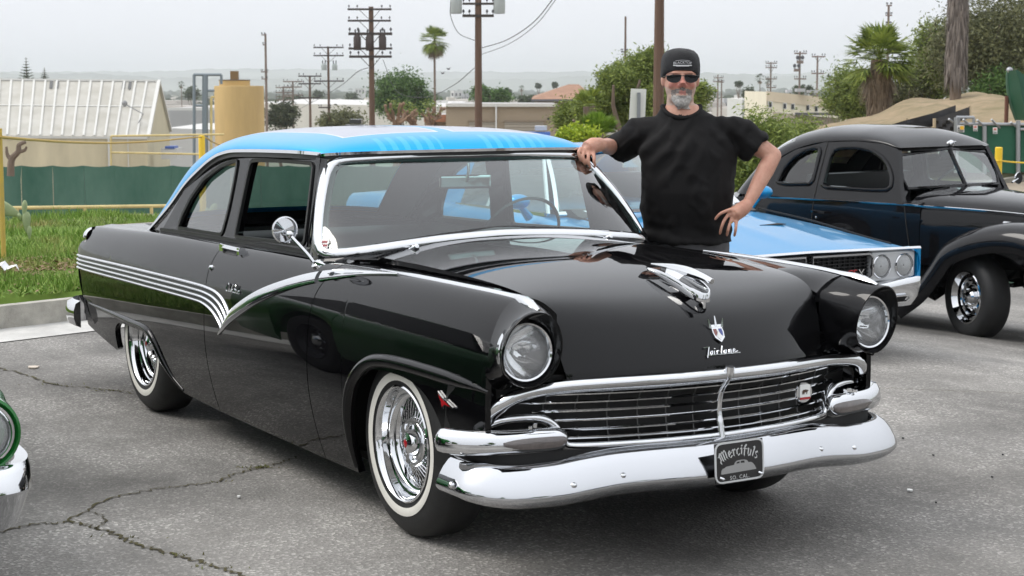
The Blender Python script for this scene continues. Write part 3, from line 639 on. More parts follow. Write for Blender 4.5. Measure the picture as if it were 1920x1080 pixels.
dout = [(-1.94,.945),(-1.92,1.08),(-1.906,1.2),(-1.899,1.353),(-1.5,1.366),(-1.075,1.362),(-1.05,1.2),(-1.030,.96)]
for sgn, dr, qp in ((-1, doors[0], quarters[0]), (1, doors[1], quarters[1])):
    MB().holed(qout, [rnd(qg)[::-1]], gh(sgn), .03).build('quarter_window_frame', BLACKPAINT, qp, angle=30)
    MB().holed(dout, [rnd(dg_)[::-1]], gh(sgn, .003), .035).build('window_frame', BLACKPAINT, dr, angle=30)
    f = gh(sgn, -.016); MB().poly([f(*p)[0] for p in rnd(qg)]).build('quarter_glass', SGLASS, qp, smooth=False)
    for wl, nm, par, o in ((qg, 'window_seal', qp, .004), (dg_, 'window_seal', dr, .007)):
        f = gh(sgn, o); L = [f(*p)[0] for p in rnd(wl)]; MB().sweep(L, [(-.008, -.012), (-.008, .003), (.008, .003), (.008, -.012)], (0, sgn, 0), closed=True).build(nm, SEAL, par)
    # belt weatherstrip and door-top sill to A post
    MB().sweep([V((x, sgn * (yin_door(x) + .012), ZT(x) + .012)) for x in xr(-2.85, -.90, 30)], [(-.01, -.008), (-.01, .008), (.01, .008), (.01, -.008)], (0, 0, 1)).build('belt_strip', SEAL, sedan)
    # A post between door frame and windscreen trim (dog-leg)
    A = [V((-.84, sgn * .795, .955)), V((-.86, sgn * .785, 1.02)), V((-.915, sgn * .745, 1.12)), V((-1.0, sgn * .690, 1.25)), V((-1.065, sgn * .650, 1.360))]
    A = spline(A, 5); B_ = [V((-1.08, sgn * (.737 - .19 * (p.z - .955)), p.z)) for p in A]
    MB().grid([[p + V((.03, 0, 0)) for p in A], A, [a.lerp(b2, .5) + V((0, sgn * .004, 0)) for a, b2 in zip(A, B_)], B_]).build('windshield_post', BLACKPAINT, sedan)
    # C-pillar filler between quarter frame and roof edge
    MB().grid([[V((x, sgn * (.737 - .19 * (z - .955)), z)) for x, z in qout[:7]], [roof_pt((x + 3.10) / 2.01, sgn) + V((0, 0, .005)) for x, z in [(-3.10,0),(-2.82,0),(-2.66,0),(-2.47,0),(-2.27,0),(-2.07,0),(-1.9,0)]]]).build('pillar_filler', BLACKPAINT, sedan)
# ---------------- deck lid and rear panel
rows = []
for i in range(14):
    x = lerp(-3.98, -2.8, i / 13); zc = ip(x, [-3.98,-3.9,-3.6,-3.2,-2.8], [.80,.885,.925,.95,.955])
    rows.append([V((x, s * (yin_door(x) + .01), lerp(zc, ZT(x) + .006, abs(s) ** 2.5))) for s in xr(-1, 1, 21)])
MB().grid(rows).build('trunk_lid', BLACKPAINT, sedan)
MB().grid([[V((tail_x(z) + .01 + .0 * s, s * (W0(tail_x(z)) - Q(tail_x(z), min(z, .87))), z)) for s in xr(-1, 1, 15)] for z in xr(.36, .885, 16)]).build('rear_panel', BLACKPAINT, sedan)
TAIL = mat('tail_lens', (.30, .008, .006), .15, coat=1)
for sgn in (-1, 1):
    M = frame((-3.90, sgn * .80, .815), (0, 0, 1), (0, 1, 0)); M = Matrix.Translation((-3.875, sgn * .785, .825)) @ Euler((0, -pi / 2, 0)).to_matrix().to_4x4()
    tl = MB().lathe([(.05, -.02), (.056, .0), (.055, .02), (.046, .024)], 28, M).build('taillight_ring', CHROME, sedan); MB().lathe([(.046, .022), (.042, .035), (.03, .05), (.0001, .055)], 28, M).build('taillight_lens', TAIL, tl)
# rear bumper wrapping the corner
rb = spline([(-3.87,-.872,.40),(-3.98,-.875,.40),(-4.08,-.85,.40),(-4.15,-.77,.40),(-4.21,-.5,.40),(-4.22,0,.40)], 5); rb += [V((p.x, -p.y, p.z)) for p in rb[-2::-1]]
MB().sweep(rb, [(.0, -.075), (-.028, -.06), (-.04, -.02), (-.04, .02), (-.028, .06), (0, .075)], (0, 0, 1)).build('rear_bumper', CHROME, sedan, angle=60)
# ---------------- front: panel, grille, bumper, lamps
def sym(P): return [V((p.x, -p.y, p.z)) for p in P[:0:-1]] + [V(p) for p in P]
FP = spline([(.775,0,0),(.755,.25,0),(.70,.45,0),(.65,.58,0),(.625,.68,0),(.595,.77,0),(.555,.828,0),(.49,.857,0),(.42,.867,0)], 4)
FP = sym(FP)
def fpz(p): return p
MB().grid([[V((p.x + dx, p.y, z)) for p in FP] for z, dx in ((.685, .02), (.66, .02), (.60, 0), (.52, -.01), (.43, -.03), (.34, -.10))]).build('front_panel', mat('grille_cavity', (.005, .005, .005), .55), sedan)
# cheeks: painted skin under the headlights around to the wheel opening
CK = spline([(.60,.862,0),(.632,.850,0),(.645,.832,0),(.640,.81,0),(.615,.775,0),(.585,.74,0)], 5)
for sgn in (-1, 1):
    rows = []
    for z, k in ((.675, .0), (.655, .0), (.60, -.004), (.54, -.012), (.47, -.03), (.42, -.05)):
        rows.append([V((p.x + k - .012, sgn * (p.y + k * .3 - .004), z)) for p in CK])
    MB().grid(rows).build('fender_cheek', BLACKPAINT, sedan)
# hood lip filler above grille
LP = spline([(.848,0,.688),(.825,.25,.686),(.765,.45,.680),(.70,.60,.672)], 5); LP = sym(LP)
MB().grid([[p + V((0, 0, 0)) for p in LP], [p + V((-.005, 0, -.03)) for p in LP], [p + V((-.06, 0, -.03)) for p in LP]]).build('grille_header', BLACKPAINT, sedan)
TOPB = spline([(.882,0,.672),(.858,.25,.670),(.802,.45,.666),(.750,.60,.659),(.716,.72,.643),(.684,.79,.613),(.638,.826,.570),(.605,.836,.520)], 5); TB = sym(TOPB)
rowsP = [(-.035, .020), (-.018, .024), (-.002, .016), (.008, 0), (.004, -.012), (-.008, -.020), (-.035, -.018)]
def frontband(path, prof, up, name, m=CHROME, parent=sedan, closed=False, scale=None):
    return MB().sweep(path, prof, up, closed=closed, scale=scale).build(name, m, parent, angle=60)
def outward(path, tilt=.0):
    out = []
    n = len(path)
    for i in range(n):
        t = (path[min(i + 1, n - 1)] - path[max(i - 1, 0)]); nn = V((t.y, -t.x, 0))
        if nn.length < 1e-6: nn = V((1, 0, 0))
        nn.normalize(); nn = nn if nn.x > -.2 and (nn.dot(V((1, 0, 0))) > 0) else -nn
        out.append((nn + V((0, 0, tilt))).normalized())
    return out
# profile in (side, out): side axis is along tangent x out = vertical-ish
sur = [(-.024, -.03), (-.022, -.004), (-.010, .010), (.004, .011), (.016, .003), (.021, -.012), (.021, -.03)]
gs = frontband(TB, sur, outward(TB, .45), 'grille_surround')
LOWH = spline([(.842,0,.447),(.818,.25,.447),(.767,.45,.446),(.732,.545,.447),(.724,.572,.458),(.718,.588,.49),(.710,.604,.52),(.697,.64,.543),(.677,.70,.550),(.647,.77,.543),(.622,.812,.527),(.605,.832,.514)], 5); LB = sym(LOWH)
n_ = len(LB); low = [(-.014, -.03), (-.013, 0), (-.006, .009), (.006, .009), (.013, 0), (.014, -.03)]
frontband(LB, low, [V((1, 0, .35)) + V((0, .35 * p.y, 0)) for p in LB], 'grille_lower_trim')
BARS = [(.628, .765), (.597, .755), (.566, .66), (.534, .595), (.502, .58), (.474, .57)]
def bar_x(y, z): return .842 - .40 * y * y - .018 * sin(pi * clamp((z - .44) / .22)) + (.012 if z > .6 else 0)
for k, (z, ye) in enumerate(BARS):
    path = [V((bar_x(y, z), y, z - .004 * (abs(y) / .6) ** 2)) for y in xr(-ye, ye, 41)]
    MB().sweep(path, [(-.0042, -.01), (-.0042, .002), (0, .005), (.0042, .002), (.0042, -.01)], (1, 0, .25)).build('grille_bar', CHROME, sedan)
GREYBAR = mat('grille_rod', (.10, .10, .10), .4, 1.0)
for y in (.10, .205, .31, .415, .52, .62):
    for sgn in (-1, 1):
        zs = xr(.455 if y < .5 else .56, .655, 7)
        m = MB().tube([V((bar_x(y, z) - .012, sgn * y, z)) for z in zs], .0022, 6)
        for z, ye in BARS:
            if y < ye: m.box((bar_x(y, z) - .003, sgn * y, z), (.010, .006, .008))
        m.build('grille_rod', GREYBAR, sedan)
st = spline([(.893,0,.697),(.884,0,.655),(.845,0,.607),(.832,0,.55),(.838,0,.50),(.852,0,.437)], 5)
MB().sweep(st, [(-.012, -.012), (-.011, .004), (0, .010), (.011, .004), (.012, -.012)], (1, 0, .3), scale=[1.25 if i < 5 else .8 if i < 20 else 1.0 for i in range(len(st))]).build('grille_divider', CHROME, sedan, angle=60)
# bear-flag grille badge
gb = MB().lathe([(.0001, .006), (.036, .006), (.038, .0), (.034, -.006)], 20, frame((.820, .385, .562), (0, 1, 0), (0, 0, 1))).build('grille_badge', CHROME, sedan)
M = frame((.829, .385, .564), (0, 1, 0), (0, 0, 1))
MB().box((0, 0, 0), (.046, .054, .004)).build('badge_flag', mat('badge_white', (.78, .78, .76), .4), gb, M=M, smooth=False)
MB().box((0, -.022, .001), (.046, .009, .004)).build('badge_stripe', RED, gb, M=M, smooth=False)
MB().poly([(x * .0011, y * .0011 + .002, .0032) for x, y in [(-13,-5),(-13,3),(-9,7),(-3,7),(1,8),(6,6),(11,6),(13,3),(10,1),(8,-1),(7,-8),(4,-8),(4,-2),(-3,-2),(-4,-8),(-8,-8),(-8,-3),(-10,-8),(-13,-8)]]).build('badge_bear', mat('badge_brown', (.07, .04, .025), .5), gb, M=M, smooth=False)
# ---------------- bumper
BP = spline([(.945,0,0),(.925,.22,0),(.884,.43,0),(.858,.60,0),(.838,.73,0),(.805,.84,0),(.755,.905,0),(.68,.945,0),(.60,.956,0),(.515,.960,0)], 5); BP = sym(BP)
def bz(y, a): return ip(abs(y), [0,.30,.43,.55,.66,.78,.88,.94,.97], a)
ztop = [.443,.442,.438,.426,.412,.408,.410,.414,.416]; zbot = [.286,.286,.283,.273,.264,.264,.270,.276,.281]
prof = [(-.10, .93), (-.088, 1.0), (-.074, .985), (-.050, .88), (-.030, .72), (-.013, .52), (-.003, .36), (0, .27), (-.003, .21), (-.012, .14), (-.026, .06), (-.042, 0), (-.065, .0), (-.09, .06)]
rows = []
for i, p in enumerate(BP):
    t = BP[min(i + 1, len(BP) - 1)] - BP[max(i - 1, 0)]; nn = V((abs(t.y), -t.x if t.y > 0 else t.x, 0)).normalized(); a, b_ = bz(p.y, ztop), bz(p.y, zbot)
    rows.append([V((p.x, p.y, 0)) + nn * o + V((0, 0, b_ + (a - b_) * f)) for o, f in prof])
bump = MB().grid(rows).poly(rows[0]).poly(rows[-1], True).build('front_bumper', mat('bumper_chrome', (.57, .58, .60), .04, 1.0, bump=.07, bscale=4.5, detail=2), sedan, angle=50)
def bolt(y, f):
    i = min(range(len(BP)), key=lambda k: abs(BP[k].y - y)); a, b_ = bz(y, ztop), bz(y, zbot); p = V((BP[i].x - .018, y, b_ + (a - b_) * f))
    t = BP[min(i + 1, len(BP) - 1)] - BP[max(i - 1, 0)]; nn = V((abs(t.y), -t.x if t.y > 0 else t.x, .25)).normalized()
    MB().lathe([(.013, -.004), (.012, .004), (.007, .009), (.0001, .010)], 14, frame(p, nn.orthogonal(), nn.cross(nn.orthogonal()))).build('bumper_bolt', CHROME, bump)
for y in (-.43, .43, -.61, .61): bolt(y, .48)
for sgn in (-1, 1): MB().lathe([(.013, -.004), (.012, .004), (.007, .009), (.0001, .010)], 14, frame((.62, sgn * .955, .335), (1, 0, 0), (0, 0, -sgn))).build('bumper_bolt', CHROME, bump)
MB().grid([[V((p.x - .10, p.y * .93, z)) for p in BP[8:-8]] for z in (.44, .30)]).build('gravel_pan', DARK, sedan)
# parking-lamp pods
for sgn in (-1, 1):
    pp = spline([(.738,.570,.478),(.738,.62,.478),(.726,.70,.478),(.695,.80,.476),(.655,.87,.476),(.605,.925,.477),(.555,.948,.477),(.515,.952,.477)], 6); pp = [V((p.x, sgn * p.y, p.z)) for p in pp]
    nnn = outward(pp, .18); N = len(pp)
    prf = [(.0, -.07), (.034, -.05), (.046, -.015), (.040, .008), (.020, .018), (-.012, .019), (-.034, .010), (-.043, -.012), (-.036, -.045)]
    prf = [(-a, b_) for a, b_ in prf]
    scl = []
    for i in range(N):
        t = i / (N - 1); e1 = sqrt(max(0, 1 - (1 - min(1, t / .14)) ** 2)); e2 = sqrt(max(0, 1 - (1 - min(1, (1 - t) / .10)) ** 2)); k = max(.08, min(e1, e2)); scl.append((k, .35 + .65 * k))
    pod = MB().sweep(pp, prf, nnn, scale=scl).build('parking_light_pod', CHROME, sedan, angle=60)
    lp = [p + n * .012 for p, n in zip(pp, nnn)]; i0, i1 = 2, 19; lp = lp[i0:i1]; nn2 = nnn[i0:i1]
    ls = [(max(.12, (1 - abs(2 * i / (len(lp) - 1) - 1) ** 3.0)) ** .5,) * 2 for i in range(len(lp))]
    MB().sweep([p + V((0, 0, -.006)) for p in lp], [(-.027, -.006), (-.022, .006), (-.008, .0115), (.008, .0115), (.022, .006), (.027, -.006)], nn2, scale=[(k[0], 1) for k in ls]).build('parking_lens', mat('smoked_lens', (.10, .085, .08), .12, coat=1, var=.25, scale=25), pod)
    MB().sweep([p + V((0, 0, -.006)) + n * -.003 for p, n in zip(lp, nn2)], [(-.032, -.006), (-.030, .007), (.030, .007), (.032, -.006)], nn2, scale=[(k[0], 1) for k in ls]).build('parking_lens_rim', SEAL, pod)
    # dark shelf behind the pod and the small lens clip
    c = V((.715, sgn * .70, .525)); MB().box((0, 0, 0), (.012, .05, .010)).box((.014, .0, .004), (.012, .018, .012)).build('pod_clip', CHROME, pod, M=Matrix.Translation(c) @ Euler((0, 0, sgn * -.9)).to_matrix().to_4x4(), smooth=False)
# club plaque in front of the bumper
PL = frame((.952, -.005, .377), (-.04, 1, -.0), (-.06, 0, 1))   # x right(+y), y up, z = out (+x)
plate = MB().box((0, 0, 0), (.212, .136, .006)).build('club_plaque', mat('plaque_black', (.008, .008, .009), .3, coat=.6), sedan, M=PL, smooth=False)
LET = mat('plaque_silver', (.62, .63, .63), .45, .3)
rim = [(-.106, -.068), (.106, -.068), (.106, .068), (-.106, .068)]
MB().sweep([(a, b_, .003) for a, b_ in rnd(rim, 4, .2)], [(-.003, -.001), (-.003, .003), (.003, .003), (.003, -.001)], (0, 0, 1), closed=True).build('plaque_rim', LET, plate, M=PL)
# blackletter word on an arc: stroke-built letters (unit height 1)
BL = {'M': [((0,0),(0,.2),(.15,.35),(.15,.8),(.3,1)), ((.3,1),(.35,.8),(.35,.1),(.45,0)), ((.35,.85),(.55,1),(.6,.8),(.6,.1),(.7,0)), ((.6,.85),(.8,1),(.87,.8),(.87,.15),(1,0)), ((0,.75),(.15,.8))],
      'e': [((.42,.15),(.22,0),(.06,.15),(.06,.5),(.22,.68),(.4,.52),(.1,.3))], 'r': [((0,.6),(.12,.68),(.12,.08),(.24,0)), ((.12,.52),(.3,.68),(.4,.56))], 'c': [((.4,.54),(.24,.68),(.06,.52),(.06,.16),(.22,0),(.4,.14))],
      'i': [((0,.6),(.12,.68),(.12,.1),(.24,0)), ((.08,.86),(.16,.94))], 'f': [((.14,-.05),(.14,.8),(.28,1),(.42,.88)), ((0,.62),(.36,.62))], 'u': [((0,.6),(.1,.68),(.1,.14),(.22,0),(.38,.14)), ((.3,.68),(.4,.6),(.4,.1),(.5,0))],
      'l': [((0,.92),(.12,1),(.12,.1),(.24,0))], 's': [((.38,.56),(.22,.68),(.06,.52),(.12,.38),(.34,.28),(.38,.14),(.2,0),(.02,.1))]}
ADV = {'M': 1.12, 'e': .52, 'r': .48, 'c': .5, 'i': .34, 'f': .5, 'u': .6, 'l': .34, 's': .5}
def blackletter(word, h, R, name, parent, M, matl, cy=0.0, wk=.14, sx=1.0):
    tot = sum(ADV[c] for c in word); m = MB(); x = -tot / 2
    for c in word:
        for strokes in BL[c]:
            for a, b_ in zip(strokes, strokes[1:]):
                pts = []
                dx, dy = b_[0] - a[0], b_[1] - a[1]; l = sqrt(dx * dx + dy * dy) or 1; ex, ey = dx / l * .03, dy / l * .03
                wv = wk if abs(dy) > abs(dx) else wk * .75
                # broad nib at 40 degrees
                nx, ny = .77 * wv * .5, -.64 * wv * .5
                for px, py in ((a[0] - nx - ex, a[1] - ny - ey), (b_[0] - nx + ex, b_[1] - ny + ey), (b_[0] + nx + ex, b_[1] + ny + ey), (a[0] + nx - ex, a[1] + ny - ey)):
                    X = (x + px) * h * sx; Yv = py * h
                    if R: ang = X / R; pts.append(((R + Yv) * sin(ang), (R + Yv) * cos(ang) - R + cy, .0036))
                    else: pts.append((X, Yv + cy, .0036))
                m.poly(pts)
        x += ADV[c]
    return m.build(name, matl, parent, M=M, smooth=False, fix=False)
blackletter('Mercifuls', .036, .150, 'plaque_word', plate, PL, LET, cy=.020, sx=.94, wk=.17)
t = text_mb('SO. CAL.', .019, spacing=1.15); t.v = [(x * 1.05, y - .056, .0036) for x, y, z in t.v]; t.build('plaque_place', LET, plate, M=PL, smooth=False, fix=False)
carp = [(x, -.038 + (y + .040) * .66) for x, y in [(-.082,-.040),(-.080,-.022),(-.074,-.012),(-.066,-.010),(-.060,-.004),(-.024,.000),(-.020,.012),(-.012,.020),(.004,.022),(.022,.021),(.034,.016),(.040,.004),(.052,.003),(.060,-.004),(.068,-.018),(.074,-.034),(.074,-.038),(-.078,-.042)]]
MB().holed(carp, [[(-.014, -.009), (.001, -.008), (.001, -.002), (-.011, -.003)], [(.006, -.008), (.024, -.009), (.022, -.001), (.006, -.001)]], lambda x, y: (V((x, y, .0036)), V((0, 0, -1))), .001).build('plaque_car', mat('plaque_grey', (.34, .34, .335), .5, .3), plate, M=PL, smooth=False)
for x in (-.086, .086): MB().lathe([(.005, 0), (.004, .014), (.0001, .018)], 10, Matrix.Translation((x, -.050, .003)) @ Euler((.3, .6, 0)).to_matrix().to_4x4()).build('plaque_bolt', CHROME, plate, M=PL)
# ---------------- hood ornament, crest, script
def oc(P): return [V(p) for p in P]
orn = MB()
# body: slim fuselage; two swept wings forming a ring nose
orn.tube(spline([(.405,0,1.013),(.50,0,1.012),(.60,0,1.008),(.70,0,.998),(.780,0,.984)], 4), [.003,.005,.007,.009,.011,.013,.015,.016,.017,.018,.018,.017,.015,.014,.013,.012,.010], 8)
orn = orn.build('hood_ornament', CHROME, sedan)
wr_ = [(.43,-.030,1.000),(.50,-.037,.996),(.58,-.042,.982),(.66,-.041,.960),(.715,-.031,.941),(.742,-.014,.931),(.747,0,.929)]; wpath = spline(wr_ + [(x, -y, z) for x, y, z in wr_[-2::-1]], 5); nw = len(wpath)
MB().sweep(wpath, [(-.005,-.020),(-.006,.004),(-.002,.010),(.003,.010),(.006,.002),(.005,-.020)], (0, 0, 1), scale=[(1, .35 + .75 * min(1, min(i, nw - 1 - i) / 14)) for i in range(nw)]).build('ornament_wing', CHROME, orn, angle=50)
for sgn in (-1, 1):
    MB().grid([[V((.50,0,1.011)),V((.57,0,1.008)),V((.66,0,.999))],[V((.53,sgn*.02,1.008)),V((.58,sgn*.024,1.003)),V((.64,sgn*.022,.994))],[V((.55,sgn*.041,.992)),V((.59,sgn*.042,.986)),V((.63,sgn*.041,.976))]]).build('ornament_blade', CHROME, orn)
MB().box((.722, 0, .905), (.026, .010, .05)).build('ornament_foot', CHROME, orn, smooth=False)
def hood_front(y, z):
    "frame on hood nose at lateral y, height z: x right(+y), y up along surface, z outward"
    best = None
    for k in range(200):
        t = .4 + .6 * k / 199; p = hood_pt(t, y / .59)
        if best is None or abs(p.z - z) < best[0]: best = (abs(p.z - z), t, p)
    _, t, p = best; up = (hood_pt(t - .01, y / .59) - hood_pt(t + .01, y / .59)).normalized()
    return frame(p, (0, 1, 0), up)
Mc = hood_front(0, .806)
shield = [(-.022,.018),(.022,.018),(.024,.0),(.020,-.022),(0,-.040),(-.020,-.022),(-.024,.0)]
crest = MB().prism([(x, y, -.002) for x, y in shield], (0, 0, .010)).build('hood_crest', CHROME, sedan, M=Mc, smooth=False)
cr = MB()
for x, h, l in ((-.024, .034, -.012), (0, .046, 0), (.024, .034, .012)): cr.prism([(x - .005, .016, 0), (x + .005, .016, 0), (x + l * .6 + .002, .016 + h * .9, .012), (x + l * .6 - .002, .016 + h * .9, .012)], (0, 0, .006))
cr.box((0, .024, .004), (.05, .010, .006)).build('crest_crown', CHROME, crest, M=Mc, smooth=False)
MB().poly([(.004, .012, .0085), (.018, .012, .0085), (.019, -.002, .0085), (.015, -.018, .0085), (.004, -.004, .0085)]).build('crest_blue', mat('enamel_blue', (.02, .04, .22), .2, coat=1), crest, M=Mc, smooth=False)
MB().poly([(-.018, .012, .0085), (-.004, .012, .0085), (-.004, -.004, .0085), (-.015, -.018, .0085), (-.019, -.002, .0085)]).build('crest_red', mat('enamel_red', (.16, .03, .02), .2, coat=1), crest, M=Mc, smooth=False)
MB().poly([(0, .008, .009), (.011, -.02, .009), (0, -.032, .009), (-.011, -.02, .009)]).build('crest_white', mat('enamel_white', (.7, .7, .7), .3), crest, M=Mc, smooth=False)
# chrome scripts from strokes: unit height 1
SCR = {'Fairlane': [((-.62,.95),(.32,1.0)), ((.28,1.0),(.05,.05),(-.05,-.35)), ((-.25,.0),(5.4,.0)), ((.75,.32),(.55,.45),(.42,.15),(.55,.0),(.75,.2),(.82,.45),(.78,.05)), ((1.12,.45),(1.08,.05)), ((1.18,.72),(1.2,.75)), ((1.5,.05),(1.58,.45),(1.85,.42)), ((2.2,.05),(2.4,1.0)), ((3.0,.32),(2.8,.45),(2.66,.15),(2.8,.0),(3.0,.2),(3.08,.45),(3.02,.05)), ((3.45,.05),(3.55,.45),(3.8,.45),(3.86,.05)), ((4.2,.2),(4.5,.35),(4.4,.5),(4.22,.35),(4.25,.08),(4.6,.05),(5.0,.22))],
       'Club': [((.55,.8),(.4,.98),(.15,.85),(.02,.4),(.15,.05),(.4,.05),(.6,.25),(.8,.95),(.72,.1),(.95,.1)), ((.95,.45),(1.0,.08),(1.2,.1),(1.28,.45),(1.25,.08),(1.5,.1)), ((1.5,.1),(1.7,.95),(1.58,.15),(1.78,.1),(1.85,.35),(1.65,.42)),
                ((2.75,.85),(2.5,.98),(2.35,.75),(2.65,.45),(2.6,.1),(2.25,.1)), ((3.1,.35),(2.95,.45),(2.85,.15),(3.0,.06),(3.15,.4),(3.12,.08),(3.35,.1)), ((3.35,.1),(3.55,.95),(3.42,.12),(3.6,.1)), ((3.62,.45),(3.65,.1),(3.85,.1),(3.9,.4),(4.0,.1),(4.15,.45),(4.2,.1),(4.5,.15))]}
def script(word, h, name, parent, place, matl=CHROME, rad=.0035, slant=.25):
    m = MB()
    tot = max(p[0] for s in SCR[word] for p in s)
    for s in SCR[word]:
        pts = spline([((x - tot / 2 + slant * y) * h, y * h, .0) for x, y in s], 4) if len(s) > 2 else [V(((x - tot / 2 + slant * y) * h, y * h, 0)) for x, y in s]
        m.tube([place(p.x, p.y) for p in pts], rad, 5)
    return m.build(name, matl, parent)
def on_nose(x, y):
    M = hood_front(x, .735 + y * .96 + x * .0); return M @ V((0, 0, .006))
script('Fairlane', .027, 'hood_script', sedan, on_nose, rad=.0026)
script('Club', .036, 'door_script', doors[0], lambda x, y: side(-1.52 + x, .762 + y, .004), rad=.0028)
# fender bird emblem
em = MB()
for poly in ([(-.07,.035),(-.02,.008),(.0,-.012),(-.012,-.02),(-.045,-.004)], [(.0,.004),(.07,-.022),(.068,-.030),(-.01,-.022)], [(-.03,.004),(-.012,-.012),(-.022,-.042),(-.036,-.02)]):
    em.prism([side(.425 + x * .75, .585 + y * .75, .002) for x, y in poly], (0, -.008, 0))
emb = em.build('fender_emblem', CHROME, sedan, smooth=False)
MB().poly([side(.425 + x * .75, .585 + y * .75, .0115) for x, y in [(-.058,.024),(-.02,.004),(.01,-.006),(.05,-.022),(0,-.018),(-.022,-.034),(-.028,-.012)]]).build('emblem_enamel', RED, emb, smooth=False)
# ---------------- side brightwork
SL = [(-1.679,.556),(-1.60,.598),(-1.5,.644),(-1.25,.741),(-.958,.828),(-.72,.882),(-.55,.913),(-.40,.936),(-.25,.952),(-.12,.962)]
SU = [(-1.672,.566),(-1.585,.645),(-1.497,.704),(-1.247,.800),(-.956,.877),(-.72,.926),(-.55,.947),(-.40,.9575),(-.25,.9635),(-.12,.9655)]
L_ = spline([(a, b, 0) for a, b in SL], 6); U_ = spline([(a, b, 0) for a, b in SU], 6)
def band(L_, U_, lift=.010):
    rows = []
    for a, b in zip(L_, U_):
        row = []
        for k, (t, o) in enumerate(((0, -.004), (0, .5), (.12, .8), (.35, 1), (.65, 1), (.88, .8), (1, .5), (1, -.004))):
            p = a.lerp(b, t); n = side_n(p.x, min(p.y, ZT(p.x) - .002)); row.append(side(p.x, min(p.y, ZT(p.x) - .0005)) + n * (o * lift if k not in (0, 7) else -.004))
        rows.append(row)
    return MB().grid(rows).poly(rows[0]).poly(rows[-1], True)
split = min(range(len(L_)), key=lambda i: abs(L_[i].x + .70))
both(band(L_[:split], U_[:split]), 'side_sweep_trim', CHROME, angle=50)
both(band(L_[split:], U_[split:]), 'fender_sweep_trim', CHROME, angle=50)
def spear_pt(x): return V((x, -(W0(x) - Q(x, ZT(x))) + .004, ZT(x) + .002))
sp = [spear_pt(x) for x in xr(-.30, .655, 24)] + [V((.70, -.722, .957)), V((.745, -.727, .951)), V((.79, -.731, .942)), V((.815, -.733, .934))]
sw = [.4 + .6 * sstep(-.3, .0, p.x) + .45 * sstep(.60, .70, p.x) - 1.0 * sstep(.74, .83, p.x) for p in sp]
spm = MB().sweep(sp, [(-.014, -.006), (-.011, .003), (0, .008), (.011, .003), (.014, -.006)], (0, -.35, 1), scale=sw); both(spm, 'fender_spear', CHROME, angle=60)
TP = spline([(a, b, 0) for a, b in [(-4.02,.716),(-3.6,.729),(-3.0,.742),(-2.4,.751),(-2.0,.754),(-1.85,.752),(-1.735,.743),(-1.65,.722),(-1.59,.690),(-1.555,.655)]], 6)
BT = spline([(a, b, 0) for a, b in [(-4.015,.650),(-3.6,.660),(-3.0,.671),(-2.4,.679),(-2.0,.682),(-1.88,.677),(-1.785,.660),(-1.715,.635),(-1.67,.610),(-1.645,.588)]], 6)
for k in range(4):
    t = k / 3; P = [a.lerp(b, t) for a, b in zip(TP, BT)]
    m = MB().sweep([side(p.x, p.y) for p in P], [(-.0075, -.004), (-.0065, .004), (0, .0085), (.0065, .004), (.0075, -.004)], [side_n(p.x, p.y) for p in P])
    both(m, 'side_stripe', CHROME, angle=60)
both(band(TP[:len(TP) - 2], BT[:len(BT) - 2], .0015), 'stripe_bed', mat('stripe_bed', (.02, .02, .022), .4), angle=60)
# door handle and lock
for sgn, d in ((-1, doors[0]), (1, doors[1])):
    def S_(x, z, o): p = side(x, z, o); return V((p.x, p.y * -sgn, p.z))
    hd = MB().sweep([S_(x, .945 - .0 * x, .028) for x in xr(-1.80, -1.545, 10)], [(-.010, -.006), (-.008, .006), (.008, .006), (.010, -.006)], (0, sgn, .4)).build('door_handle', CHROME, d, angle=60)
    MB().box(S_(-1.775, .938, .012), (.04, .03, .03)).box(S_(-1.56, .938, .012), (.025, .03, .03)).build('handle_mount', CHROME, hd, smooth=False)
    MB().grid([[S_(x, z, .002) for x in xr(-1.74, -1.60, 5)] for z in (.915, .925, .934)]).build('handle_recess', SEAL, hd)
    p = S_(-1.835, .842, 0); MB().lathe([(.014, -.004), (.013, .006), (.006, .011), (.0001, .012)], 16, frame(p, (1, 0, 0), (0, 0, -sgn))).build('door_lock', CHROME, d)
# outside mirror
MC = V((-.775, -.955, 1.094)); mir_ = MB().lathe([(.0001, -.034), (.025, -.030), (.044, -.018), (.054, -.002), (.055, .006), (.050, .008)], 28, frame(MC, (0, 1, 0), (0, 0, 1))).build('side_mirror', CHROME, sedan)
MB().lathe([(.0001, .0), (.052, .004)], 28, frame(MC, (0, -1, 0), (0, 0, 1))).build('mirror_face', CHROME, mir_)
MB().tube(spline([(-.745,-.945,1.075),(-.72,-.925,1.045),(-.685,-.895,1.00),(-.668,-.878,.970)], 4), [.007] * 13, 8).lathe([(.026, -.004), (.022, .010), (.010, .016), (.0001, .018)], 16, frame((-.668, -.862, .958), (1, 0, 0), (0, .75, .6))).sweep(spline([(-.72,-.862,.962),(-.668,-.868,.972),(-.60,-.862,.966)], 4), [(-.012, -.006), (-.008, .006), (.008, .006), (.012, -.006)], (0, -.5, 1), scale=[.3,.6,.8,.95,1,.95,.8,.6,.3]).ball((-.747, -.946, 1.078), .016).build('mirror_arm', CHROME, mir_)
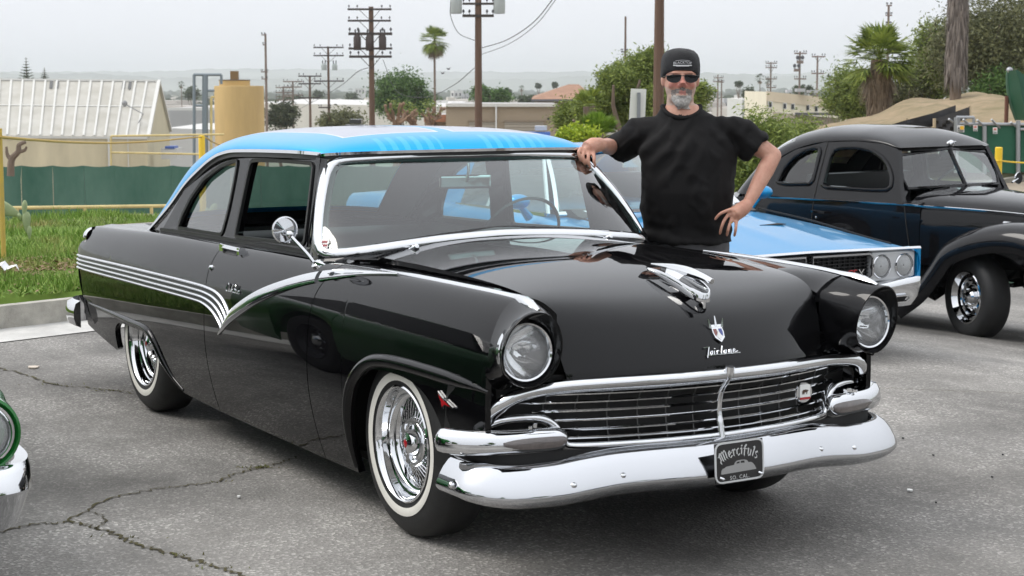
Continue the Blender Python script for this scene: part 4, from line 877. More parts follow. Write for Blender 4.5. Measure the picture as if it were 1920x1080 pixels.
# window sticker
MB().holed([(-.030,-.028),(.022,-.026),(.024,.0),(.034,.008),(.028,.034),(.008,.036),(-.004,.028),(-.03,.038),(-.036,.016),(-.03,.004)], [], lambda x, y: (ws_pt(-.950 + x * .75, .10 + y * 1.6, .004), V((-1, .3, 0))), .001).build('window_sticker', mat('sticker_white', (.75, .72, .70), .5), wind, smooth=False)
for body, dy in (('Cryin', .012), ('Lou', -.012)): pass
for k, yy in enumerate((.014, -.008)):
    MB().sweep([ws_pt(-.950 + x * .75, .10 + (yy + .006 * sin(x * 400)) * 1.6, .0055) for x in xr(-.022, .020, 18)], [(-.002, -.0005), (-.002, .0005), (.002, .0005), (.002, -.0005)], (1, -.3, .2)).build('sticker_word', RED, wind, smooth=False)
# ---------------- wheels
def wheel_proto(parent, r=.352, ww=(.236, .267), rim_r=.217):
    w_ = empty('wheel', (0, 0, 0)); w_.parent = parent
    tp = [(.205, .000), (.215, .004), (.235, .010), (.262, .013), (.290, .011), (.318, .002), (.336, -.014), (.346, -.030), (.351, -.05), (.352, -.10), (.351, -.15), (.345, -.172), (.32, -.19), (.25, -.195), (.2, -.18)]
    MB().lathe(tp, 64).build('tyre', RUBBER, w_)
    MB().lathe([(ww[0], .0125), (.245, .0150), (.258, .0160), (ww[1], .0150)], 64).build('whitewall', WHITEWALL, w_)
    grooves = MB()
    for h in (-.062, -.085, -.108, -.131): grooves.lathe([(.3505, h - .003), (.3526, h), (.3505, h + .003)], 48)
    rim = MB().lathe([(.205, -.004), (.218, .002), (.219, .009), (.213, .013), (.207, .008), (.203, -.012), (.198, -.030), (.188, -.033), (.184, -.048), (.180, -.052), (.170, -.054), (.165, -.064), (.158, -.082)], 64).build('rim', CHROME, w_, angle=40)
    MB().lathe([(.0001, -.100), (.165, -.096)], 32).build('wheel_backing', DARK, w_)
    sp_ = MB()
    for k in range(36):
        a = 2 * pi * k / 36
        for da, h0 in ((.16, -.040), (-.16, -.055)):
            p0 = V((.082 * cos(a), .082 * sin(a), h0)); p1 = V((.160 * cos(a + da), .160 * sin(a + da), -.072)); sp_.tube([p0, p1], .0028, 5)
    sp_.build('spokes', CHROME, rim)
    hc = MB().lathe([(.094, -.060), (.094, -.046), (.086, -.036), (.074, -.036), (.066, -.046), (.052, -.044), (.046, -.024), (.040, -.014), (.034, -.012)], 40).build('hub_cap', CHROME, w_, angle=40)
    MB().lathe([(.034, -.013), (.022, -.009)], 24).lathe([(.022, -.009), (.016, -.006)], 24).build('hub_ring', CHROME, hc)
    MB().lathe([(.017, -.008), (.010, -.004), (.0001, -.003)], 20).build('hub_emblem', RED, hc)
    for k in range(3):
        a = 2 * pi * k / 3; MB().box((.055 * cos(a), .055 * sin(a), -.030), (.05, .022, .014), Matrix.Rotation(a, 3, 'Z')).build('knock_off_ear', CHROME, hc, angle=40)
    return w_
WR = Euler((pi / 2, 0, 0)).to_matrix().to_4x4(); WL = Euler((-pi / 2, 0, 0)).to_matrix().to_4x4()
w1 = wheel_proto(sedan)
for i, (x, y, M, a) in enumerate(((0, -.822, WR, .3), (0, .822, WL, .9), (-2.934, -.822, WR, 1.2), (-2.934, .822, WL, .2))):
    o = w1 if i == 0 else copy_tree(w1, sedan); o.matrix_local = Matrix.Translation((x, y, .352)) @ M @ Matrix.Rotation(a, 4, 'Z')
# ---------------- interior
VINYL = mat('black_vinyl', (.012, .012, .013), .45, bump=.05, bscale=200)
MB().sweep([V((-.86, y, .93 - .03 * (y / .7) ** 2)) for y in xr(-.72, .72, 15)], [(-.14, -.10), (-.14, .04), (-.05, .075), (.06, .065), (.13, .03), (.13, -.1)], (0, 0, 1)).build('dashboard', VINYL, sedan)
for nm, x, zt_ in (('front_seat', -1.75, .86), ('rear_seat', -2.75, .90)):
    s_ = MB().sweep([V((x, y, 0)) for y in xr(-.66, .66, 13)], [(-.07, .30), (-.11, zt_ - .02), (-.07, zt_ + .015), (-.01, zt_ + .02), (.05, zt_ - .03), (.10, .55), (.52, .52), (.58, .46), (.58, .30)], (0, 0, 1))
    s_.v = [(2 * x - p[0] if False else p[0], p[1], p[2]) for p in s_.v]
    # sweep side axis is +x for tangent +y
    s_.build(nm, VINYL, sedan, angle=50)
MB().lathe([(.20, -.008), (.208, 0), (.20, .008), (.192, 0)], 40, Matrix.Translation((-1.16, .36, .985)) @ Euler((0, radians(-62), 0)).to_matrix().to_4x4()).tube([V((-1.16, .36, .985)), V((-.9, .36, .88))], .022, 8).box((-1.16, .36, .985), (.02, .38, .02)).build('steering_wheel', mat('wheel_rim_black', (.02, .02, .022), .25, coat=.5), sedan)
# inner door trim so the cabin is closed and dark
for sgn in (-1, 1): MB().grid([[V((x, sgn * .72, z)) for z in (.25, .955)] for x in (-2.9, -.7)]).build('inner_trim', VINYL, sedan, smooth=False)
MB().grid([[V((-2.88, y, .30)), V((-2.90, y, .93)), V((-3.2, y, .945))] for y in (-.72, .72)]).build('parcel_shelf', VINYL, sedan, smooth=False)
mi = ws_pt(.03, .80) + V((-.10, 0, -.06)); rv = MB().box((0, 0, 0), (.022, .235, .062)).build('rear_view_mirror', CHROME, sedan, M=Matrix.Translation(mi) @ Euler((0, .1, -.25)).to_matrix().to_4x4(), smooth=False)
md = rv.modifiers.new('b', 'BEVEL'); md.width = .012; md.segments = 3
MB().tube([mi + V((.012, 0, .0)), mi + V((.03, 0, .05)), mi + V((.02, 0, .105))], .007, 8).build('mirror_stalk', CHROME, rv)
# ================================================================== neighbouring cars
def tab(T): return [r[0] for r in T][::-1], [[r[k] for r in T][::-1] for k in range(1, len(T[0]))]
def loft_side(T, zb, xs, prof):
    "T rows (x, half width, shoulder z, centre z); prof list of (dw, tz) below shoulder; returns rows across from right sill over the top to left sill"
    X, (Wt, Zs, Zc) = tab(T); rows = []
    for x in xs:
        w_, zs, zc, z0 = ip(x, X, Wt), ip(x, X, Zs), ip(x, X, Zc), zb(x); h = []
        for dw, tz in prof: h.append(V((x, -(w_ - dw), lerp(z0, zs, tz))))
        t0 = h[-1]
        for k in (.04, .10, .2, .35, .48, .52, .56, .7, .84, .90, .96, 1.0): h.append(V((x, t0.y * (1 - k), zs + (zc - zs) * (1 - (1 - k) ** 2.2) + (.007 * sstep(.48, .56, k) + .010 * sstep(.84, 1.0, k)) * sstep(.0, -.4, x))))
        rows.append(h + [V((p.x, -p.y, p.z)) for p in h[-2::-1]])
    return rows
def arch_fn(base, arcs):
    def f(x):
        for xc, r, zc in arcs:
            if abs(x - xc) < r: return max(base, zc + sqrt(r * r - (x - xc) ** 2))
        return base
    return f
def arch_xs(a, b, arcs, n=50):
    xs = xr(a, b, n)
    for xc, r, zc in arcs: xs += [xc + r * cos(pi * k / 20) for k in range(21)] + [xc + r + 1e-4, xc - r - 1e-4]
    return sorted(x for x in set(xs) if min(a, b) <= x <= max(a, b))
def simple_wheel(parent, r, w_, rimr, x, y, zc, left, steer=0.0, chrome=True, red=None, holes=5):
    s = -1 if left else 1; e_ = empty('wheel'); e_.parent = parent
    MB().lathe([(rimr, 0), (rimr + .02, .008), (lerp(rimr, r, .55), .014), (r - .03, .004), (r - .01, -.014), (r, -.04), (r, -w_ + .04), (r - .02, -w_ + .005), (rimr, -w_)], 48).build('tyre', RUBBER, e_)
    rm = MB().lathe([(rimr - .005, -.004), (rimr + .006, .006), (rimr - .004, .011), (rimr - .012, -.01), (rimr - .022, -.035), (rimr - .05, -.042), (rimr - .062, -.07), (rimr * .5, -.062), (rimr * .46, -.05), (.0001, -.05)], 40).build('rim', CHROME if chrome else mat('wheel_grey', (.06, .06, .065), .45, .5), e_, angle=40)
    MB().lathe([(rimr * .30, -.052), (rimr * .30, -.03), (rimr * .22, -.012), (.0001, -.004)], 20).build('hub_cap', CHROME, e_)
    for k in range(holes): a = 2 * pi * k / holes; MB().lathe([(.013, -.058), (.012, -.036), (.0001, -.033)], 8, Matrix.Translation((rimr * .42 * cos(a), rimr * .42 * sin(a), 0))).build('lug_nut', CHROME, e_)
    for k in range(8): a = 2 * pi * k / 8; MB().lathe([(.018, -.0605), (.0001, -.0600)], 10, Matrix.Translation((rimr * .60 * cos(a), rimr * .60 * sin(a), 0))).build('vent_hole', DARK, e_)
    e_.matrix_local = Matrix.Translation((x, y, zc)) @ Matrix.Rotation(steer, 4, 'Z') @ (WL if left else WR); return e_
def lamp(parent, c, r, yawl=0.0, pit=0.0, ring=CHROME):
    M = Matrix.Translation(c) @ Euler((0, pi / 2 - pit, yawl)).to_matrix().to_4x4()
    l = MB().lathe([(r * 1.12, -.02), (r * 1.12, .004), (r * 1.05, .010), (r, .004)], 28, M).build('headlight_ring', ring, parent)
    MB().lathe([(.0001, -.05), (r * .6, -.03), (r, .0)], 28, M).build('headlight_reflector', REFL, l); MB().lathe([(.0001, .022), (r * .5, .017), (r * .85, .007), (r, .0)], 28, M).build('headlight_lens', LENS, l); MB().ball(M @ V((0, 0, -.01)), r * .13, 8, 6).build('headlight_bulb', DARK, l); return l
# ---------------- blue muscle car
BLUEP = mat('blue_paint', (.004, .235, .50), .40, .5, .65, .02, spec=.1)
bu = empty('blue_coupe', (-2.974, 3.536, -.123), 0, 'bright blue muscle car with twin round headlights parked beyond the black sedan', 'car')
TB_ = [(.05,.925,.712,.730),(-.02,.935,.722,.745),(-.3,.955,.745,.785),(-.9,.972,.795,.865),(-1.35,.978,.835,.915),(-1.9,.98,.865,.93),(-3.0,.98,.88,.93),(-3.8,.985,.91,.94),(-4.5,.965,.90,.93),(-4.95,.92,.87,.885)]
arcs = [(-.98, .40, .33), (-3.82, .40, .33)]; zbB0 = arch_fn(.20, arcs); zbB = lambda x: max(zbB0(x), .20 + .32 * sstep(-.45, .03, x)); PRO = [(.07, 0), (.03, .10), (.008, .30), (0, .52), (.006, .72), (.022, .88), (.05, .96), (.085, 1.0)]
rows = loft_side(TB_, zbB, arch_xs(.05, -4.95, arcs), PRO)
MB().grid(rows).poly(rows[0], True).build('body', BLUEP, bu, angle=40); MB().box((-.14, 0, .52), (.04, 1.8, .38)).build('bulkhead', DARK, bu, smooth=False)
def bput(mb, name, m, parent=bu, **k): return mb.build(name, m, parent, **k)
bput(MB().box((-2.45, 0, .40), (4.6, 1.6, .3)), 'underbody', DARK, smooth=False)
# hood seams, scoops, front lip trim
for sgn in (-1, 1):
    bput(MB().sweep([V((x, sgn * ip(x, [-1.5, .02], [.80, .76]), ip(x, [-1.5,-.9,-.3,.02], [.886,.838,.767,.735]) + .010)) for x in xr(-1.5, -.05, 14)], [(-.004, -.01), (-.004, .001), (.004, .001), (.004, -.01)], (0, 0, 1)), 'hood_seam', DARK)
    bput(MB().box((-.78, sgn * .30, .845), (.15, .22, .004)), 'hood_vent', DARK, smooth=False)
    # vents near windscreen
    for k in range(4): bput(MB().box((-1.22 - .03 * k, sgn * .25, .928 + .004 * k), (.012, .5, .004)), 'cowl_slat', DARK, smooth=False)
tr = spline([(.045,y_,.722 + .010 * (1 - abs(y_) / .93)) for y_ in xr(-.93, .93, 15)], 2)
bput(MB().sweep(tr, [(-.008, -.012), (-.008, .006), (.008, .006), (.008, -.012)], (1, 0, .6)), 'front_lip_trim', CHROME)
# front face
GB = mat('grille_black', (.012, .012, .013), .5)
bput(MB().box((-.06, 0, .61), (.06, 1.10, .19)), 'grille_backing', GB, smooth=False)
for sgn in (-1, 1):
    fr_ = [(.035, sgn * .03, .535), (.035, sgn * .50, .535), (.035, sgn * .53, .56), (.035, sgn * .53, .675), (.035, sgn * .50, .70), (.035, sgn * .03, .70)]
    bput(MB().sweep(fr_, [(-.006, -.008), (-.006, .006), (.006, .006), (.006, -.008)], (1, 0, 0), closed=True), 'grille_frame', mat('grille_frame_grey', (.45, .45, .46), .25, .9))
    for k in range(7): bput(MB().box((-.012, sgn * .28, .552 + .022 * k), (.02, .50, .005)), 'grille_bar', GB, smooth=False)
    for k in range(11): bput(MB().box((-.016, sgn * (.06 + .044 * k), .617), (.02, .004, .155)), 'grille_rod', GB, smooth=False)
    bz_ = MB().box((.0, sgn * .715, .612), (.06, .375, .195)).build('headlight_panel', mat('panel_silver', (.50, .51, .52), .4, .2), bu, smooth=False); md = bz_.modifiers.new('b', 'BEVEL'); md.width = .015; md.segments = 3
    for y in (.605, .80): lamp(bu, (.035, sgn * y, .612), .070)
    bput(MB().box((-.02, sgn * .925, .62), (.12, .03, .20)), 'fender_cap', BLUEP, smooth=False)
for i, (ch, y, m) in enumerate((('G', .335, RED), ('S', .375, RED), ('X', .425, WINW if 'WINW' in globals() else CHROME))):
    q = text_mb(ch, .075, .003); q.build('badge_letter', m if m is RED else CHROME, bu, M=frame((.045, y, .575), (0, 1, 0), (0, 0, 1)), smooth=False, fix=False)
# bumper
bpP = spline([(.10,0,0),(.095,.4,0),(.085,.7,0),(.07,.88,0),(.02,.965,0),(-.08,.99,0),(-.25,.995,0)], 5); bpP = sym(bpP); rows = []
for p in bpP:
    a = abs(p.y); up_ = .035 * sstep(.5, .9, a); rows.append([V((p.x - .10, p.y, .505 + up_)), V((p.x - .02, p.y, .505 + up_)), V((p.x, p.y, .49 + up_)), V((p.x + .004, p.y, .46 + up_ * .8)), V((p.x - .02, p.y * .995, .40)), V((p.x - .07, p.y * .985, .335)), V((p.x - .13, p.y * .98, .325))])
bput(MB().grid(rows), 'front_bumper', CHROME, angle=50)
for sgn in (-1, 1): bput(MB().sweep([(.098 - .02, sgn * .66, .415), (.092 - .02, sgn * .80, .415), (.09 - .02, sgn * .82, .40), (.05, sgn * .80, .37), (.05, sgn * .68, .37)], [(-.004, -.004), (-.004, .012), (.004, .012), (.004, -.004)], (1, 0, 0), closed=True), 'bumper_slot', CHROME); bput(MB().poly([(.075, sgn * .67, .414), (.070, sgn * .80, .414), (.045, sgn * .80, .372), (.047, sgn * .68, .372)]), 'slot_dark', DARK, smooth=False)
bput(MB().box((.0, 0, .44), (.06, 1.3, .09)), 'valance', DARK, smooth=False)
# cabin
def bu_ws(s, v): a = abs(s); b_ = V((-1.32 - .38 * a ** 2.2, .80 * s, .925 - .03 * a * a)); t_ = V((-2.02 - .16 * a ** 2, .60 * s, 1.315 - .02 * a * a)); return b_.lerp(t_, v) + V((.02, 0, .01)) * sin(pi * v)
bput(MB().grid([[bu_ws(s, v / 6) for s in xr(-1, 1, 21)] for v in range(7)]), 'windshield', WGLASS)
wl = [bu_ws(s, 0) for s in xr(-1, 1, 21)] + [bu_ws(1, v / 6) for v in range(1, 6)] + [bu_ws(s, 1) for s in xr(1, -1, 21)] + [bu_ws(-1, v / 6) for v in range(5, 0, -1)]
bput(MB().sweep(wl, [(-.018, -.004), (-.014, .010), (.014, .010), (.018, -.004)], [(V((.7, 0, .7)) + V((0, p.y, 0))).normalized() for p in wl], closed=True), 'windshield_trim', CHROME)
def bu_roof(i, s):
    xe = lerp(-3.95, -2.17, i); xc = lerp(-4.15, -2.0, i); a = abs(s); ye = ip(xe, [-3.95,-3.4,-2.9,-2.17], [.72,.64,.62,.60]); ze = ip(xe, [-3.95,-3.6,-3.3,-2.9,-2.17], [.93,1.10,1.22,1.295,1.285]); zc = ip(xc, [-4.15,-3.8,-3.4,-3.0,-2.6,-2.2,-2.0], [.94,1.13,1.27,1.335,1.35,1.335,1.31]); y = ye * sin(a * pi / 2); h = max(0, 1 - (y / ye) ** 2.4) ** .5
    return V((lerp(xe, xc, h), y if s > 0 else -y, lerp(ze, zc, h)))
bput(MB().grid([[bu_roof(i / 20, s) for s in xr(-1, 1, 25)] for i in range(21)]), 'roof', BLUEP)
for sgn in (-1, 1):
    f = lambda x, z: (V((x, sgn * (.84 - .50 * (z - .88)), z)), V((0, -sgn, 0)))
    fz = lambda x, z: f(x, z)[0]
    bput(MB().poly([fz(-1.80, .885), fz(-2.16, 1.27), fz(-2.7, 1.285), fz(-3.02, 1.27), fz(-3.10, 1.2), fz(-3.05, .895)]), 'side_glass', SGLASS, smooth=False)
    bput(MB().poly([fz(-3.05, .885), fz(-3.10, 1.2), fz(-3.05, 1.285), fz(-3.3, 1.235), fz(-3.6, 1.11), fz(-3.95, .915)]), 'sail_panel', BLUEP, smooth=False)
    bput(MB().sweep([fz(-1.76, .885), fz(-2.15, 1.28), fz(-2.6, 1.298), fz(-3.1, 1.285)], [(-.015, -.006), (-.015, .012), (.015, .012), (.015, -.006)], (0, sgn, 0)), 'window_trim', CHROME)
    bput(MB().sweep([fz(-1.80, .885), fz(-3.1, .885)], [(-.012, -.006), (-.012, .01), (.012, .01), (.012, -.006)], (0, sgn, 0)), 'belt_trim', CHROME)
    bput(MB().sweep([fz(-2.62, .885), fz(-2.64, 1.28)], [(-.022, -.006), (-.022, .01), (.022, .01), (.022, -.006)], (0, sgn, 0)), 'pillar_trim', CHROME)
    mm = MB().ball((-1.80, sgn * 1.06, .985), (.085, .085, .052), 16, 10).build('side_mirror', BLUEP, bu); MB().tube([V((-1.80, sgn * 1.04, .95)), V((-1.82, sgn * .96, .87))], [.02, .035], 8).build('mirror_foot', BLUEP, mm)
    for x in (-1.70, -3.10): bput(MB().sweep([V((x, -sgn * -.985 if False else sgn * (.984 - (.05 if z > .8 else 0)), z)) for z in (.25, .4, .6, .74, .80)], [(-.003, -.002), (-.003, .002), (.003, .002), (.003, -.002)], (0, sgn, 0)), 'door_seam', DARK)
    hd = bput(MB().box((-2.95, sgn * .985, .76), (.18, .02, .03)), 'door_handle', CHROME, smooth=False)
bput(MB().box((-2.6, 0, .72), (2.0, 1.5, .34)), 'cabin_floor', DARK, smooth=False)
for nm, x in (('front_seat', -2.75), ('rear_seat', -3.5)): bput(MB().box((x, -.36, .86), (.16, .55, .5)).box((x, .36, .86), (.16, .55, .5)), nm, VINYL, smooth=False)
bput(MB().box((-1.92, 0, 1.22), (.02, .22, .055)), 'rear_view_mirror', CHROME, smooth=False)
bput(MB().lathe([(.19, -.012), (.2, 0), (.19, .012), (.18, 0)], 30, Matrix.Translation((-2.05, .38, .96)) @ Euler((0, radians(-60), 0)).to_matrix().to_4x4()), 'steering_wheel', VINYL)
bput(MB().sweep([V((-1.7, y, .88)) for y in xr(-.76, .76, 5)], [(-.2, -.1), (-.2, .03), (.1, .05), (.22, 0), (.22, -.1)], (0, 0, 1)), 'dashboard', VINYL)
for x in (-.98, -3.82):
    for sgn in (-1, 1): simple_wheel(bu, .335, .22, .19, x, sgn * .93, .335, sgn > 0)
# ---------------- black 1940s coupe
ck = empty('black_coupe', (-4.533, 7.114, -.34), radians(8), 'black rounded forties coupe with chrome wheel parked farthest along the row', 'car')
def cput(mb, name, m, parent=ck, **k): return mb.build(name, m, parent, **k)
BP2 = mat('black_paint_soft', (.006, .006, .007), .3, 0, 1.0, .05, spec=.0); BP2.node_tree.nodes['Principled BSDF'].inputs['Coat IOR'].default_value = 1.4
def c_w(x, z): 
    w_ = ip(x, [-3.9,-3.5,-3.0,-2.4,-1.6,-.8,-.5], [.30,.52,.66,.735,.755,.745,.72]); return w_ - .10 * max(0, .75 - z) ** 1.6 - .22 * max(0, z - .82) ** 1.8
def c_belt(x): return ip(x, [-3.9,-3.5,-3.0,-2.6,-2.2,-1.6,-.6], [.62,.80,.93,.995,1.025,1.035,1.042])
rows = []
for x in xr(-3.9, -.50, 40):
    zt_ = c_belt(x); h = [V((x, -c_w(x, z), z)) for z in [lerp(.30, zt_, k / 12) for k in range(13)]]; yb = -h[-1].y
    for k in (.08, .2, .5, 1.0):
        zc = ip(x, [-3.9,-3.5,-3.0,-2.7,-2.4], [.66,.88,1.02,1.07,1.06]); h.append(V((x, -yb * (1 - k), lerp(zt_, zc, 1 - (1 - k) ** 2.4))) if x < -2.35 else V((x, -yb + .05 * k, zt_ + .02 * k)))
    rows.append(h)
lo = MB().grid(rows); cput(lo, 'body_side', BP2, angle=50); cput(lo.mirror_y(), 'body_side', BP2, angle=50)
def c_lean(z): return .735 - .26 * (z - 1.04) - .10 * max(0, z - 1.04) ** 2
CE_X = [-2.42,-2.30,-2.15,-1.95,-1.65,-1.3,-1.0,-.80]; CE_Z = [1.03,1.20,1.34,1.445,1.512,1.53,1.515,1.478]
def c_ze(x): return ip(x, CE_X, CE_Z)
def c_zc(x): return ip(x, [-2.80,-2.68,-2.5,-2.3,-2.05,-1.7,-1.35,-1.1,-.95,-.85,-.775], [1.03,1.16,1.36,1.515,1.612,1.655,1.655,1.63,1.59,1.545,1.487])
def c_roof(i, s):
    xe, xc = lerp(-2.42, -.83, i), lerp(-2.80, -.775, i); ye = c_lean(c_ze(xe)); a = abs(s); y = ye * sin(a * pi / 2) ** .95; h = max(0, 1 - (y / ye) ** 2.2) ** .52
    return V((lerp(xe, xc, h ** .8), y if s > 0 else -y, lerp(c_ze(xe), c_zc(xc), h)))
roofP = [[c_roof(i / 40, s) for s in xr(-1, 1, 33)] for i in range(41)]
b = MB(); m_ = 33; b.v = [tuple(p) for r in roofP for p in r]
for i in range(40):
    for j in range(32):
        if .12 < (i + .5) / 40 < .30 and (4 < j < 14 or 17 < j < 27): continue
        b.f.append([i * m_ + j, (i + 1) * m_ + j, (i + 1) * m_ + j + 1, i * m_ + j + 1])
cput(b, 'roof', BP2, angle=60)
for j0, j1 in ((4, 15), (17, 28)): cput(MB().grid([[roofP[i][j] * 1.0 for j in range(j0, j1)] for i in range(4, 14)]), 'rear_window', SGLASS)
dgl = [(-1.562,1.150),(-1.548,1.40),(-1.51,1.45),(-1.43,1.468),(-1.263,1.475),(-1.10,1.455),(-.97,1.40),(-.887,1.335),(-.825,1.245),(-.815,1.17),(-.85,1.138),(-1.0,1.130),(-1.50,1.128)]
qgl = [(-2.088,1.150),(-2.047,1.275),(-1.955,1.375),(-1.85,1.432),(-1.75,1.455),(-1.68,1.452),(-1.665,1.42),(-1.672,1.19),(-1.70,1.15),(-1.98,1.135)]
outl = [(-2.42,1.03),(-2.30,1.195),(-2.15,1.335),(-1.95,1.44),(-1.65,1.508),(-1.3,1.526),(-1.0,1.512),(-.835,1.475),(-.79,1.36),(-.73,1.18),(-.66,1.03)]
for sgn in (-1, 1):
    f = lambda x, z, o=0.0: (V((x, sgn * (c_lean(z) + o), z)), V((0, -sgn, 0)))
    cput(MB().holed(outl, [rnd(dgl, 3)[::-1], rnd(qgl, 3)[::-1]], f, .05), 'side_upper', BP2, angle=30)
    for L2, nm in ((dgl, 'door_window_frame'), (qgl, 'quarter_window_frame')):
        P = [f(*p, .004)[0] for p in rnd(L2, 3)]; cput(MB().sweep(P, [(-.02, -.02), (-.016, .006), (0, .011), (.016, .006), (.02, -.02)], (0, sgn, 0), closed=True), nm, BP2)
    cput(MB().poly([f(*p, -.03)[0] for p in rnd(qgl, 3)]), 'quarter_glass', SGLASS, smooth=False)
    for a_, b_ in (((-1.605, 1.52), (-1.64, .40)),): 
        P = [V((lerp(a_[0], b_[0], k / 12), sgn * ((c_lean(z) if z > 1.04 else c_w(lerp(a_[0], b_[0], k / 12), z)) + .002), z)) for k, z in [(k, lerp(a_[1], b_[1], k / 12)) for k in range(13)]]; cput(MB().sweep(P, [(-.004, -.004), (-.004, .002), (.004, .002), (.004, -.004)], (0, sgn, 0)), 'door_seam', DARK)
    P = [V((ip(z, [.35,.6,.9,1.05], [-.60,-.58,-.63,-.66]), sgn * (c_w(-.62, z) + .002), z)) for z in xr(.35, 1.05, 10)]; cput(MB().sweep(P, [(-.004, -.004), (-.004, .002), (.004, .002), (.004, -.004)], (0, sgn, 0)), 'door_seam', DARK)
    P = [V((x, sgn * (c_w(x, z) + .004), z)) for x, z in [(x, c_belt(x) - .012) for x in xr(-2.3, -.52, 24)]]; cput(MB().sweep(P, [(-.009, -.004), (-.006, .005), (.006, .005), (.009, -.004)], (0, sgn, 0)), 'belt_moulding', CHROME)
    cput(MB().sweep([V((-1.60, sgn * .79, .925)), V((-1.45, sgn * .79, .922))], [(-.010, -.006), (-.008, .008), (.008, .008), (.010, -.006)], (0, sgn, 0)), 'door_handle', CHROME); cput(MB().lathe([(.010, 0), (.009, .008), (.0001, .010)], 10, frame((-1.57, sgn * .757, .875), (1, 0, 0), (0, 0, -sgn))), 'door_lock', CHROME)
    # windscreen half, flat pane in a painted frame
    q = [V((-.608, sgn * .012, 1.168)), V((-.722, sgn * .60, 1.152)), V((-.760, sgn * .625, 1.23)), V((-.815, sgn * .60, 1.38)), V((-.835, sgn * .55, 1.425)), V((-.785, sgn * .012, 1.465))]
    cput(MB().poly(q), 'windshield_pane', WGLASS, smooth=False); cput(MB().sweep(q, [(-.014, -.01), (-.010, .010), (.010, .010), (.014, -.01)], (.8, 0, .4), closed=True), 'windshield_frame', BP2)
    cput(MB().tube([V((-.60, sgn * .22, 1.16)), V((-.64, sgn * .36, 1.165)), V((-.69, sgn * .5, 1.165))], .006, 6), 'wiper', DARK)
    # A post
    cput(MB().grid([[q[1] + V((0, 0, -.03)), q[2], q[3], q[4] + V((0, 0, .03))], [V((-.69, sgn * .70, 1.05)), V((-.75, sgn * c_lean(1.22), 1.22)), V((-.80, sgn * c_lean(1.38), 1.38)), V((-.84, sgn * c_lean(1.48), 1.48))]]), 'windshield_post', BP2)
    # pontoon fender
    def pont(path, ys, offs, name):
        P = spline(path, 6); rows = []
        for i, p in enumerate(P):
            t = P[min(i + 1, len(P) - 1)] - P[max(i - 1, 0)]; n = V((-t.z, 0, t.x)).normalized()
            rows.append([V((p.x, sgn * y, p.z)) - n * o for y, o in zip(ys, offs)])
        cput(MB().grid(rows), name, BP2, angle=60)
    pont([(-.66,0,.30),(-.46,0,.44),(-.345,0,.575),(-.19,0,.765),(.10,0,.893),(.40,0,.945),(.68,0,.92),(.92,0,.80),(1.05,0,.58),(1.06,0,.38)], (.36,.50,.62,.72,.80,.855,.885,.89,.875), (.10,.015,-.005,.0,.02,.06,.115,.18,.22), 'front_fender')
    pont([(-3.75,0,.40),(-3.6,0,.62),(-3.3,0,.78),(-2.95,0,.83),(-2.6,0,.76),(-2.32,0,.56),(-2.15,0,.32)], (.5,.66,.74,.81,.86,.885,.89,.88), (.05,0,0,.01,.04,.10,.18,.26), 'rear_fender')
    cput(MB().box((-1.40, sgn * .80, .27), (1.6, .20, .035)), 'running_board', BP2, smooth=False)
    cput(MB().sweep([V((-.60 + .10 * k, sgn * ip(-.60 + .1 * k, [-.6,.5,.95], [.575,.42,.25]), .955 - .004 * k)) for k in range(12)], [(-.008, -.004), (-.006, .005), (.006, .005), (.008, -.004)], (0, sgn, .2)), 'hood_moulding', CHROME)
    simple_wheel(ck, .335, .20, .205, 0, sgn * .74, .335, sgn > 0, radians(-20)); simple_wheel(ck, .35, .21, .205, -2.845, sgn * .74, .35, sgn > 0)
    lamp(ck, (.98, sgn * .60, .74), .085)
cput(MB().tube([V((-.600, 0, 1.165)), V((-.785, 0, 1.475))], .014, 8), 'windshield_bar', BP2)
cput(MB().lathe([(.03, 0), (.03, .03), (.012, .05), (.0001, .05)], 12, frame((-.80, .02, 1.50), (0, 1, 0), (-.4, 0, .9))), 'roof_marker', CHROME); cput(MB().tube([V((-.82, 0, 1.51)), V((-.74, .03, 1.525))], .006, 6), 'antenna', CHROME)
for y in (-.30, .34): cput(MB().lathe([(.012, 0), (.010, .018), (.0001, .022)], 10, frame((-.93, y, 1.53), (0, 1, 0), (-.4, 0, .9))), 'roof_stud', CHROME)
# hood and cowl
rows = []
for x, w_, zs, zc in ((-.62, .72, 1.035, 1.165), (-.50, .70, 1.035, 1.150), (-.3, .62, 1.03, 1.135), (0, .53, 1.015, 1.115), (.35, .42, .99, 1.085), (.7, .30, .96, 1.05), (.92, .18, .92, .99), (1.02, .06, .86, .90)):
    h = [V((x, -w_ - .01, .55)), V((x, -w_ - .012, .80)), V((x, -w_, zs - .06)), V((x, -w_ * .97, zs)), V((x, -w_ * .85, lerp(zs, zc, .45))), V((x, -w_ * .6, lerp(zs, zc, .78))), V((x, -w_ * .3, lerp(zs, zc, .95))), V((x, 0, zc))]; rows.append(h + [V((p.x, -p.y, p.z)) for p in h[-2::-1]])
rows = [[p for p in r] for r in zip(*[spline([r[j] for r in rows], 4) for j in range(15)])]
cput(MB().grid(rows), 'hood', BP2, angle=50)
for sgn in (-1, 1): cput(MB().sweep([V((x, sgn * (ip(x, [-.62,-.5,-.3,0,.35,.7,.92], [.72,.70,.62,.53,.42,.30,.18]) + .012), ip(x, [-.6,0,.5,.92], [1.028,1.008,.975,.92]))) for x in xr(-.55, .92, 16)], [(-.009, -.006), (-.006, .006), (.006, .006), (.009, -.006)], (0, sgn, 0)), 'belt_moulding', CHROME)
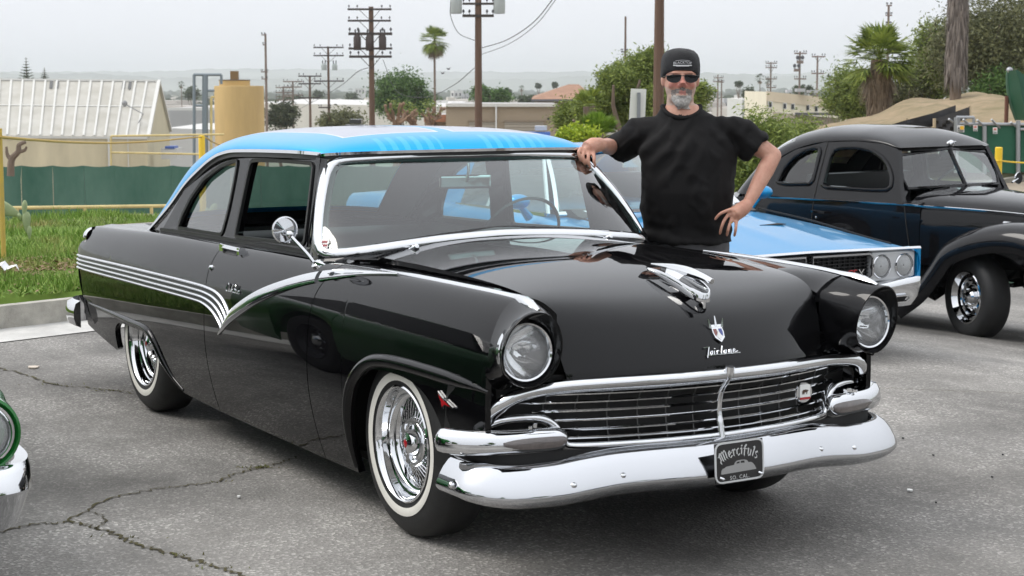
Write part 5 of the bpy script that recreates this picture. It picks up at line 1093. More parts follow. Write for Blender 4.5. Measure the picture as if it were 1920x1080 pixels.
MBm = MB().lathe([(.0001, -.02), (.04, -.014), (.052, .0), (.05, .008)], 20, frame((-.72, .88, 1.19), (0, 1, 0), (0, 0, 1))); mo = cput(MBm, 'side_mirror', CHROME); MB().lathe([(.0001, .009), (.05, .009)], 20, frame((-.72, .88, 1.19), (0, 1, 0), (0, 0, 1))).build('mirror_face', DARK, mo); MB().tube([V((-.71, .86, 1.19)), V((-.68, .74, 1.16))], .008, 6).build('mirror_arm', CHROME, mo)
cput(MB().box((-1.6, 0, .50), (2.2, 1.3, .3)), 'cabin_floor', DARK, smooth=False); cput(MB().box((-1.75, 0, .98), (.16, 1.2, .5)), 'seat', VINYL, smooth=False); cput(MB().box((-.80, -.0, 1.42), (.02, .2, .05)), 'rear_view_mirror', DARK, smooth=False)
cput(MB().lathe([(.2, -.012), (.21, 0), (.2, .012), (.19, 0)], 30, Matrix.Translation((-1.05, .33, 1.12)) @ Euler((0, radians(-55), 0)).to_matrix().to_4x4()), 'steering_wheel', VINYL)
rl = MB(); rl.v = [(p.x * .985 - .02, p.y * .95, p.z - .03) for r in roofP for p in r]; rl.f = [f for f in b.f]; cput(rl, 'headliner', DARK, fix=False)
cput(MB().box((1.0, 0, .48), (.10, 1.5, .10)), 'front_bumper', CHROME, smooth=False); cput(MB().grid([[V((1.03 - .5 * y * y, y, z)) for y in xr(-.4, .4, 9)] for z in (.45, .62, .84)]), 'grille', CHROME)
# ---------------- green car whose corner enters the frame
GRP = mat('green_paint', (.005, .13, .016), .3, .35, 1.0, .015, spec=.2)
gc = empty('green_car', (.405, -3.238, 0), radians(-3), 'metallic green car, only its headlight corner and chrome bumper end in frame', 'car')
TG = [(.02,.86,.74,.80),(-.06,.885,.765,.84),(-.3,.90,.79,.88),(-.9,.92,.83,.93),(-1.5,.93,.87,.96),(-2.2,.94,.89,.97),(-3.3,.94,.90,.97),(-4.4,.93,.90,.95),(-5.0,.88,.86,.90)]
arcs = [(-.95, .40, .33), (-3.85, .40, .33)]; rows = loft_side(TG, lambda x: max(arch_fn(.24, arcs)(x), .24 + .24 * sstep(-.5, 0, x)), arch_xs(.02, -5.0, arcs), PRO)
gput = lambda mb, name, m, **k: mb.build(name, m, gc, **k)
gput(MB().grid(rows).poly(rows[-1]).poly(rows[0], True), 'body', GRP, angle=40)
for sgn in (-1, 1):
    # headlight pod with deep rim
    M = Matrix.Translation((.0, sgn * .775, .635)) @ Euler((0, pi / 2, 0)).to_matrix().to_4x4()
    gput(MB().lathe([(.118, -.12), (.120, .0), (.116, .030), (.108, .034), (.100, .020), (.094, .0)], 36, M), 'headlight_pod', GRP); gput(MB().lathe([(.100, .018), (.097, .030), (.089, .030), (.084, .012)], 36, M), 'headlight_trim', CHROME); lamp(gc, (.030, sgn * .775, .635), .080)
    lamp(gc, (.030, sgn * .555, .635), .070)
    gput(MB().box((-.08, sgn * .62, .51), (.18, .42, .10)), 'lower_cheek', GRP, smooth=False)
bpG = sym(spline([(.17,0,0),(.165,.5,0),(.145,.75,0),(.10,.87,0),(-.02,.925,0),(-.25,.935,0)], 5)); rows = []
for p in bpG: rows.append([V((p.x - .09, p.y * .97, .535)), V((p.x - .03, p.y, .545)), V((p.x, p.y, .525)), V((p.x + .012, p.y * 1.005, .47)), V((p.x - .004, p.y, .455)), V((p.x - .03, p.y * .985, .40)), V((p.x - .07, p.y * .97, .34)), V((p.x - .12, p.y * .95, .335))])
gput(MB().grid(rows), 'front_bumper', CHROME, angle=50)
for y in (-.80, .80): gput(MB().lathe([(.014, -.004), (.012, .006), (.0001, .008)], 14, frame((.095, y, .548), (1, 0, 0), (0, 1, 0))), 'bumper_bolt', CHROME)
gput(MB().box((-.02, 0, .63), (.06, .9, .20)), 'grille', GB, smooth=False)
for k in range(5): gput(MB().box((.02, 0, .56 + .035 * k), (.02, .92, .010)), 'grille_bar', CHROME, smooth=False)
def g_roof(i, s): xe = lerp(-4.0, -2.1, i); a = abs(s); ye = .62; y = ye * sin(a * pi / 2); h = max(0, 1 - (y / ye) ** 2.4) ** .5; return V((xe, y if s > 0 else -y, lerp(1.36, 1.45 - .12 * (2 * i - 1) ** 4, h)))
gput(MB().grid([[g_roof(i / 12, s) for s in xr(-1, 1, 17)] for i in range(13)]), 'roof', GRP)
gput(MB().grid([[V((-1.5, .8 * s, .95)) for s in xr(-1, 1, 9)], [V((-2.1, .6 * s, 1.36)) for s in xr(-1, 1, 9)]]), 'windshield', WGLASS)
for sgn in (-1, 1): gput(MB().poly([V((-1.6, sgn * .84, .93)), V((-2.12, sgn * .63, 1.36)), V((-3.9, sgn * .63, 1.36)), V((-4.4, sgn * .82, .94))]), 'side_glass', mat('tinted_dark', (.01, .012, .012), .05), smooth=False)
for x in (-.95, -3.85):
    for sgn in (-1, 1): simple_wheel(gc, .34, .21, .19, x, sgn * .86, .34, sgn > 0, chrome=False)
# ================================================================== the man behind the sedan
from mathutils import noise as mnoise
MD = 8.33; MO = at(1290, 155, MD); MO = V((MO.x, MO.y, lotz(MO.x, MO.y)))
man = empty('person', MO, 0, 'man in black beanie, sunglasses and black t-shirt leaning on the sedan roof', 'person')
XM, YM = RT.copy(), -FH          # local x = picture right, y = towards the camera
def mp(u, v, d): return at(u, v, d) - MO
def ml(x, y, z): return XM * x + YM * y + V((0, 0, z))
def remesh(mb, voxel, smooth_it=6, fac=.5):
    me = bpy.data.meshes.new('tmp'); me.from_pydata([tuple(v) for v in mb.v], [], mb.f); me.validate(); bm = bmesh.new(); bm.from_mesh(me); bmesh.ops.recalc_face_normals(bm, faces=bm.faces); bm.to_mesh(me); bm.free()
    o = bpy.data.objects.new('tmp_remesh', me); COL.objects.link(o); m = o.modifiers.new('r', 'REMESH'); m.mode = 'VOXEL'; m.voxel_size = voxel; s = o.modifiers.new('s', 'SMOOTH'); s.factor = fac; s.iterations = smooth_it
    dg = bpy.context.evaluated_depsgraph_get(); out = bpy.data.meshes.new_from_object(o.evaluated_get(dg)); bpy.data.objects.remove(o); bpy.data.meshes.remove(me); return out
def link_mesh(me, name, mats, parent):
    me.name = name; me.materials.clear()
    for m in mats: me.materials.append(m)
    for p in me.polygons: p.use_smooth = True
    o = bpy.data.objects.new(name, me); COL.objects.link(o); o.parent = parent; return o
def ring_loft(mb, rings, n=28):
    rows = []
    for cx, cy, z, rx, ry in rings: rows.append([ml(cx + rx * cos(2*pi*k/n), cy + ry * (abs(sin(2*pi*k/n)) ** .9) * (1 if sin(2*pi*k/n) > 0 else -1), z) for k in range(n)])
    mb.grid(rows, cv=True); mb.poly(rows[0], True); mb.poly(rows[-1]); return mb
def seg(mb, pts, rad, n=14): mb.tube(spline(pts, 5), [r for k, r in enumerate([lerp(rad[i // 5], rad[min(i // 5 + 1, len(rad) - 1)], (i % 5) / 5) for i in range((len(pts) - 1) * 5 + 1)])], n); return mb
SHR, ELR, WRR = mp(1200, 250, 8.36), mp(1150, 277, 8.52), mp(1127, 271, 8.14)      # picture-left arm
SHL, ELL, WRL = mp(1380, 248, 8.33), mp(1449, 292, 8.30), mp(1402, 383, 8.17)      # picture-right arm
TORSO = [(0,0,.93,.175,.135),(0,.0,1.0,.190,.150),(0,.01,1.08,.200,.165),(0,.015,1.17,.203,.172),(0,.01,1.27,.203,.160),(0,.005,1.36,.206,.148),(0,0,1.41,.203,.132),(-.004,-.005,1.455,.180,.112),(-.010,-.01,1.505,.132,.092),(-.020,-.008,1.545,.095,.080),(-.028,-.006,1.578,.070,.070)]
body = MB(); ring_loft(body, TORSO)
HX = -.036
body.tube([ml(-.03, -.012, 1.52), ml(HX, .0, 1.57), ml(HX, .006, 1.64)], [.070, .064, .062], 18)
# head: skull, jaw, nose, ears, lips, brow
RM = Matrix((XM, YM, V((0, 0, 1)))).transposed()
def hb_(x, y, z, r): body.ball(ml(HX + x, y, z), r, 22, 14, RM)
hb_(0, -.004, 1.725, (.080, .098, .098)); hb_(0, .016, 1.662, (.073, .080, .085)); hb_(0, .036, 1.615, (.060, .054, .050)); hb_(0, .062, 1.592, (.038, .032, .030))
for s in (-1, 1): hb_(s * .034, .066, 1.668, (.030, .022, .024)); hb_(s * .079, -.006, 1.690, (.012, .020, .034))
body.tube([ml(HX, .098, 1.708), ml(HX, .110, 1.684), ml(HX, .118, 1.668)], [.011, .014, .017], 12); hb_(-.013, .106, 1.664, (.010, .012, .009)); hb_(.013, .106, 1.664, (.010, .012, .009))
hb_(0, .092, 1.636, (.026, .012, .008)); hb_(0, .090, 1.623, (.023, .012, .008)); hb_(0, .088, 1.722, (.055, .018, .012))
# arms
seg(body, [SHR, SHR.lerp(ELR, .5) + V((0, 0, .0)), ELR], [.056, .048, .040]); seg(body, [ELR, ELR.lerp(WRR, .45), WRR], [.040, .039, .027])
seg(body, [SHL, SHL.lerp(ELL, .5), ELL], [.056, .049, .041]); seg(body, [ELL, ELL.lerp(WRL, .3), ELL.lerp(WRL, .7), WRL], [.040, .042, .034, .026])
body.ball(ELR, .040).ball(ELL, .041)
# hands: palm + five fingers each
def finger(pts, r=.0088): body.tube(spline(pts, 5), [lerp(r * 1.08, r * .82, i / ((len(pts) - 1) * 5)) for i in range((len(pts) - 1) * 5 + 1)], 10); body.ball(pts[-1], r * .82, 8, 6)
PR = [mp(1127, 271, 8.14), mp(1112, 273, 8.09), mp(1100, 279, 8.06)]
body.tube(PR, [.032, .038, .034], 14); body.ball(mp(1103, 278, 8.07), (.030, .024, .026), 12, 8)
for b0, b1, b2, b3 in (((1090,277),(1085,284),(1086,293),(1089,301)), ((1096,281),(1093,291),(1094,301),(1097,309)), ((1104,283),(1103,295),(1104,306),(1107,314)), ((1112,283),(1114,295),(1114,304),(1116,311))):
    finger([mp(*b0, 8.055), mp(*b1, 8.025), mp(*b2, 8.02), mp(*b3, 8.035)])
finger([mp(1118, 279, 8.10), mp(1108, 290, 8.12), mp(1098, 292, 8.13)], .0095)
body.tube([WRL, mp(1390, 393, 8.15), mp(1377, 402, 8.14)], [.030, .036, .036], 14); body.ball(mp(1376, 402, 8.14), (.032, .022, .030), 12, 8)
for b0, b1, b2, b3 in (((1372,392),(1358,397),(1349,402),(1341,411)), ((1367,401),(1358,413),(1353,426),(1350,438)), ((1373,408),(1368,421),(1365,432),(1363,441)), ((1381,411),(1380,423),(1379,433),(1377,442))):
    finger([mp(*b0, 8.135), mp(*b1, 8.105), mp(*b2, 8.10), mp(*b3, 8.115)])
finger([mp(1388, 392, 8.17), mp(1378, 388, 8.22), mp(1370, 390, 8.26)], .0095)
# legs and feet (hidden by the car)
for s in (-1, 1):
    seg(body, [ml(s * .095, 0, .95), ml(s * .11, .0, .52), ml(s * .115, -.01, .10)], [.098, .068, .045]); body.ball(ml(s * .115, .05, .05), (.05, .13, .05), 12, 8, RM)
bme = remesh(body, .0048, 5, .45)
SKIN = mat('skin', (.58, .32, .23), .5, col2=(.44, .21, .145), scale=16, bump=.04, bscale=120, detail=8); SKIN.node_tree.nodes['Principled BSDF'].inputs['Subsurface Weight'].default_value = .12; SKIN.node_tree.nodes['Principled BSDF'].inputs['Subsurface Radius'].default_value = (.01, .004, .002)
BEARD = mat('grey_beard', (.58, .56, .53), .85, col2=(.25, .225, .20), scale=110, bump=.4, bscale=240); STUB = mat('stubble', (.50, .36, .29), .8, col2=(.42, .28, .22), scale=120); LIPS = mat('lips', (.36, .15, .12), .55); MOUST = mat('moustache', (.30, .26, .23), .85, col2=(.14, .11, .10), scale=120, bump=.4, bscale=240); FLUSH = mat('flushed_skin', (.56, .22, .165), .45, var=.06, scale=30)
bo_ = link_mesh(bme, 'body', [SKIN, BEARD, STUB, LIPS, MOUST, FLUSH], man)
def to_l(p): p = V(p); return p.dot(XM) - HX, p.dot(YM), p.z
NB = [v.normal.copy() for v in bme.vertices]
for v in bme.vertices:     # goatee stands a little proud of the skin
    x, y, z = to_l(v.co)
    if 1.556 < z < 1.625 and y > .064 and abs(x) < .05:
        k = sstep(1.628, 1.612, z) * sstep(.05, .035, abs(x)); v.co += (YM * .8 + V((0, 0, -.35))) * (.010 * k) + NB[v.index] * (.003 * k * mnoise.noise(v.co * 160))
for p in bme.polygons:
    x, y, z = to_l(p.center); ax = abs(x); j = .004 * mnoise.noise(p.center * 90)
    if z < 1.545 or z > 1.76 or y < -.02: continue
    if 1.622 + j < z < 1.640 + j and ax < .016 and y > .086: p.material_index = 3
    elif 1.556 < z < 1.618 + j and ax < .047 + j and y > .066 - .3 * max(0, z - 1.585): p.material_index = 1
    elif 1.638 - .45 * ax + j < z < 1.656 - .30 * ax + j and ax < .044 and y > .06: p.material_index = 4
    elif 1.600 < z < 1.642 + j and .028 < ax < .047 + j and y > .05: p.material_index = 4 if z > 1.615 else 1
    elif 1.572 < z < 1.69 + j and y > .0 and (z < 1.660 - .55 * (.075 - ax) + j) : p.material_index = 2 if ax < .055 else 2
    elif 1.656 < z < 1.70 and ax < .02 and y > .09: p.material_index = 5
    elif 1.656 < z < 1.69 and .02 < ax < .058 and y > .06: p.material_index = 5
# t-shirt
SHIRT = mat('black_cotton', (.0036, .0031, .0033), .85, bump=.12, bscale=420, spec=.3, var=.2, scale=6); ts = MB()
ring_loft(ts, [(cx, cy, z, rx + (.018 if z < 1.4 else .012 if z < 1.53 else .006), ry + (.018 if z < 1.4 else .014 if z < 1.53 else .006)) for cx, cy, z, rx, ry in [(0,.0,.935,.196,.160)] + TORSO[1:]])
SLR = SHR.lerp(ELR, .80); SLL = SHL.lerp(ELL, .62)
seg(ts, [ml(-.11, 0, 1.448), SHR + V((0, 0, .004)), SHR.lerp(ELR, .45) + V((0, 0, -.012)), SLR + V((0, 0, -.016))], [.072, .070, .075, .081], 18); seg(ts, [ml(.11, 0, 1.448), SHL + V((0, 0, .004)), SHL.lerp(ELL, .35) + V((0, 0, -.01)), SLL + V((0, 0, -.014))], [.072, .070, .074, .079], 18)
tme = remesh(ts, .0085, 10, .5)
NT = [v.normal.copy() for v in tme.vertices]
for v in tme.vertices:
    q = V(v.co); x, y, z = q.dot(XM), q.dot(YM), q.z; w_ = mnoise.noise(V((x * 9 + z * 3.5, y * 5, z * 3.2))) * .015 + mnoise.noise(V((x * 24 - z * 13, y * 9, z * 8))) * .011 + (.5 - abs(mnoise.noise(V((x * 13 + z * 9, y * 4, z * 11 - x * 5))))) * .012 - .004
    if z < 1.10: w_ += .007 * sin(z * 75 + x * 10) * sstep(1.10, .98, z)
    d1 = abs(x) - .14; w_ += .007 * sin((abs(x) * .9 + z) * 62) * exp(-((z - 1.40) / .09) ** 2) * (1 if abs(x) > .09 else 0)
    v.co += NT[v.index] * max(w_, -.005)
bmt = bmesh.new(); bmt.from_mesh(tme); kill = []
for f_ in bmt.faces:
    c_ = f_.calc_center_median(); x, y, z = c_.dot(XM) + .03, c_.dot(YM), c_.z
    if abs(x) < .10 and z > 1.577 - .050 * clamp((y + .03) / .10) and (x * x + y * y) < .095 ** 2: kill.append(f_)
bmesh.ops.delete(bmt, geom=kill, context='FACES'); bmt.to_mesh(tme); bmt.free()
link_mesh(tme, 't_shirt', [SHIRT], man)
# collar rib
cl = [ml(-.030 + .089 * cos(2*pi*k/32), .0 + (.091 if sin(2*pi*k/32) > 0 else .080) * sin(2*pi*k/32), 1.563 - .050 * max(0, sin(2*pi*k/32)) + .004 * abs(cos(2*pi*k/32))) for k in range(32)]; MB().tube(cl, .011, 8, closed=True).build('shirt_collar', SHIRT, man)
# trousers, shoes, belt line
pm = MB(); ring_loft(pm, [(0, 0, .84, .182, .140), (0, 0, .93, .197, .158), (0, .0, .985, .196, .156)])
for s in (-1, 1): seg(pm, [ml(s * .095, 0, .93), ml(s * .11, .0, .52), ml(s * .115, -.01, .08)], [.112, .085, .072])
link_mesh(remesh(pm, .011, 8), 'trousers', [mat('grey_denim', (.085, .085, .09), .9, var=.15, scale=30, bump=.1, bscale=300)], man)
for s in (-1, 1): MB().ball(ml(s * .115, .055, .045), (.056, .145, .055), 16, 8, RM).build('shoe', mat('shoe_black', (.015, .015, .015), .6), man)
# beanie
rows = []
for z, rx, ry, oy in ((1.662,.083,.094,-.034),(1.680,.089,.102,-.026),(1.705,.0915,.107,-.012),(1.732,.0920,.109,-.003),(1.760,.0915,.108,-.002),(1.788,.088,.104,-.006),(1.808,.080,.096,-.010),(1.824,.063,.078,-.014),(1.833,.037,.047,-.016),(1.836,.004,.006,-.018)):
    row = []
    for k in range(60):
        a = 2*pi*k/60; fr_ = max(0, sin(a)); zz = z + (.060 * fr_ ** 1.1 * sstep(1.745, 1.662, z)); rib = 1 + .006 * sin(a * 60)
        row.append(ml(HX + rx * cos(a) * rib, oy + ry * sin(a) * rib, zz + .004 * mnoise.noise(V((cos(a) * 2, sin(a) * 2, z * 20)))))
    rows.append(row)
KNIT = mat('black_knit', (.010, .010, .011), .95, bump=.35, bscale=260, sheen=.1, stretch=(1, 1, .4)); bn = MB().grid(rows, cv=True).build('beanie', KNIT, man)
def on_hat(x, z): yy = .1095 * sqrt(max(0, 1 - (x / .093) ** 2)) - .002 + (.0 if z < 1.79 else -.004); return ml(HX + x, yy + .004, z)
THREAD = mat('white_thread', (.62, .62, .62), .8); tx = text_mb('BLACKTOP', .0165, spacing=1.02); tx.v = [tuple(on_hat(x * 1.02, 1.7665 + y + .0022 * cos(x * 50) - .030 * x * -.1)) for x, y, z in tx.v]; tx.build('beanie_lettering', THREAD, bn, smooth=False, fix=False)
for z0, h, a0, a1 in ((1.7560, .0022, -.043, .043), (1.7525, .0012, -.030, .030)): MB().grid([[on_hat(x, z0 - h), on_hat(x, z0 + h)] for x in xr(a0, a1, 12)]).build('beanie_stripe', THREAD, bn, smooth=False)
MB().tube([on_hat(x, 1.776 + .004 * (1 - (x / .034) ** 2)) for x in xr(-.034, .034, 10)], .0008, 4).build('beanie_arc', THREAD, bn)
# sunglasses
SG = mat('sunglass_lens', (.004, .004, .005), .12, spec=.3); sgl = MB()
FRM = mat('sunglass_frame', (.012, .012, .013), .25)
def gl_pt(x, z): return ml(HX + x, .122 - .9 * x * x * 5.0 - .0, z)
fr_ = MB().tube([gl_pt(x, 1.7115 - .10 * abs(abs(x) - .035)) for x in xr(-.076, .076, 25)], .0022, 6).build('sunglasses', FRM, man)
for s in (-1, 1):
    out_ = [(.008,1.710),(.020,1.7125),(.045,1.7120),(.066,1.708),(.072,1.700),(.068,1.688),(.052,1.679),(.034,1.677),(.018,1.682),(.010,1.695)]; pts = [(s * p.x, p.y) for p in spline([(a, b, 0) for a, b in out_], 3, True)]
    MB().fan([gl_pt(x, z) + YM * .002 for x, z in pts]).build('sunglass_lens', SG, fr_); MB().tube([gl_pt(x, z) + YM * .001 for x, z in pts], .0013, 5, closed=True).build('lens_rim', FRM, fr_)
    MB().tube([gl_pt(s * .075, 1.706), ml(HX + s * .084, .05, 1.704), ml(HX + s * .084, -.01, 1.700)], .0022, 6).build('temple_arm', FRM, fr_)
# ring and wristband
MB().lathe([(.0098, -.003), (.0112, -.003), (.0112, .003), (.0098, .003)], 16, frame(mp(1369.5, 417, 8.115), XM, YM)).build('gold_ring', mat('gold', (.75, .50, .15), .2, 1.0), man)
# ================================================================== background: fence, buildings, poles, trees
def pxm(d): return d / FPX
def leafmat(name, dark, light, trans=.25, rough=.55):
    m = bpy.data.materials.new(name); m.use_nodes = True; N, L = nodes(m); b = N['Principled BSDF']; gi = N.new('ShaderNodeNewGeometry'); r = N.new('ShaderNodeValToRGB')
    r.color_ramp.elements[0].color = (*dark, 1); r.color_ramp.elements[1].color = (*light, 1); L.new(gi.outputs['Random Per Island'], r.inputs[0]); L.new(r.outputs[0], b.inputs['Base Color']); b.inputs['Roughness'].default_value = rough; b.inputs['Specular IOR Level'].default_value = .25
    tl = N.new('ShaderNodeBsdfTranslucent'); L.new(r.outputs[0], tl.inputs[0]); mx_ = N.new('ShaderNodeMixShader'); mx_.inputs[0].default_value = trans; L.new(b.outputs[0], mx_.inputs[1]); L.new(tl.outputs[0], mx_.inputs[2]); L.new(mx_.outputs[0], N['Material Output'].inputs[0]); return m
PEPPER = leafmat('pepper_leaf', (.08, .125, .028), (.31, .37, .09)); DARKLEAF = leafmat('dark_leaf', (.034, .08, .02), (.13, .22, .055)); GREYLEAF = leafmat('grey_leaf', (.06, .07, .03), (.21, .215, .10)); LIME = leafmat('lime_leaf', (.20, .30, .02), (.45, .52, .05)); PALMG = leafmat('palm_leaf', (.07, .12, .016), (.30, .36, .07)); FARLEAF = leafmat('far_leaf', (.04, .06, .03), (.09, .12, .06)); BROWNL = leafmat('dry_frond', (.12, .085, .055), (.30, .23, .16), .1)
BARK = mat('bark', (.12, .085, .06), .9, col2=(.22, .17, .13), scale=9, bump=.5, bscale=30, stretch=(1, 1, .25))
def crown_mb(c, rad, n, size, clumps, seed, droop=0.0, lower=.15, aspect=1.6, spread=.33):
    rg = random.Random(seed); b = MB(); C_ = []; c = V(c)
    for _ in range(clumps):
        while True:
            p = V((rg.uniform(-1, 1), rg.uniform(-1, 1), rg.uniform(-1, 1)))
            if p.length < 1 and (p.length > .35 or rg.random() < .2): break
        C_.append((V((p.x * rad[0], p.y * rad[1], p.z * rad[2] * (1 if p.z > 0 else .85))) * .82, rg.uniform(.6, 1.25)))
    for _ in range(n):
        q, k = rg.choice(C_); g = V((rg.gauss(0, 1), rg.gauss(0, 1), rg.gauss(0, 1))); m_ = min(rad) * spread * k; p = q + V((g.x * m_, g.y * m_, g.z * m_ * .8))
        if droop: p.z -= abs(rg.gauss(0, droop))
        s = size * rg.uniform(.6, 1.4); u_ = V((rg.gauss(0, 1), rg.gauss(0, 1), rg.gauss(0, .7) - droop * 2)).normalized(); v_ = u_.cross(V((rg.gauss(0, 1), rg.gauss(0, 1), rg.gauss(0, 1)))).normalized(); o = c + p
        b.poly([o - u_ * s * aspect, o - v_ * s * .6, o + u_ * s * aspect, o + v_ * s * .6])
    return b
def limb(p0, p1, r0, r1, rg, n=6, wob=.06):
    P = []; L_ = (p1 - p0).length
    for i in range(n + 1): t = i / n; P.append(p0.lerp(p1, t) + V((rg.gauss(0, wob), rg.gauss(0, wob), 0)) * L_ * t * (1 - t) * 2)
    return P, [lerp(r0, r1, i / n) for i in range(n + 1)]
def tree(name, base, c, rad, n, size, m, label, seed, clumps=26, droop=0, tr=.18, cat='tree', group=None, spread=.33, trunkmat=None, limbs=6, aspect=1.6):
    rg = random.Random(seed); base = V(base); c = V(c); t = empty(name, base, 0, label, cat, group)
    tb = MB(); P, R_ = limb(V((0, 0, -.3)), (c - base) * .75, tr, tr * .55, rg); tb.tube(P, R_, 8)
    for k in range(limbs):
        a = 2 * pi * k / limbs + rg.uniform(0, .6); P2, R2 = limb((c - base) * rg.uniform(.4, .72), (c - base) + V((rad[0] * .7 * cos(a), rad[1] * .7 * sin(a), rad[2] * rg.uniform(-.2, .6))), tr * .45, tr * .08, rg); tb.tube(P2, R2, 6)
    tb.build('trunk', trunkmat or BARK, t); crown_mb(c - base, rad, n, size, clumps, seed, droop, spread=spread, aspect=aspect).build('crown', m, t, smooth=False, fix=False); return t
def gz_at(u, d): p = at(u, 155, d); return terr(p.x, p.y)
def foot(u, d): p = at(u, 155, d); return V((p.x, p.y, terr(p.x, p.y)))
def pz(v, d): return CAM.z + (155.3 - v) * d / FPX     # height seen at row v at distance d
def px_tree(name, u, vtop, vbot, wpx, d, n, size, m, label, seed, **k):
    f = foot(u, d); zt, zb_ = pz(vtop, d), pz(vbot, d); r = wpx * pxm(d) / 2; c = V((f.x, f.y, (zt + zb_) / 2)); return tree(name, f, c, (r, r, (zt - zb_) / 2), n, size * pxm(d), m, label, seed, **k)
# ---------------- fence with green windscreen cloth, yellow pipe rail
FA, FB = at(-700, 310, 58), at(800, 310, 66)
def fence_z(t, v): return None
GREEN = mat('green_screen', (.022, .10, .065), .85, col2=(.10, .20, .15), scale=.55, bump=.25, bscale=26, detail=9, stretch=(1, 1, .5))
fence = empty('screened_fence', (FA.x, FA.y, terr(FA.x, FA.y)), 0, 'long fence hung with faded green windscreen cloth beyond the grass', 'fence')
n = 26
for i in range(n):
    a, b_ = FA.lerp(FB, i / n), FA.lerp(FB, (i + 1) / n); d0 = (a - CAM).dot(FH); zt_ = pz(309, d0); zb_ = pz(411, d0); rows = []
    for k in range(9):
        p = a.lerp(b_, k / 8); w_ = .05 * sin(k * 2.4 + i); d = (p - CAM).dot(FH); rows.append([V((p.x - fence.location.x, p.y - fence.location.y + w_ * (j in (1, 2, 3)), lerp(pz(411, d), pz(309, d), j / 4) - fence.location.z - (.05 * sin(pi * k / 8) if j == 4 else 0))) for j in range(5)])
    MB().grid(rows).build('screen_panel', GREEN, fence)
    MB().tube([V((a.x, a.y, zb_ - .5)) - fence.location + FH * .12, V((a.x, a.y, zt_ - .02)) - fence.location + FH * .12], .03, 6).build('fence_post', mat('galvanised', (.35, .36, .37), .45, .8), fence)
YEL = mat('yellow_paint', (.62, .42, .05), .6, col2=(.45, .32, .10), scale=3); YEL2 = mat('bright_yellow', (.75, .50, .02), .55, var=.15, scale=4); PALEY = mat('cream_yellow', (.62, .50, .22), .6, var=.15, scale=4)
ra, rb_ = at(-300, 394, 33), at(330, 386, 36)
rail = empty('pipe_rail', (ra.x, ra.y, terr(ra.x, ra.y)), 0, 'low yellow pipe rail running in front of the green fence', 'railing')
MB().tube([ra - rail.location, rb_ - rail.location], .035, 8).build('rail', PALEY, rail)
for u in (-180, -60, 18, 148, 280): 
    t = (u + 300) / 630; p = ra.lerp(rb_, t); MB().tube([p - rail.location, p - rail.location - V((0, 0, 1.0))], .035, 8).build('post', PALEY, rail)
# yellow posts with the cable between
yp = foot(-4, 15.2); d = 15.2
post = MB().tube([V((0, 0, -.3)), V((0, 0, pz(240, d) - yp.z))], .022, 10).build('yellow_pole', YEL, loc=yp); tag(post, 'tall thin yellow pole at the picture edge on the grass', 'pole')
bp2 = at(378, 258, 30); bol = MB().lathe([(.055, -3), (.055, -.02), (.045, .0), (.0001, .005)], 14).build('bollard', YEL2, loc=at(378, 254, 30)); tag(bol, 'fat yellow pipe post behind the sedan roof beside the tank', 'bollard')
cab = [at(u, v, d) for u, v, d in ((-30,255,15.2),(2,257,15.2),(60,262,17),(140,267,20),(220,268,23.5),(300,264,27),(378,257,30),(398,266,32),(430,280,34))]
tag(MB().tube(spline(cab, 6), .013, 6).build('sagging_pipe', mat('ochre_pipe', (.45, .30, .06), .6)), 'sagging ochre cable strung between the yellow posts', 'cable')
# thin yellowish conduit frame standing before the metal-roof shed
cf = at(208, 310, 52); fr = empty('conduit_frame', cf, 0, 'thin cream conduit frame standing in front of the metal roofed shed', 'railing')
for a_, b_ in (((208,310),(208,255)), ((208,255),(420,252)), ((208,286),(420,290))): MB().tube([at(*a_, 52) - cf, at(*b_, 52) - cf], .03, 6).build('conduit', PALEY, fr)
# ---------------- metal-roof shed
def P3(u, v, d): return at(u, v, d)
SHED = mat('shed_cream', (.58, .51, .35), .8, var=.16, scale=.8, stretch=(1, 1, .3)); ROOF = mat('shed_roof', (.50, .485, .44), .6, col2=(.36, .34, .29), scale=.9, metal=.05, detail=9); TRIM = mat('shed_white', (.58, .575, .54), .6)
D1, D2 = 92.0, 98.0   # eave and ridge distance
e0, e1 = P3(-420, 250, D1 - 6), P3(276, 256, D1); r0, r1 = P3(-420, 146, D2 - 6 + 2), P3(296, 152, D2)
be = V((e1.x, e1.y, 0)) + (V((r1.x - e1.x, r1.y - e1.y, 0)) * 2)   # rear eave corner
shed = empty('metal_roof_shed', (e1.x, e1.y, e1.z - 4), 0, 'cream shed with long ribbed pale metal roof and two skylights', 'building'); O = shed.location
MB().grid([[(e0.lerp(e1, i / 66)).lerp(r0.lerp(r1, i / 66), j / 8) - O for i in range(67)] for j in range(9)]).build('roof', ROOF, shed, smooth=False)
rfar0, rfar1 = r0 + (r0 - e0) * 1.0, be.copy(); rfar1.z = e1.z + .0; rfar0.z = e0.z
MB().grid([[r0 - O, r1 - O], [rfar0 - O, rfar1 - O]]).build('roof_rear', ROOF, shed, smooth=False)
dn = V((0, 0, -5)); MB().grid([[e0 - O, e1 - O], [e0 + dn - O, e1 + dn - O]]).build('wall', SHED, shed, smooth=False)
MB().poly([e1 - O, r1 - O, rfar1 - O, rfar1 + dn - O, e1 + dn - O]).build('gable_wall', mat('shed_gable', (.52, .47, .33), .8, var=.06, scale=.6), shed, smooth=False)
up_ = ((e1 - e0).cross(r1 - e1)).normalized(); up_ = up_ if up_.z > 0 else -up_
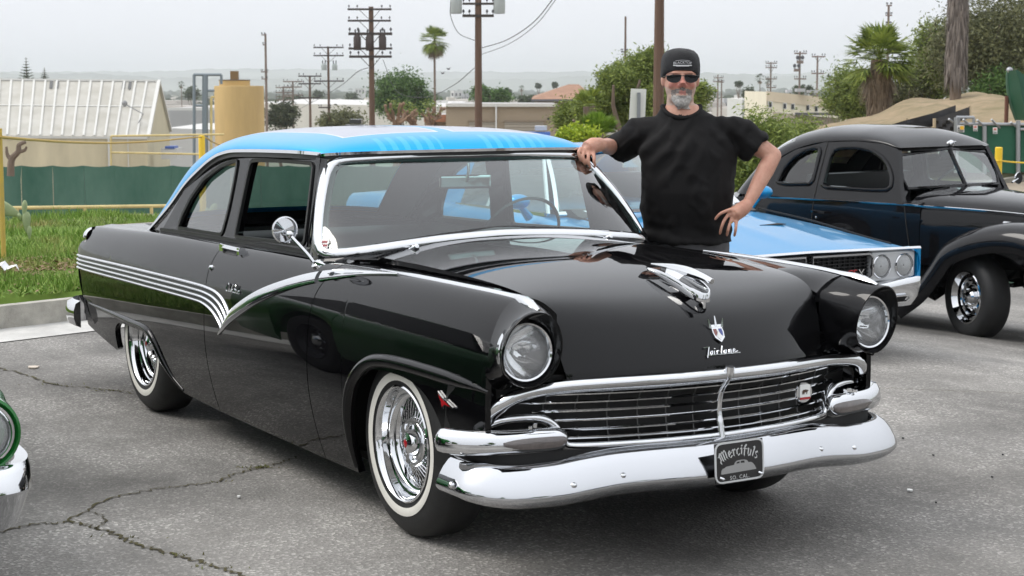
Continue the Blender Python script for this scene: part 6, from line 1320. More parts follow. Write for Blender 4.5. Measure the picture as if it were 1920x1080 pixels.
for i in range(34):
    t = i / 33; a, b_ = e0.lerp(e1, t), r0.lerp(r1, t); MB().sweep([a + up_ * .02 - O, b_ + up_ * .02 - O], [(-.06, -.03), (-.05, .05), (.05, .05), (.06, -.03)], up_).build('roof_rib', TRIM, shed, smooth=False)
MB().sweep([r0 - O + V((0, 0, .03)), r1 - O + V((0, 0, .03))], [(-.15, -.06), (-.12, .05), (.12, .05), (.15, -.06)], (0, 0, 1)).build('ridge_cap', TRIM, shed, smooth=False)
MB().sweep([(e0 - O).lerp(r0 - O, .52) + up_ * .02, (e1 - O).lerp(r1 - O, .52) + up_ * .02], [(-.04, -.01), (-.04, .02), (.04, .02), (.04, -.01)], up_).build('roof_seam', TRIM, shed, smooth=False)
MB().sweep([e1 - O + V((.05, .05, 0)), r1 - O + V((.05, .05, 0)), rfar1 - O + V((.05, .05, 0))], [(-.08, -.1), (-.08, .08), (.08, .08), (.08, -.1)], (0, 0, 1)).build('barge_board', TRIM, shed, smooth=False)
MB().sweep([e0 - O + V((0, 0, -.06)), e1 - O + V((0, 0, -.06))], [(-.08, -.08), (-.08, .05), (.08, .05), (.08, -.08)], (0, 0, 1)).build('gutter', TRIM, shed, smooth=False)
for uu, vv in ((66, 162), (77, 162), (204, 164), (216, 164)):
    f = lambda U, W_: (e0.lerp(e1, U).lerp(r0.lerp(r1, U), W_)) + up_ * .06 - O
    t = (uu + 18 + 420) / 696 * .985; MB().poly([f(t - .004, .83), f(t + .0045, .83), f(t + .0045, .97), f(t - .004, .97)]).build('skylight', mat('skylight_dark', (.06, .06, .055), .3), shed, smooth=False)
for t, nm in ((.89, 'downpipe'), (.945, 'wall_seam')): p = e0.lerp(e1, t) - O; MB().tube([p + V((.1, -.05, -.1)), p + V((.1, -.05, -5))], .06 if nm == 'downpipe' else .03, 6).build(nm, TRIM, shed)
p = e1.lerp(r1, .22) - O - (e1 - e0).normalized() * .6; MB().tube([p, p + V((.3, .2, .5)), p + V((-.4, -.5, 1.0))], .03, 5).ball(p + V((-.45, -.55, 1.05)), .16, 8, 6).build('floodlight', mat('lamp_grey', (.25, .25, .25), .5), shed)
# ---------------- tank with pipework
TANK = mat('tank_tan', (.50, .345, .14), .7, var=.14, scale=1.2, stretch=(1, 1, .15), bump=.05, bscale=3); d = 78.0; k = pxm(d); tc_ = foot(448, d); rT = 46 * k; zt_ = pz(161, d)
tank = empty('storage_tank', tc_, 0, 'tan cylindrical storage tank beside the metal roofed shed', 'tank')
MB().lathe([(rT, -6), (rT, zt_ - tc_.z - .05), (rT * .985, zt_ - tc_.z), (.001, zt_ - tc_.z + .02)], 40).build('shell', TANK, tank, angle=30)
hz = zt_ - tc_.z; cap = V((-8 * k, 0, hz)) ; lat = RT * (-8 * k)
MB().lathe([(rT * .62, 0), (rT * .62, 10 * k), (.001, 10.5 * k)], 30, Matrix.Translation(V((lat.x, lat.y, hz)))).build('hatch_collar', TANK, tank, angle=30)
MB().lathe([(rT * .64, 10 * k), (rT * .64, 11.5 * k), (.001, 12 * k)], 30, Matrix.Translation(V((lat.x, lat.y, hz)))).build('collar_lid', mat('lid_dark', (.10, .08, .06), .6), tank, angle=30)
MB().box((lat.x, lat.y, hz + 19 * k), (14 * k, 14 * k, 17 * k), Matrix.Rotation(YAW, 3, 'Z')).build('vent_box', mat('vent_brown', (.22, .13, .05), .6), tank, smooth=False)
PG = mat('pipe_grey', (.22, .26, .28), .5, .4); pf = at(375, 240, d - 3)
pipes = empty('pipe_gantry', V((pf.x, pf.y, tc_.z)), 0, 'grey pipe gantry standing beside the tan tank', 'pipework'); O2 = pipes.location
for pts, r_ in (([(364,330),(364,140)], .07), ([(386,330),(386,140)], .10), ([(381,330),(381,140)], .05), ([(363,140),(415,140)], .06), ([(415,140),(415,158)], .06), ([(365,198),(386,198)], .05), ([(388,170),(402,170)], .05), ([(396,330),(396,182)], .06), ([(396,182),(402,182)], .05)): MB().tube([at(*q, d - 3) - O2 for q in pts], r_, 8).build('pipe', PALEY if pts[0][0] == 396 else PG, pipes)
# ---------------- utility poles
WOOD = mat('pole_wood', (.095, .055, .035), .9, col2=(.16, .10, .07), scale=6, stretch=(1, 1, .1), bump=.3, bscale=12); XARM = mat('crossarm_wood', (.05, .04, .035), .85, var=.3, scale=5); WOODF = mat('pole_wood_pale', (.20, .15, .12), .9, var=.25, scale=5, stretch=(1, 1, .1)); CANG = mat('transformer_grey', (.42, .46, .45), .5); CANB = mat('transformer_brown', (.045, .03, .025), .55); INS = mat('insulator', (.05, .05, .055), .3)
def pole(u, vtop, d, wpx, label, arms=(), cans=(), m=WOOD, tilt=0.0, braces=True, uyaw=0.0):
    f = foot(u, d); zt_ = pz(vtop, d) - f.z; r = wpx * pxm(d) / 2; t = empty('utility_pole', f, 0, label, 'utility pole', 'utility poles'); ax = (RT * cos(uyaw) + FH * sin(uyaw)).normalized()
    MB().tube([V((0, 0, -.5)), V((0, 0, zt_ * .5)), V((tilt, 0, zt_))], [r * 1.12, r, r * .82], 10).build('shaft', m, t)
    for a in arms:
        u0, u1, v = a[:3]; h = (a[3] if len(a) > 3 else 4) * pxm(d); z = pz(v, d) - f.z; p0 = ax * ((u0 - u) * pxm(d)) - FH * r * .9 + V((0, 0, z)); p1 = ax * ((u1 - u) * pxm(d)) - FH * r * .9 + V((0, 0, z + (a[4] * pxm(d) if len(a) > 4 else 0)))
        arm = MB().sweep([p0, p1], [(-h * .5, -h * .5), (-h * .5, h * .5), (h * .5, h * .5), (h * .5, -h * .5)], (0, 0, 1)).build('crossarm', XARM if m is WOOD else m, t, smooth=False)
        for q in (.03, .22, .78, .97): c = p0.lerp(p1, q); MB().lathe([(h * .12, 0), (h * .12, h * .7), (h * .45, h * .9), (h * .45, h * 1.5), (h * .2, h * 1.9), (.0001, h * 2)], 8, Matrix.Translation(c + V((0, 0, h * .4)))).build('insulator', INS, arm)
        if braces and abs(u1 - u0) * pxm(d) > 1.2:
            for q in (.25, .75): c = p0.lerp(p1, q); MB().tube([c, V((0, 0, z - .55)) - FH * r], h * .15, 5).build('brace', XARM, arm)
    for c in cans:
        uc, v0, v1, wp, mm = c; z0, z1 = pz(v1, d) - f.z, pz(v0, d) - f.z; rr_ = wp * pxm(d) / 2; cc = ax * ((uc - u) * pxm(d)) - FH * (r * .5)
        cn = MB().lathe([(rr_ * .9, z0), (rr_, z0 + .04), (rr_, lerp(z0, z1, .82)), (rr_ * .75, lerp(z0, z1, .9)), (rr_ * .7, z1), (.0001, z1 + .02)], 16, Matrix.Translation(cc)).build('transformer', CANG if mm == 'g' else CANB, t, angle=40)
        for q in (-.5, .5): MB().lathe([(.03, 0), (.05, .05), (.03, .1), (.05, .15), (.02, .25), (.0001, .26)], 8, Matrix.Translation(cc + ax * rr_ * q + V((0, 0, z1)))).build('bushing', INS, cn)
    return t
pole(697, 15, 85, 11, 'dark pole with five crossarms and two brown transformers behind the sedan roof', ((654,735,20,3.5),(654,734,41,3.5),(655,736,65,5),(655,736,92,4),(656,735,107,4.5)), ((671,66,95,14,'b'),(718,66,95,14,'b'),(694,66,96,15,'b')))
pole(897, -70, 62, 14, 'thick pole carrying grey transformers at the top of the frame, above the sedan roof', ((868,926,10,4),(868,926,32,5)), ((856,-6,28,22,'g'),(936,-6,28,22,'g')), braces=False)
pole(1235, -80, 40, 20, 'thick bare brown pole rising right behind the man in the black cap', (), ())
pole(616, 88, 130, 5, 'pole with three crossarms and a white transformer bank beside the dark pole', ((589,645,90,2.5),(589,645,105,2.5),(589,645,152,2.5),(597,620,201,2.5)), ((608,120,132,10,'g'),(628,120,132,10,'g')))
pole(581, 142, 160, 5, 'short pole with three crossarms beside the white transformer bank', ((560,603,143,2.5),(560,602,157,2.5),(559,600,183,2.5)))
pole(549, 152, 190, 4, 'distant pale pole with three crossarms, second from the tan tank', ((531,567,153,2),(532,566,163,2),(532,567,178,2)), m=WOODF)
pole(531, 162, 215, 4, 'farthest pale pole with four crossarms, nearest the tan tank', ((517,547,164,2),(517,548,173,2),(517,548,181,2),(517,548,187,2)), m=WOODF)
pole(499, 65, 140, 5, 'tall slim pole with short side brackets beside the tan tank', ((492,499,67,2),(494,500,85,2),(490,503,135,2),(491,502,148,2)), m=WOODF, braces=False)
pole(1172, 33, 150, 4.5, 'slim bare pole standing behind the pepper tree', ((1164,1176,98,2.5),), braces=False)
pole(1445, 117, 190, 3.5, 'pole with four crossarms, leftmost of three over the beige block', ((1435,1456,119,2),(1435,1456,127,2),(1435,1456,148,2),(1437,1455,164,2)), m=WOODF)
pole(1499, 97, 180, 4, 'pole with a transformer bracket, middle of three over the beige block', ((1488,1511,101,2.5),(1493,1505,117,5),(1488,1498,132,5),(1489,1511,148,2.5)), m=WOODF)
pole(1532, 105, 170, 4, 'pole with two crossarms, rightmost of three over the beige block', ((1521,1546,107,2.5),(1521,1544,138,2.5)), m=WOODF)
pole(1663, 12, 120, 5, 'pole top rising behind the fan palm with the brown skirt', ((1658,1668,13,2.5),(1657,1669,31,2.5),(1658,1668,48,2.5)), m=WOODF, braces=False)
pole(1346, 140, 260, 3, 'thin far pole with two crossarms, left of the pair beside the man', ((1338,1356,146,1.8),(1337,1352,153,1.8)), m=WOODF, braces=False)
pole(1353, 149, 260, 3, 'thin far pole with one crossarm, right of the pair beside the man', ((1345,1357,154,1.8),), m=WOODF, braces=False)
def wire(name, pts, label, r=.012):
    P = spline([at(*p) for p in pts], 8); o = MB().tube(P, r, 5).build(name, mat('wire_dark', (.03, .03, .035), .6)); tag(o, label, 'cable')
wire('overhead_wire', ((903,90,62),(950,75,55),(1000,42,50),(1040,-6,46)), 'upper overhead wire curving up from the thick transformer pole', .014)
wire('overhead_wire', ((903,102,62),(955,82,55),(1005,46,50),(1046,-6,46)), 'lower overhead wire curving up from the thick transformer pole', .010)
wire('overhead_wire', ((889,128,62),(850,160,72),(800,182,80),(745,172,84),(718,112,85)), 'slack wire drooping between the dark pole and the thick pole', .014)
wire('overhead_wire', ((690,127,85),(670,135,95),(640,160,115),(600,184,140),(560,205,170)), 'wire falling away from the dark pole towards the far poles', .02)
wire('overhead_wire', ((845,4,61.5),(845,30,61.5),(860,62,61.5),(890,76,61.5)), 'drop loop hanging from the outer transformer on the thick pole', .012)
# ---------------- buildings in the middle distance
def block(name, uv, d0, depth, label, wallm, roofm, parts=(), drop=8, yaw_d=0.0):
    (u0, v0), (u1, v1) = uv; a, b_ = at(u0, v0, d0), at(u1, v1, d0 + yaw_d); t = empty(name, V((a.x, a.y, a.z - drop)), 0, label, 'building'); O = t.location; dn = V((0, 0, -drop)); bk = FH * depth
    MB().grid([[a - O, b_ - O], [a + dn - O, b_ + dn - O]]).poly([b_ - O, b_ + bk - O, b_ + bk + dn - O, b_ + dn - O]).poly([a - O, a + dn - O, a + bk + dn - O, a + bk - O]).build('wall', wallm, t, smooth=False)
    MB().grid([[a - O, b_ - O], [a + bk - O, b_ + bk - O]]).build('flat_roof', roofm, t, smooth=False); return t, O, a, b_
TANW = mat('stucco_tan', (.34, .27, .19), .9, var=.06, scale=.5); BEIGE = mat('stucco_beige', (.62, .52, .38), .9, var=.05, scale=.5); CREAM = mat('stucco_cream', (.70, .64, .50), .9, var=.05, scale=.4); GRAV = mat('roof_gravel', (.42, .41, .40), .9, var=.1, scale=.3); WHITEB = mat('far_white', (.55, .545, .52), .9); TERRA = mat('terracotta', (.36, .16, .09), .85, var=.2, scale=2); SHUT = mat('roller_door', (.42, .37, .30), .7); DARKW = mat('dark_window', (.03, .035, .04), .15); WINW = mat('window_white', (.72, .72, .70), .6)
t, O, a, b_ = block('garage_block', ((836, 196), (1046, 197)), 118, 14, 'tan stucco block with two roller doors and a pale parapet behind the sedan roof', TANW, GRAV)
def quad(t, O, u0, v0, u1, v1, d, name, m, off=.05): 
    P = [at(u0, v0, d), at(u1, v0, d), at(u1, v1, d), at(u0, v1, d)]; return MB().prism([p - FH * off - O for p in P], FH * (off + .02)).build(name, m, t, smooth=False)
quad(t, O, 836, 194, 1046, 200, 118, 'parapet', mat('parapet_pale', (.62, .60, .55), .8), .3)
for u0, u1 in ((880, 930), (946, 1019)):
    sh = quad(t, O, u0, 228, u1, 262, 118, 'roller_door', SHUT, .1); quad(t, O, u0 - 2, 226, u1 + 2, 228.5, 118, 'lintel', mat('lintel_brown', (.22, .17, .12), .8), .2)
    for k in range(5): quad(sh, O, u0, 232 + 6 * k, u1, 233 + 6 * k, 118, 'door_slat', mat('slat_dark', (.30, .26, .21), .8), .16).parent = t
quad(t, O, 929, 194, 931.5, 262, 118, 'downpipe', WINW, .3); quad(t, O, 1026, 221, 1030, 224, 118, 'wall_lamp', DARKW, .4)
t, O, a, b_ = block('tile_edge_store', ((796, 217), (840, 217)), 125, 10, 'low shop with a brown tiled eave next to the garage block', TANW, GRAV)
quad(t, O, 796, 215, 838, 228, 125, 'tiled_eave', TERRA, .8)
t, O, a, b_ = block('warehouse_long', ((470, 193), (850, 200)), 240, 60, 'long pale flat roofed warehouse behind the poles', mat('warehouse_wall', (.52, .49, .44), .9, var=.06, scale=.2), mat('warehouse_roof', (.56, .55, .53), .9, var=.06, scale=.05), drop=14, yaw_d=-30)
quad(t, O, 690, 188, 840, 193, 235, 'roof_parapet', mat('warehouse_trim', (.60, .59, .56), .9), .3)
for u in (745, 765, 785): quad(t, O, u, 199, u + 14, 208, 228, 'roof_unit', mat('unit_dark', (.16, .16, .16), .7), 1.5)
t, O, a, b_ = block('flat_roof_store', ((300, 204), (402, 207)), 150, 30, 'low grey flat roofed block between the shed and the tank', mat('store_grey', (.38, .38, .38), .9), GRAV, drop=12)
quad(t, O, 300, 202, 402, 207, 149, 'parapet', WHITEB, .3); quad(t, O, 340, 236, 352, 241, 149, 'dark_opening', DARKW, .2)
t, O, a, b_ = block('pale_depot', ((312, 240), (402, 243)), 110, 14, 'white low depot seen between the shed and the gantry', WHITEB, WHITEB, drop=8)
vh = empty('parked_van', foot(323, 95) , 0, 'blue and white van roof showing above the green fence', 'van'); O3 = vh.location; quad(vh, O3, 313, 276, 342, 296, 95, 'body', WHITEB, 1.6); quad(vh, O3, 316, 273, 334, 279, 94.4, 'windscreen', mat('van_blue', (.05, .12, .40), .4), 1.0)
# house with hipped brown roof
hd = 135.0; hs_ = empty('hip_roof_house', foot(1050, hd), 0, 'house with hipped brown shingle roof behind the pepper tree', 'house'); O = hs_.location
A_, B_, C_, D_ = at(996, 186, hd), at(1120, 186, hd), at(1110, 180, hd + 12), at(1000, 180, hd + 12); R1, R2 = at(1066, 158, hd + 6), at(1085, 158, hd + 6)
SHG = mat('shingle_brown', (.30, .17, .11), .9, var=.2, scale=2.0)
MB().poly([A_ - O, B_ - O, R2 - O, R1 - O]).poly([A_ - O, R1 - O, D_ - O]).poly([B_ - O, C_ - O, R2 - O]).build('roof', SHG, hs_, smooth=False)
quad(hs_, O, 996, 186, 1120, 190, hd, 'fascia', mat('fascia_dark', (.14, .14, .15), .7), .2); quad(hs_, O, 1002, 190, 1115, 225, hd + 1, 'wall', TANW, .1)
t, O, a, b_ = block('beige_block', ((1437, 172), (1590, 188)), 150, 14, 'beige two tone block with a row of small white windows behind the bush', CREAM, GRAV, drop=12, yaw_d=14)
for k, (u0, u1) in enumerate(((1437, 1590),)): 
    P = [at(1437, 171, 150) - FH * .15, at(1590, 187, 164) - FH * .15]; MB().prism([P[0] - O, P[1] - O, P[1] - O + V((0, 0, -.95)), P[0] - O + V((0, 0, -.8))], FH * .2).build('tan_band', BEIGE, t, smooth=False)
for u, v in ((1440, 190), (1467, 193), (1482, 194), (1510, 196), (1526, 198)):
    d_ = 150 + (u - 1437) / 153 * 14; q = quad(t, O, u, v, u + 8, v + 12, d_, 'window', WINW, .10); quad(q, O, u + 1.6, v + 1.5, u + 6.4, v + 10.5, d_, 'pane', DARKW, .16)
for u, v, wd, h in ((1472, 168.5, 9, 5), (1490, 166, 16, 6), (1512, 169, 30, 5)): quad(t, O, u, v, u + wd, v + h, 156, 'roof_unit', mat('unit_grey', (.42, .42, .42), .7), 1.2)
t, O, a, b_ = block('brown_annex', ((1490, 214), (1575, 222)), 120, 10, 'low brown annex in front of the beige block', mat('annex', (.26, .22, .17), .9), GRAV, drop=8)
quad(t, O, 1490, 211, 1575, 216, 120, 'eave', mat('eave_dark', (.10, .10, .10), .7), .4)
t, O, a, b_ = block('white_shopfront', ((1392, 186), (1440, 187)), 170, 12, 'low white shop beside the beige block', WHITEB, WHITEB, drop=10)
# far scattered white blocks (each one its own object)
rgc = random.Random(3)
FARW = [WHITEB, mat('far_cream', (.62, .58, .50), .9), mat('far_grey', (.45, .45, .46), .9), mat('far_roof_red', (.40, .22, .16), .9)]
spots = [(205,185,14,500),(330,188,22,520),(450,190,14,600),(520,192,10,560),(676,165,20,900),(725,178,24,480),(760,172,26,700),(800,184,18,450),(856,170,24,760),(845,183,20,480),(985,187,14,420),(955,183,12,520),(1020,183,10,600),(1330,178,22,420),(1360,184,20,400),(1385,178,16,520),(1410,182,14,450),(690,184,16,520),(872,176,14,620),(905,184,14,540),(640,186,18,600),(1300,170,14,700)]
LM = [(-200, 'shed roof end'), (50, 'larger tiered pine'), (296, 'shed gable'), (375, 'pipe gantry'), (448, 'tan tank'), (499, 'slim bracket pole'), (549, 'pale far poles'), (616, 'white transformer pole'), (697, 'dark transformer pole'), (815, 'slender palm'), (897, 'thick pole'), (1030, 'hip roof house'), (1172, 'slim bare pole'), (1290, 'man in the cap'), (1350, 'thin far poles'), (1445, 'beige block'), (1532, 'last of three poles'), (1650, 'skirted palm'), (2600, 'picture edge')]
ORD = ['nearest the former', 'second along', 'third along', 'fourth along', 'fifth along', 'sixth along', 'seventh along']
def far_label(what, us):
    out = {}; seen = {}
    for i in sorted(range(len(us)), key=lambda k: us[k]):
        k = max(j for j in range(len(LM)) if LM[j][0] <= us[i]); n_ = seen.get(k, 0); seen[k] = n_ + 1; out[i] = (k, n_)
    return {i: '%s between the %s and %s%s' % (what, LM[k][1], LM[k + 1][1], '' if seen[k] == 1 else ', ' + ORD[n_]) for i, (k, n_) in out.items()}
lab_ = far_label('far block', [q[0] for q in spots])

for i, (u, v, wp, d) in enumerate(spots):
    m = FARW[i % 4] if i % 4 != 3 or i % 8 == 3 else WHITEB; f = at(u, v, d); w2 = wp * pxm(d); h = rgc.uniform(4, 8); o = MB().box((0, 0, -h), (w2, w2 * .7, h * 2), Matrix.Rotation(YAW + rgc.uniform(-.4, .4), 3, 'Z')).build('far_block', m, loc=f, smooth=False)
    q = o.location; fc = MB()
    for k in range(3): fc.box((-w2 * .3 + w2 * .3 * k, 0, -1.6), (w2 * .12, w2 * .02, 1.2))
    fc.build('window_row', DARKW, o, smooth=False, M=Matrix.Rotation(YAW - pi / 2, 4, 'Z') @ Matrix.Translation((0, -w2 * .62, 0))); tag(o, lab_[i], 'building', 'far town blocks')
# ---------------- trees
def fpalm_crown(c, R_, n, seed, m, blades=13, droopk=.5, updown=(-.6, 1.2)):
    rg = random.Random(seed); b = MB(); c = V(c)
    for _ in range(n):
        a = rg.uniform(0, 2 * pi); el = rg.uniform(*updown); d = V((cos(a) * cos(el), sin(a) * cos(el), sin(el))); L_ = R_ * rg.uniform(.5, .72); h = c + d * L_ * .72 + V((0, 0, -droopk * L_ * .12)); sd_ = d.cross(V((0, 0, 1))).normalized(); up_ = sd_.cross(d)
        q = sd_ * R_ * .012; b.poly([c - q, c + q, h + q * .6, h - q * .6])
        for k in range(blades):
            t = -1 + 2 * k / (blades - 1); ang = t * 1.25; dd = (d * cos(ang) + sd_ * sin(ang)).normalized(); bl = R_ * .46 * (1 - .25 * t * t) * rg.uniform(.85, 1.1); tip = h + dd * bl + V((0, 0, -droopk * bl * rg.uniform(.25, .6))); w2 = (up_.cross(dd)).normalized() * R_ * .020
            mid = h + dd * bl * .55 + V((0, 0, -droopk * bl * .06)); b.poly([h, mid + w2, tip, mid - w2])
    return b
def skirt(c, r0, r1, h, n, seed, up=0.0):
    rg = random.Random(seed); b = MB(); c = V(c)
    for _ in range(n):
        a = rg.uniform(0, 6.283); t = rg.random(); z = -h * t; r_ = lerp(r0, r1, t) * rg.uniform(.8, 1.12); p = c + V((cos(a) * r_, sin(a) * r_, z)); l = min(h * rg.uniform(.08, .2), rg.uniform(.25, .5)); q = V((-sin(a), cos(a), 0)) * r_ * .08; o = V((cos(a), sin(a), 0)) * r_ * rg.uniform(0, .25); b.poly([p - q, p + q, p + o * .8 + V((0, 0, -l)) + q * rg.uniform(-1, 1)])
    return b
def fan_palm(u, vc, vbase, d, Rpx, trunk_px, label, seed, n=46, skirt_px=0, sk_w=0, ud=(-.7, 1.3), sz=1.0, m=PALMG, dead=10):
    f = foot(u, d); zc = pz(vc, d); t = empty('fan_palm', f, 0, label, 'palm'); k = pxm(d); c = V((0, 0, zc - f.z)); r = trunk_px * k / 2
    MB().tube([V((0, 0, -.4)), V((r * .3, 0, c.z * .5)), c], [r * 1.2, r, r * .9], 10).build('trunk', BARK, t)
    fpalm_crown(c, Rpx * k, n, seed, m, updown=ud).build('crown', m, t, smooth=False, fix=False)
    if dead: fpalm_crown(c - V((0, 0, Rpx * k * .1)), Rpx * k * .8, dead, seed + 1, BROWNL, droopk=1.2, updown=(-1.3, -.7)).build('dead_fronds', BROWNL, t, smooth=False, fix=False)
    if skirt_px: skirt(c - V((0, 0, Rpx * k * .2)), sk_w * k / 2, sk_w * k * .42, skirt_px * k, 2600, seed).build('frond_skirt', BROWNL, t, smooth=False, fix=False); MB().lathe([(sk_w * k * .36, 0), (sk_w * k * .40, -skirt_px * k * .5), (sk_w * k * .34, -skirt_px * k)], 14, Matrix.Translation(c)).build('skirt_core', BARK, t)
    return t
fan_palm(815, 76, 215, 125, 37, 4.5, 'tall slender fan palm standing alone between the two big poles', 21, n=80, ud=(-1.1, 1.4), dead=34)
px_tree('round_tree', 752, 138, 226, 122, 140, 16000, 1.9, DARKLEAF, 'large dense dark green tree behind the dark pole', 31, clumps=46, spread=.26)
px_tree('round_tree', 921, 160, 200, 80, 165, 3500, 2.3, DARKLEAF, 'small round dark tree behind the thick transformer pole', 32, clumps=24)
px_tree('round_tree', 528, 192, 240, 68, 150, 3500, 2.4, leafmat('olive_leaf', (.03, .045, .02), (.09, .10, .05)), 'dark olive tree just beside the tan tank', 33, clumps=24)
px_tree('round_tree', 640, 205, 250, 90, 130, 2500, 2.4, GREYLEAF, 'low greyish tree under the white transformer bank', 34, clumps=20)
px_tree('round_tree', 987, 178, 200, 36, 240, 900, 2.2, FARLEAF, 'tiny dark tree beside the hipped roof house', 35, clumps=10)
# pepper tree behind the man, several lobes
tp = foot(1180, 44); k = pxm(44)
pt = empty('pepper_tree', tp, 0, 'big light green pepper tree behind the man and the white sign', 'tree'); rg = random.Random(41); tb = MB()
for (u, v, R_) in ((1200, 150, 52), (1150, 160, 50), (1110, 195, 48), (1230, 190, 56), (1075, 225, 42), (1190, 225, 60), (1290, 200, 40)):
    c = at(u, v, 44 + rg.uniform(-1.2, 1.2)) - tp; P_, R2 = limb(V((0, 0, .2)), c, .14, .03, rg); tb.tube(P_, R2, 7)
tb.build('trunk', BARK, pt)
cm = MB()
for i, (u, v, R_, n_) in enumerate(((1205, 140, 46, 5200), (1155, 150, 38, 3600), (1225, 115, 30, 2000), (1112, 188, 36, 3000), (1230, 195, 50, 4200), (1072, 215, 30, 2400), (1170, 205, 48, 4200), (1100, 232, 40, 2600), (1318, 165, 22, 500), (1300, 190, 26, 900))):
    c = at(u, v, 44 + rg.uniform(-1, 1)) - tp; q = crown_mb(c, (R_ * k, R_ * k, R_ * k * .95), int(n_ * 2.3), 1.75 * k, 17, 100 + i, droop=.12, spread=.31, aspect=2.2); b0 = len(cm.v); cm.v += q.v; cm.f += [[x + b0 for x in f] for f in q.f]
cm.build('crown', PEPPER, pt, smooth=False, fix=False)
# spiky palm bush and lime shrub below it
sp_ = foot(1128, 34); c = at(1120, 262, 34) - sp_; pb = empty('fan_palm_bush', sp_, 0, 'low bright green fan palm with spiky fronds in front of the pepper tree', 'palm'); k = pxm(34)
fpalm_crown(c, 66 * k, 34, 51, LIME, blades=23, droopk=.12, updown=(.25, 1.4)).build('crown', leafmat('bright_palm', (.07, .15, .012), (.24, .36, .05)), pb, smooth=False, fix=False); MB().tube([V((0, 0, -.3)), c], .15, 8).build('trunk', BARK, pb)
sp2 = foot(1108, 172 - 138); b2 = foot(1105, 40); pb = empty('fan_palm_bush', b2, 0, 'darker fan palm with wide fronds inside the pepper tree', 'palm'); c = at(1105, 200, 40) - b2; fpalm_crown(c, 48 * pxm(40), 22, 52, PALMG, blades=17, droopk=.25, updown=(-.1, 1.2)).build('crown', PALMG, pb, smooth=False, fix=False); MB().tube([V((0, 0, -.3)), c], .14, 8).build('trunk', BARK, pb)
sb = foot(1082, 27); c = at(1084, 256, 27) - sb; k = pxm(27); sh = empty('lime_shrub', sb, 0, 'yellow green leafy shrub just above the sedan roof corner', 'shrub')
crown_mb(c, (46 * k, 40 * k, 20 * k), 1500, 3.2 * k, 16, 61, spread=.5, aspect=1.5).build('crown', LIME, sh, smooth=False, fix=False); MB().tube([V((0, 0, -.2)), c * .6, c], [.05, .04, .02], 6).build('stem', BARK, sh)
# bush mass behind blue car and coupe
for i, (u, vt, vb, wp, d, n_, lab) in enumerate(((1425, 200, 400, 150, 27, 9000, 'feathery green bush between the man and the black coupe'), (1490, 208, 360, 120, 30, 5000, 'feathery green bush directly behind the coupe roof'), (1350, 230, 420, 120, 28, 3500, 'green bush showing under the man raised elbow'))):
    px_tree('bush', u, vt, vb, wp, d, int(n_ * 2.0), 2.1, PEPPER, lab, 70 + i, clumps=44, droop=.05, tr=.06, cat='bush', spread=.28, limbs=9, aspect=2.3)
px_tree('round_tree', 1598, 112, 236, 104, 62, 15000, 1.7, PEPPER, 'pepper tree beside the fan palm with the brown skirt', 81, clumps=34, droop=.1, aspect=2.2, spread=.27)
px_tree('round_tree', 1700, 120, 240, 90, 64, 10000, 1.7, GREYLEAF, 'olive green tree between the skirted palm and the tall palm trunk', 82, clumps=30, droop=.1, aspect=2.0, spread=.27)
fan_palm(1648, 112, 225, 50, 92, 20, 'stout fan palm with a thick brown frond skirt above the coupe', 91, n=95, skirt_px=120, sk_w=44, ud=(-.55, 1.45), dead=18)
# tall palm trunk with shaggy thatch; crown above the frame
tf = foot(1792, 46); k = pxm(46); tt = empty('tall_palm', tf, 0, 'tall palm trunk wrapped in shaggy grey thatch, running out of the frame', 'palm'); zt_ = pz(-330, 46) - tf.z; zs = pz(148, 46) - tf.z
MB().tube([V((0, 0, -.4)), V((0, 0, zt_))], [11 * k, 9 * k], 10).build('trunk', BARK, tt); THATCH = leafmat('thatch', (.10, .085, .075), (.27, .23, .20), .05)
skirt(V((0, 0, zt_)), 15 * k, 19 * k, zt_ - zs, 5200, 95).build('thatch', THATCH, tt, smooth=False, fix=False); MB().lathe([(13 * k, zs), (16 * k, zs + .3), (12 * k, zt_)], 14).build('thatch_core', BARK, tt)
fpalm_crown(V((0, 0, zt_ + .2)), 1.5, 34, 96, PALMG).build('crown', PALMG, tt, smooth=False, fix=False)
# big tree mass at the picture edge
for i, (u, v, wp, hp, d, n_, m, lab) in enumerate(((1850, 85, 190, 230, 60, 12000, GREYLEAF, 'huge grey green tree filling the corner behind the tall palm trunk'), (1750, 110, 100, 170, 64, 6000, PEPPER, 'green willowy tree beside the tall palm trunk'), (1960, 60, 160, 300, 62, 6000, GREYLEAF, 'grey green tree cut off by the picture edge'), (1890, 170, 140, 90, 58, 4500, DARKLEAF, 'dark low foliage behind the dirt mound'))):
    px_tree('willowy_tree', u, v - hp / 2, v + hp / 2, wp, d, int(n_ * 2.9), 2.15, m, lab, 110 + i, clumps=80, droop=.25, spread=.27, tr=.25, aspect=2.0)
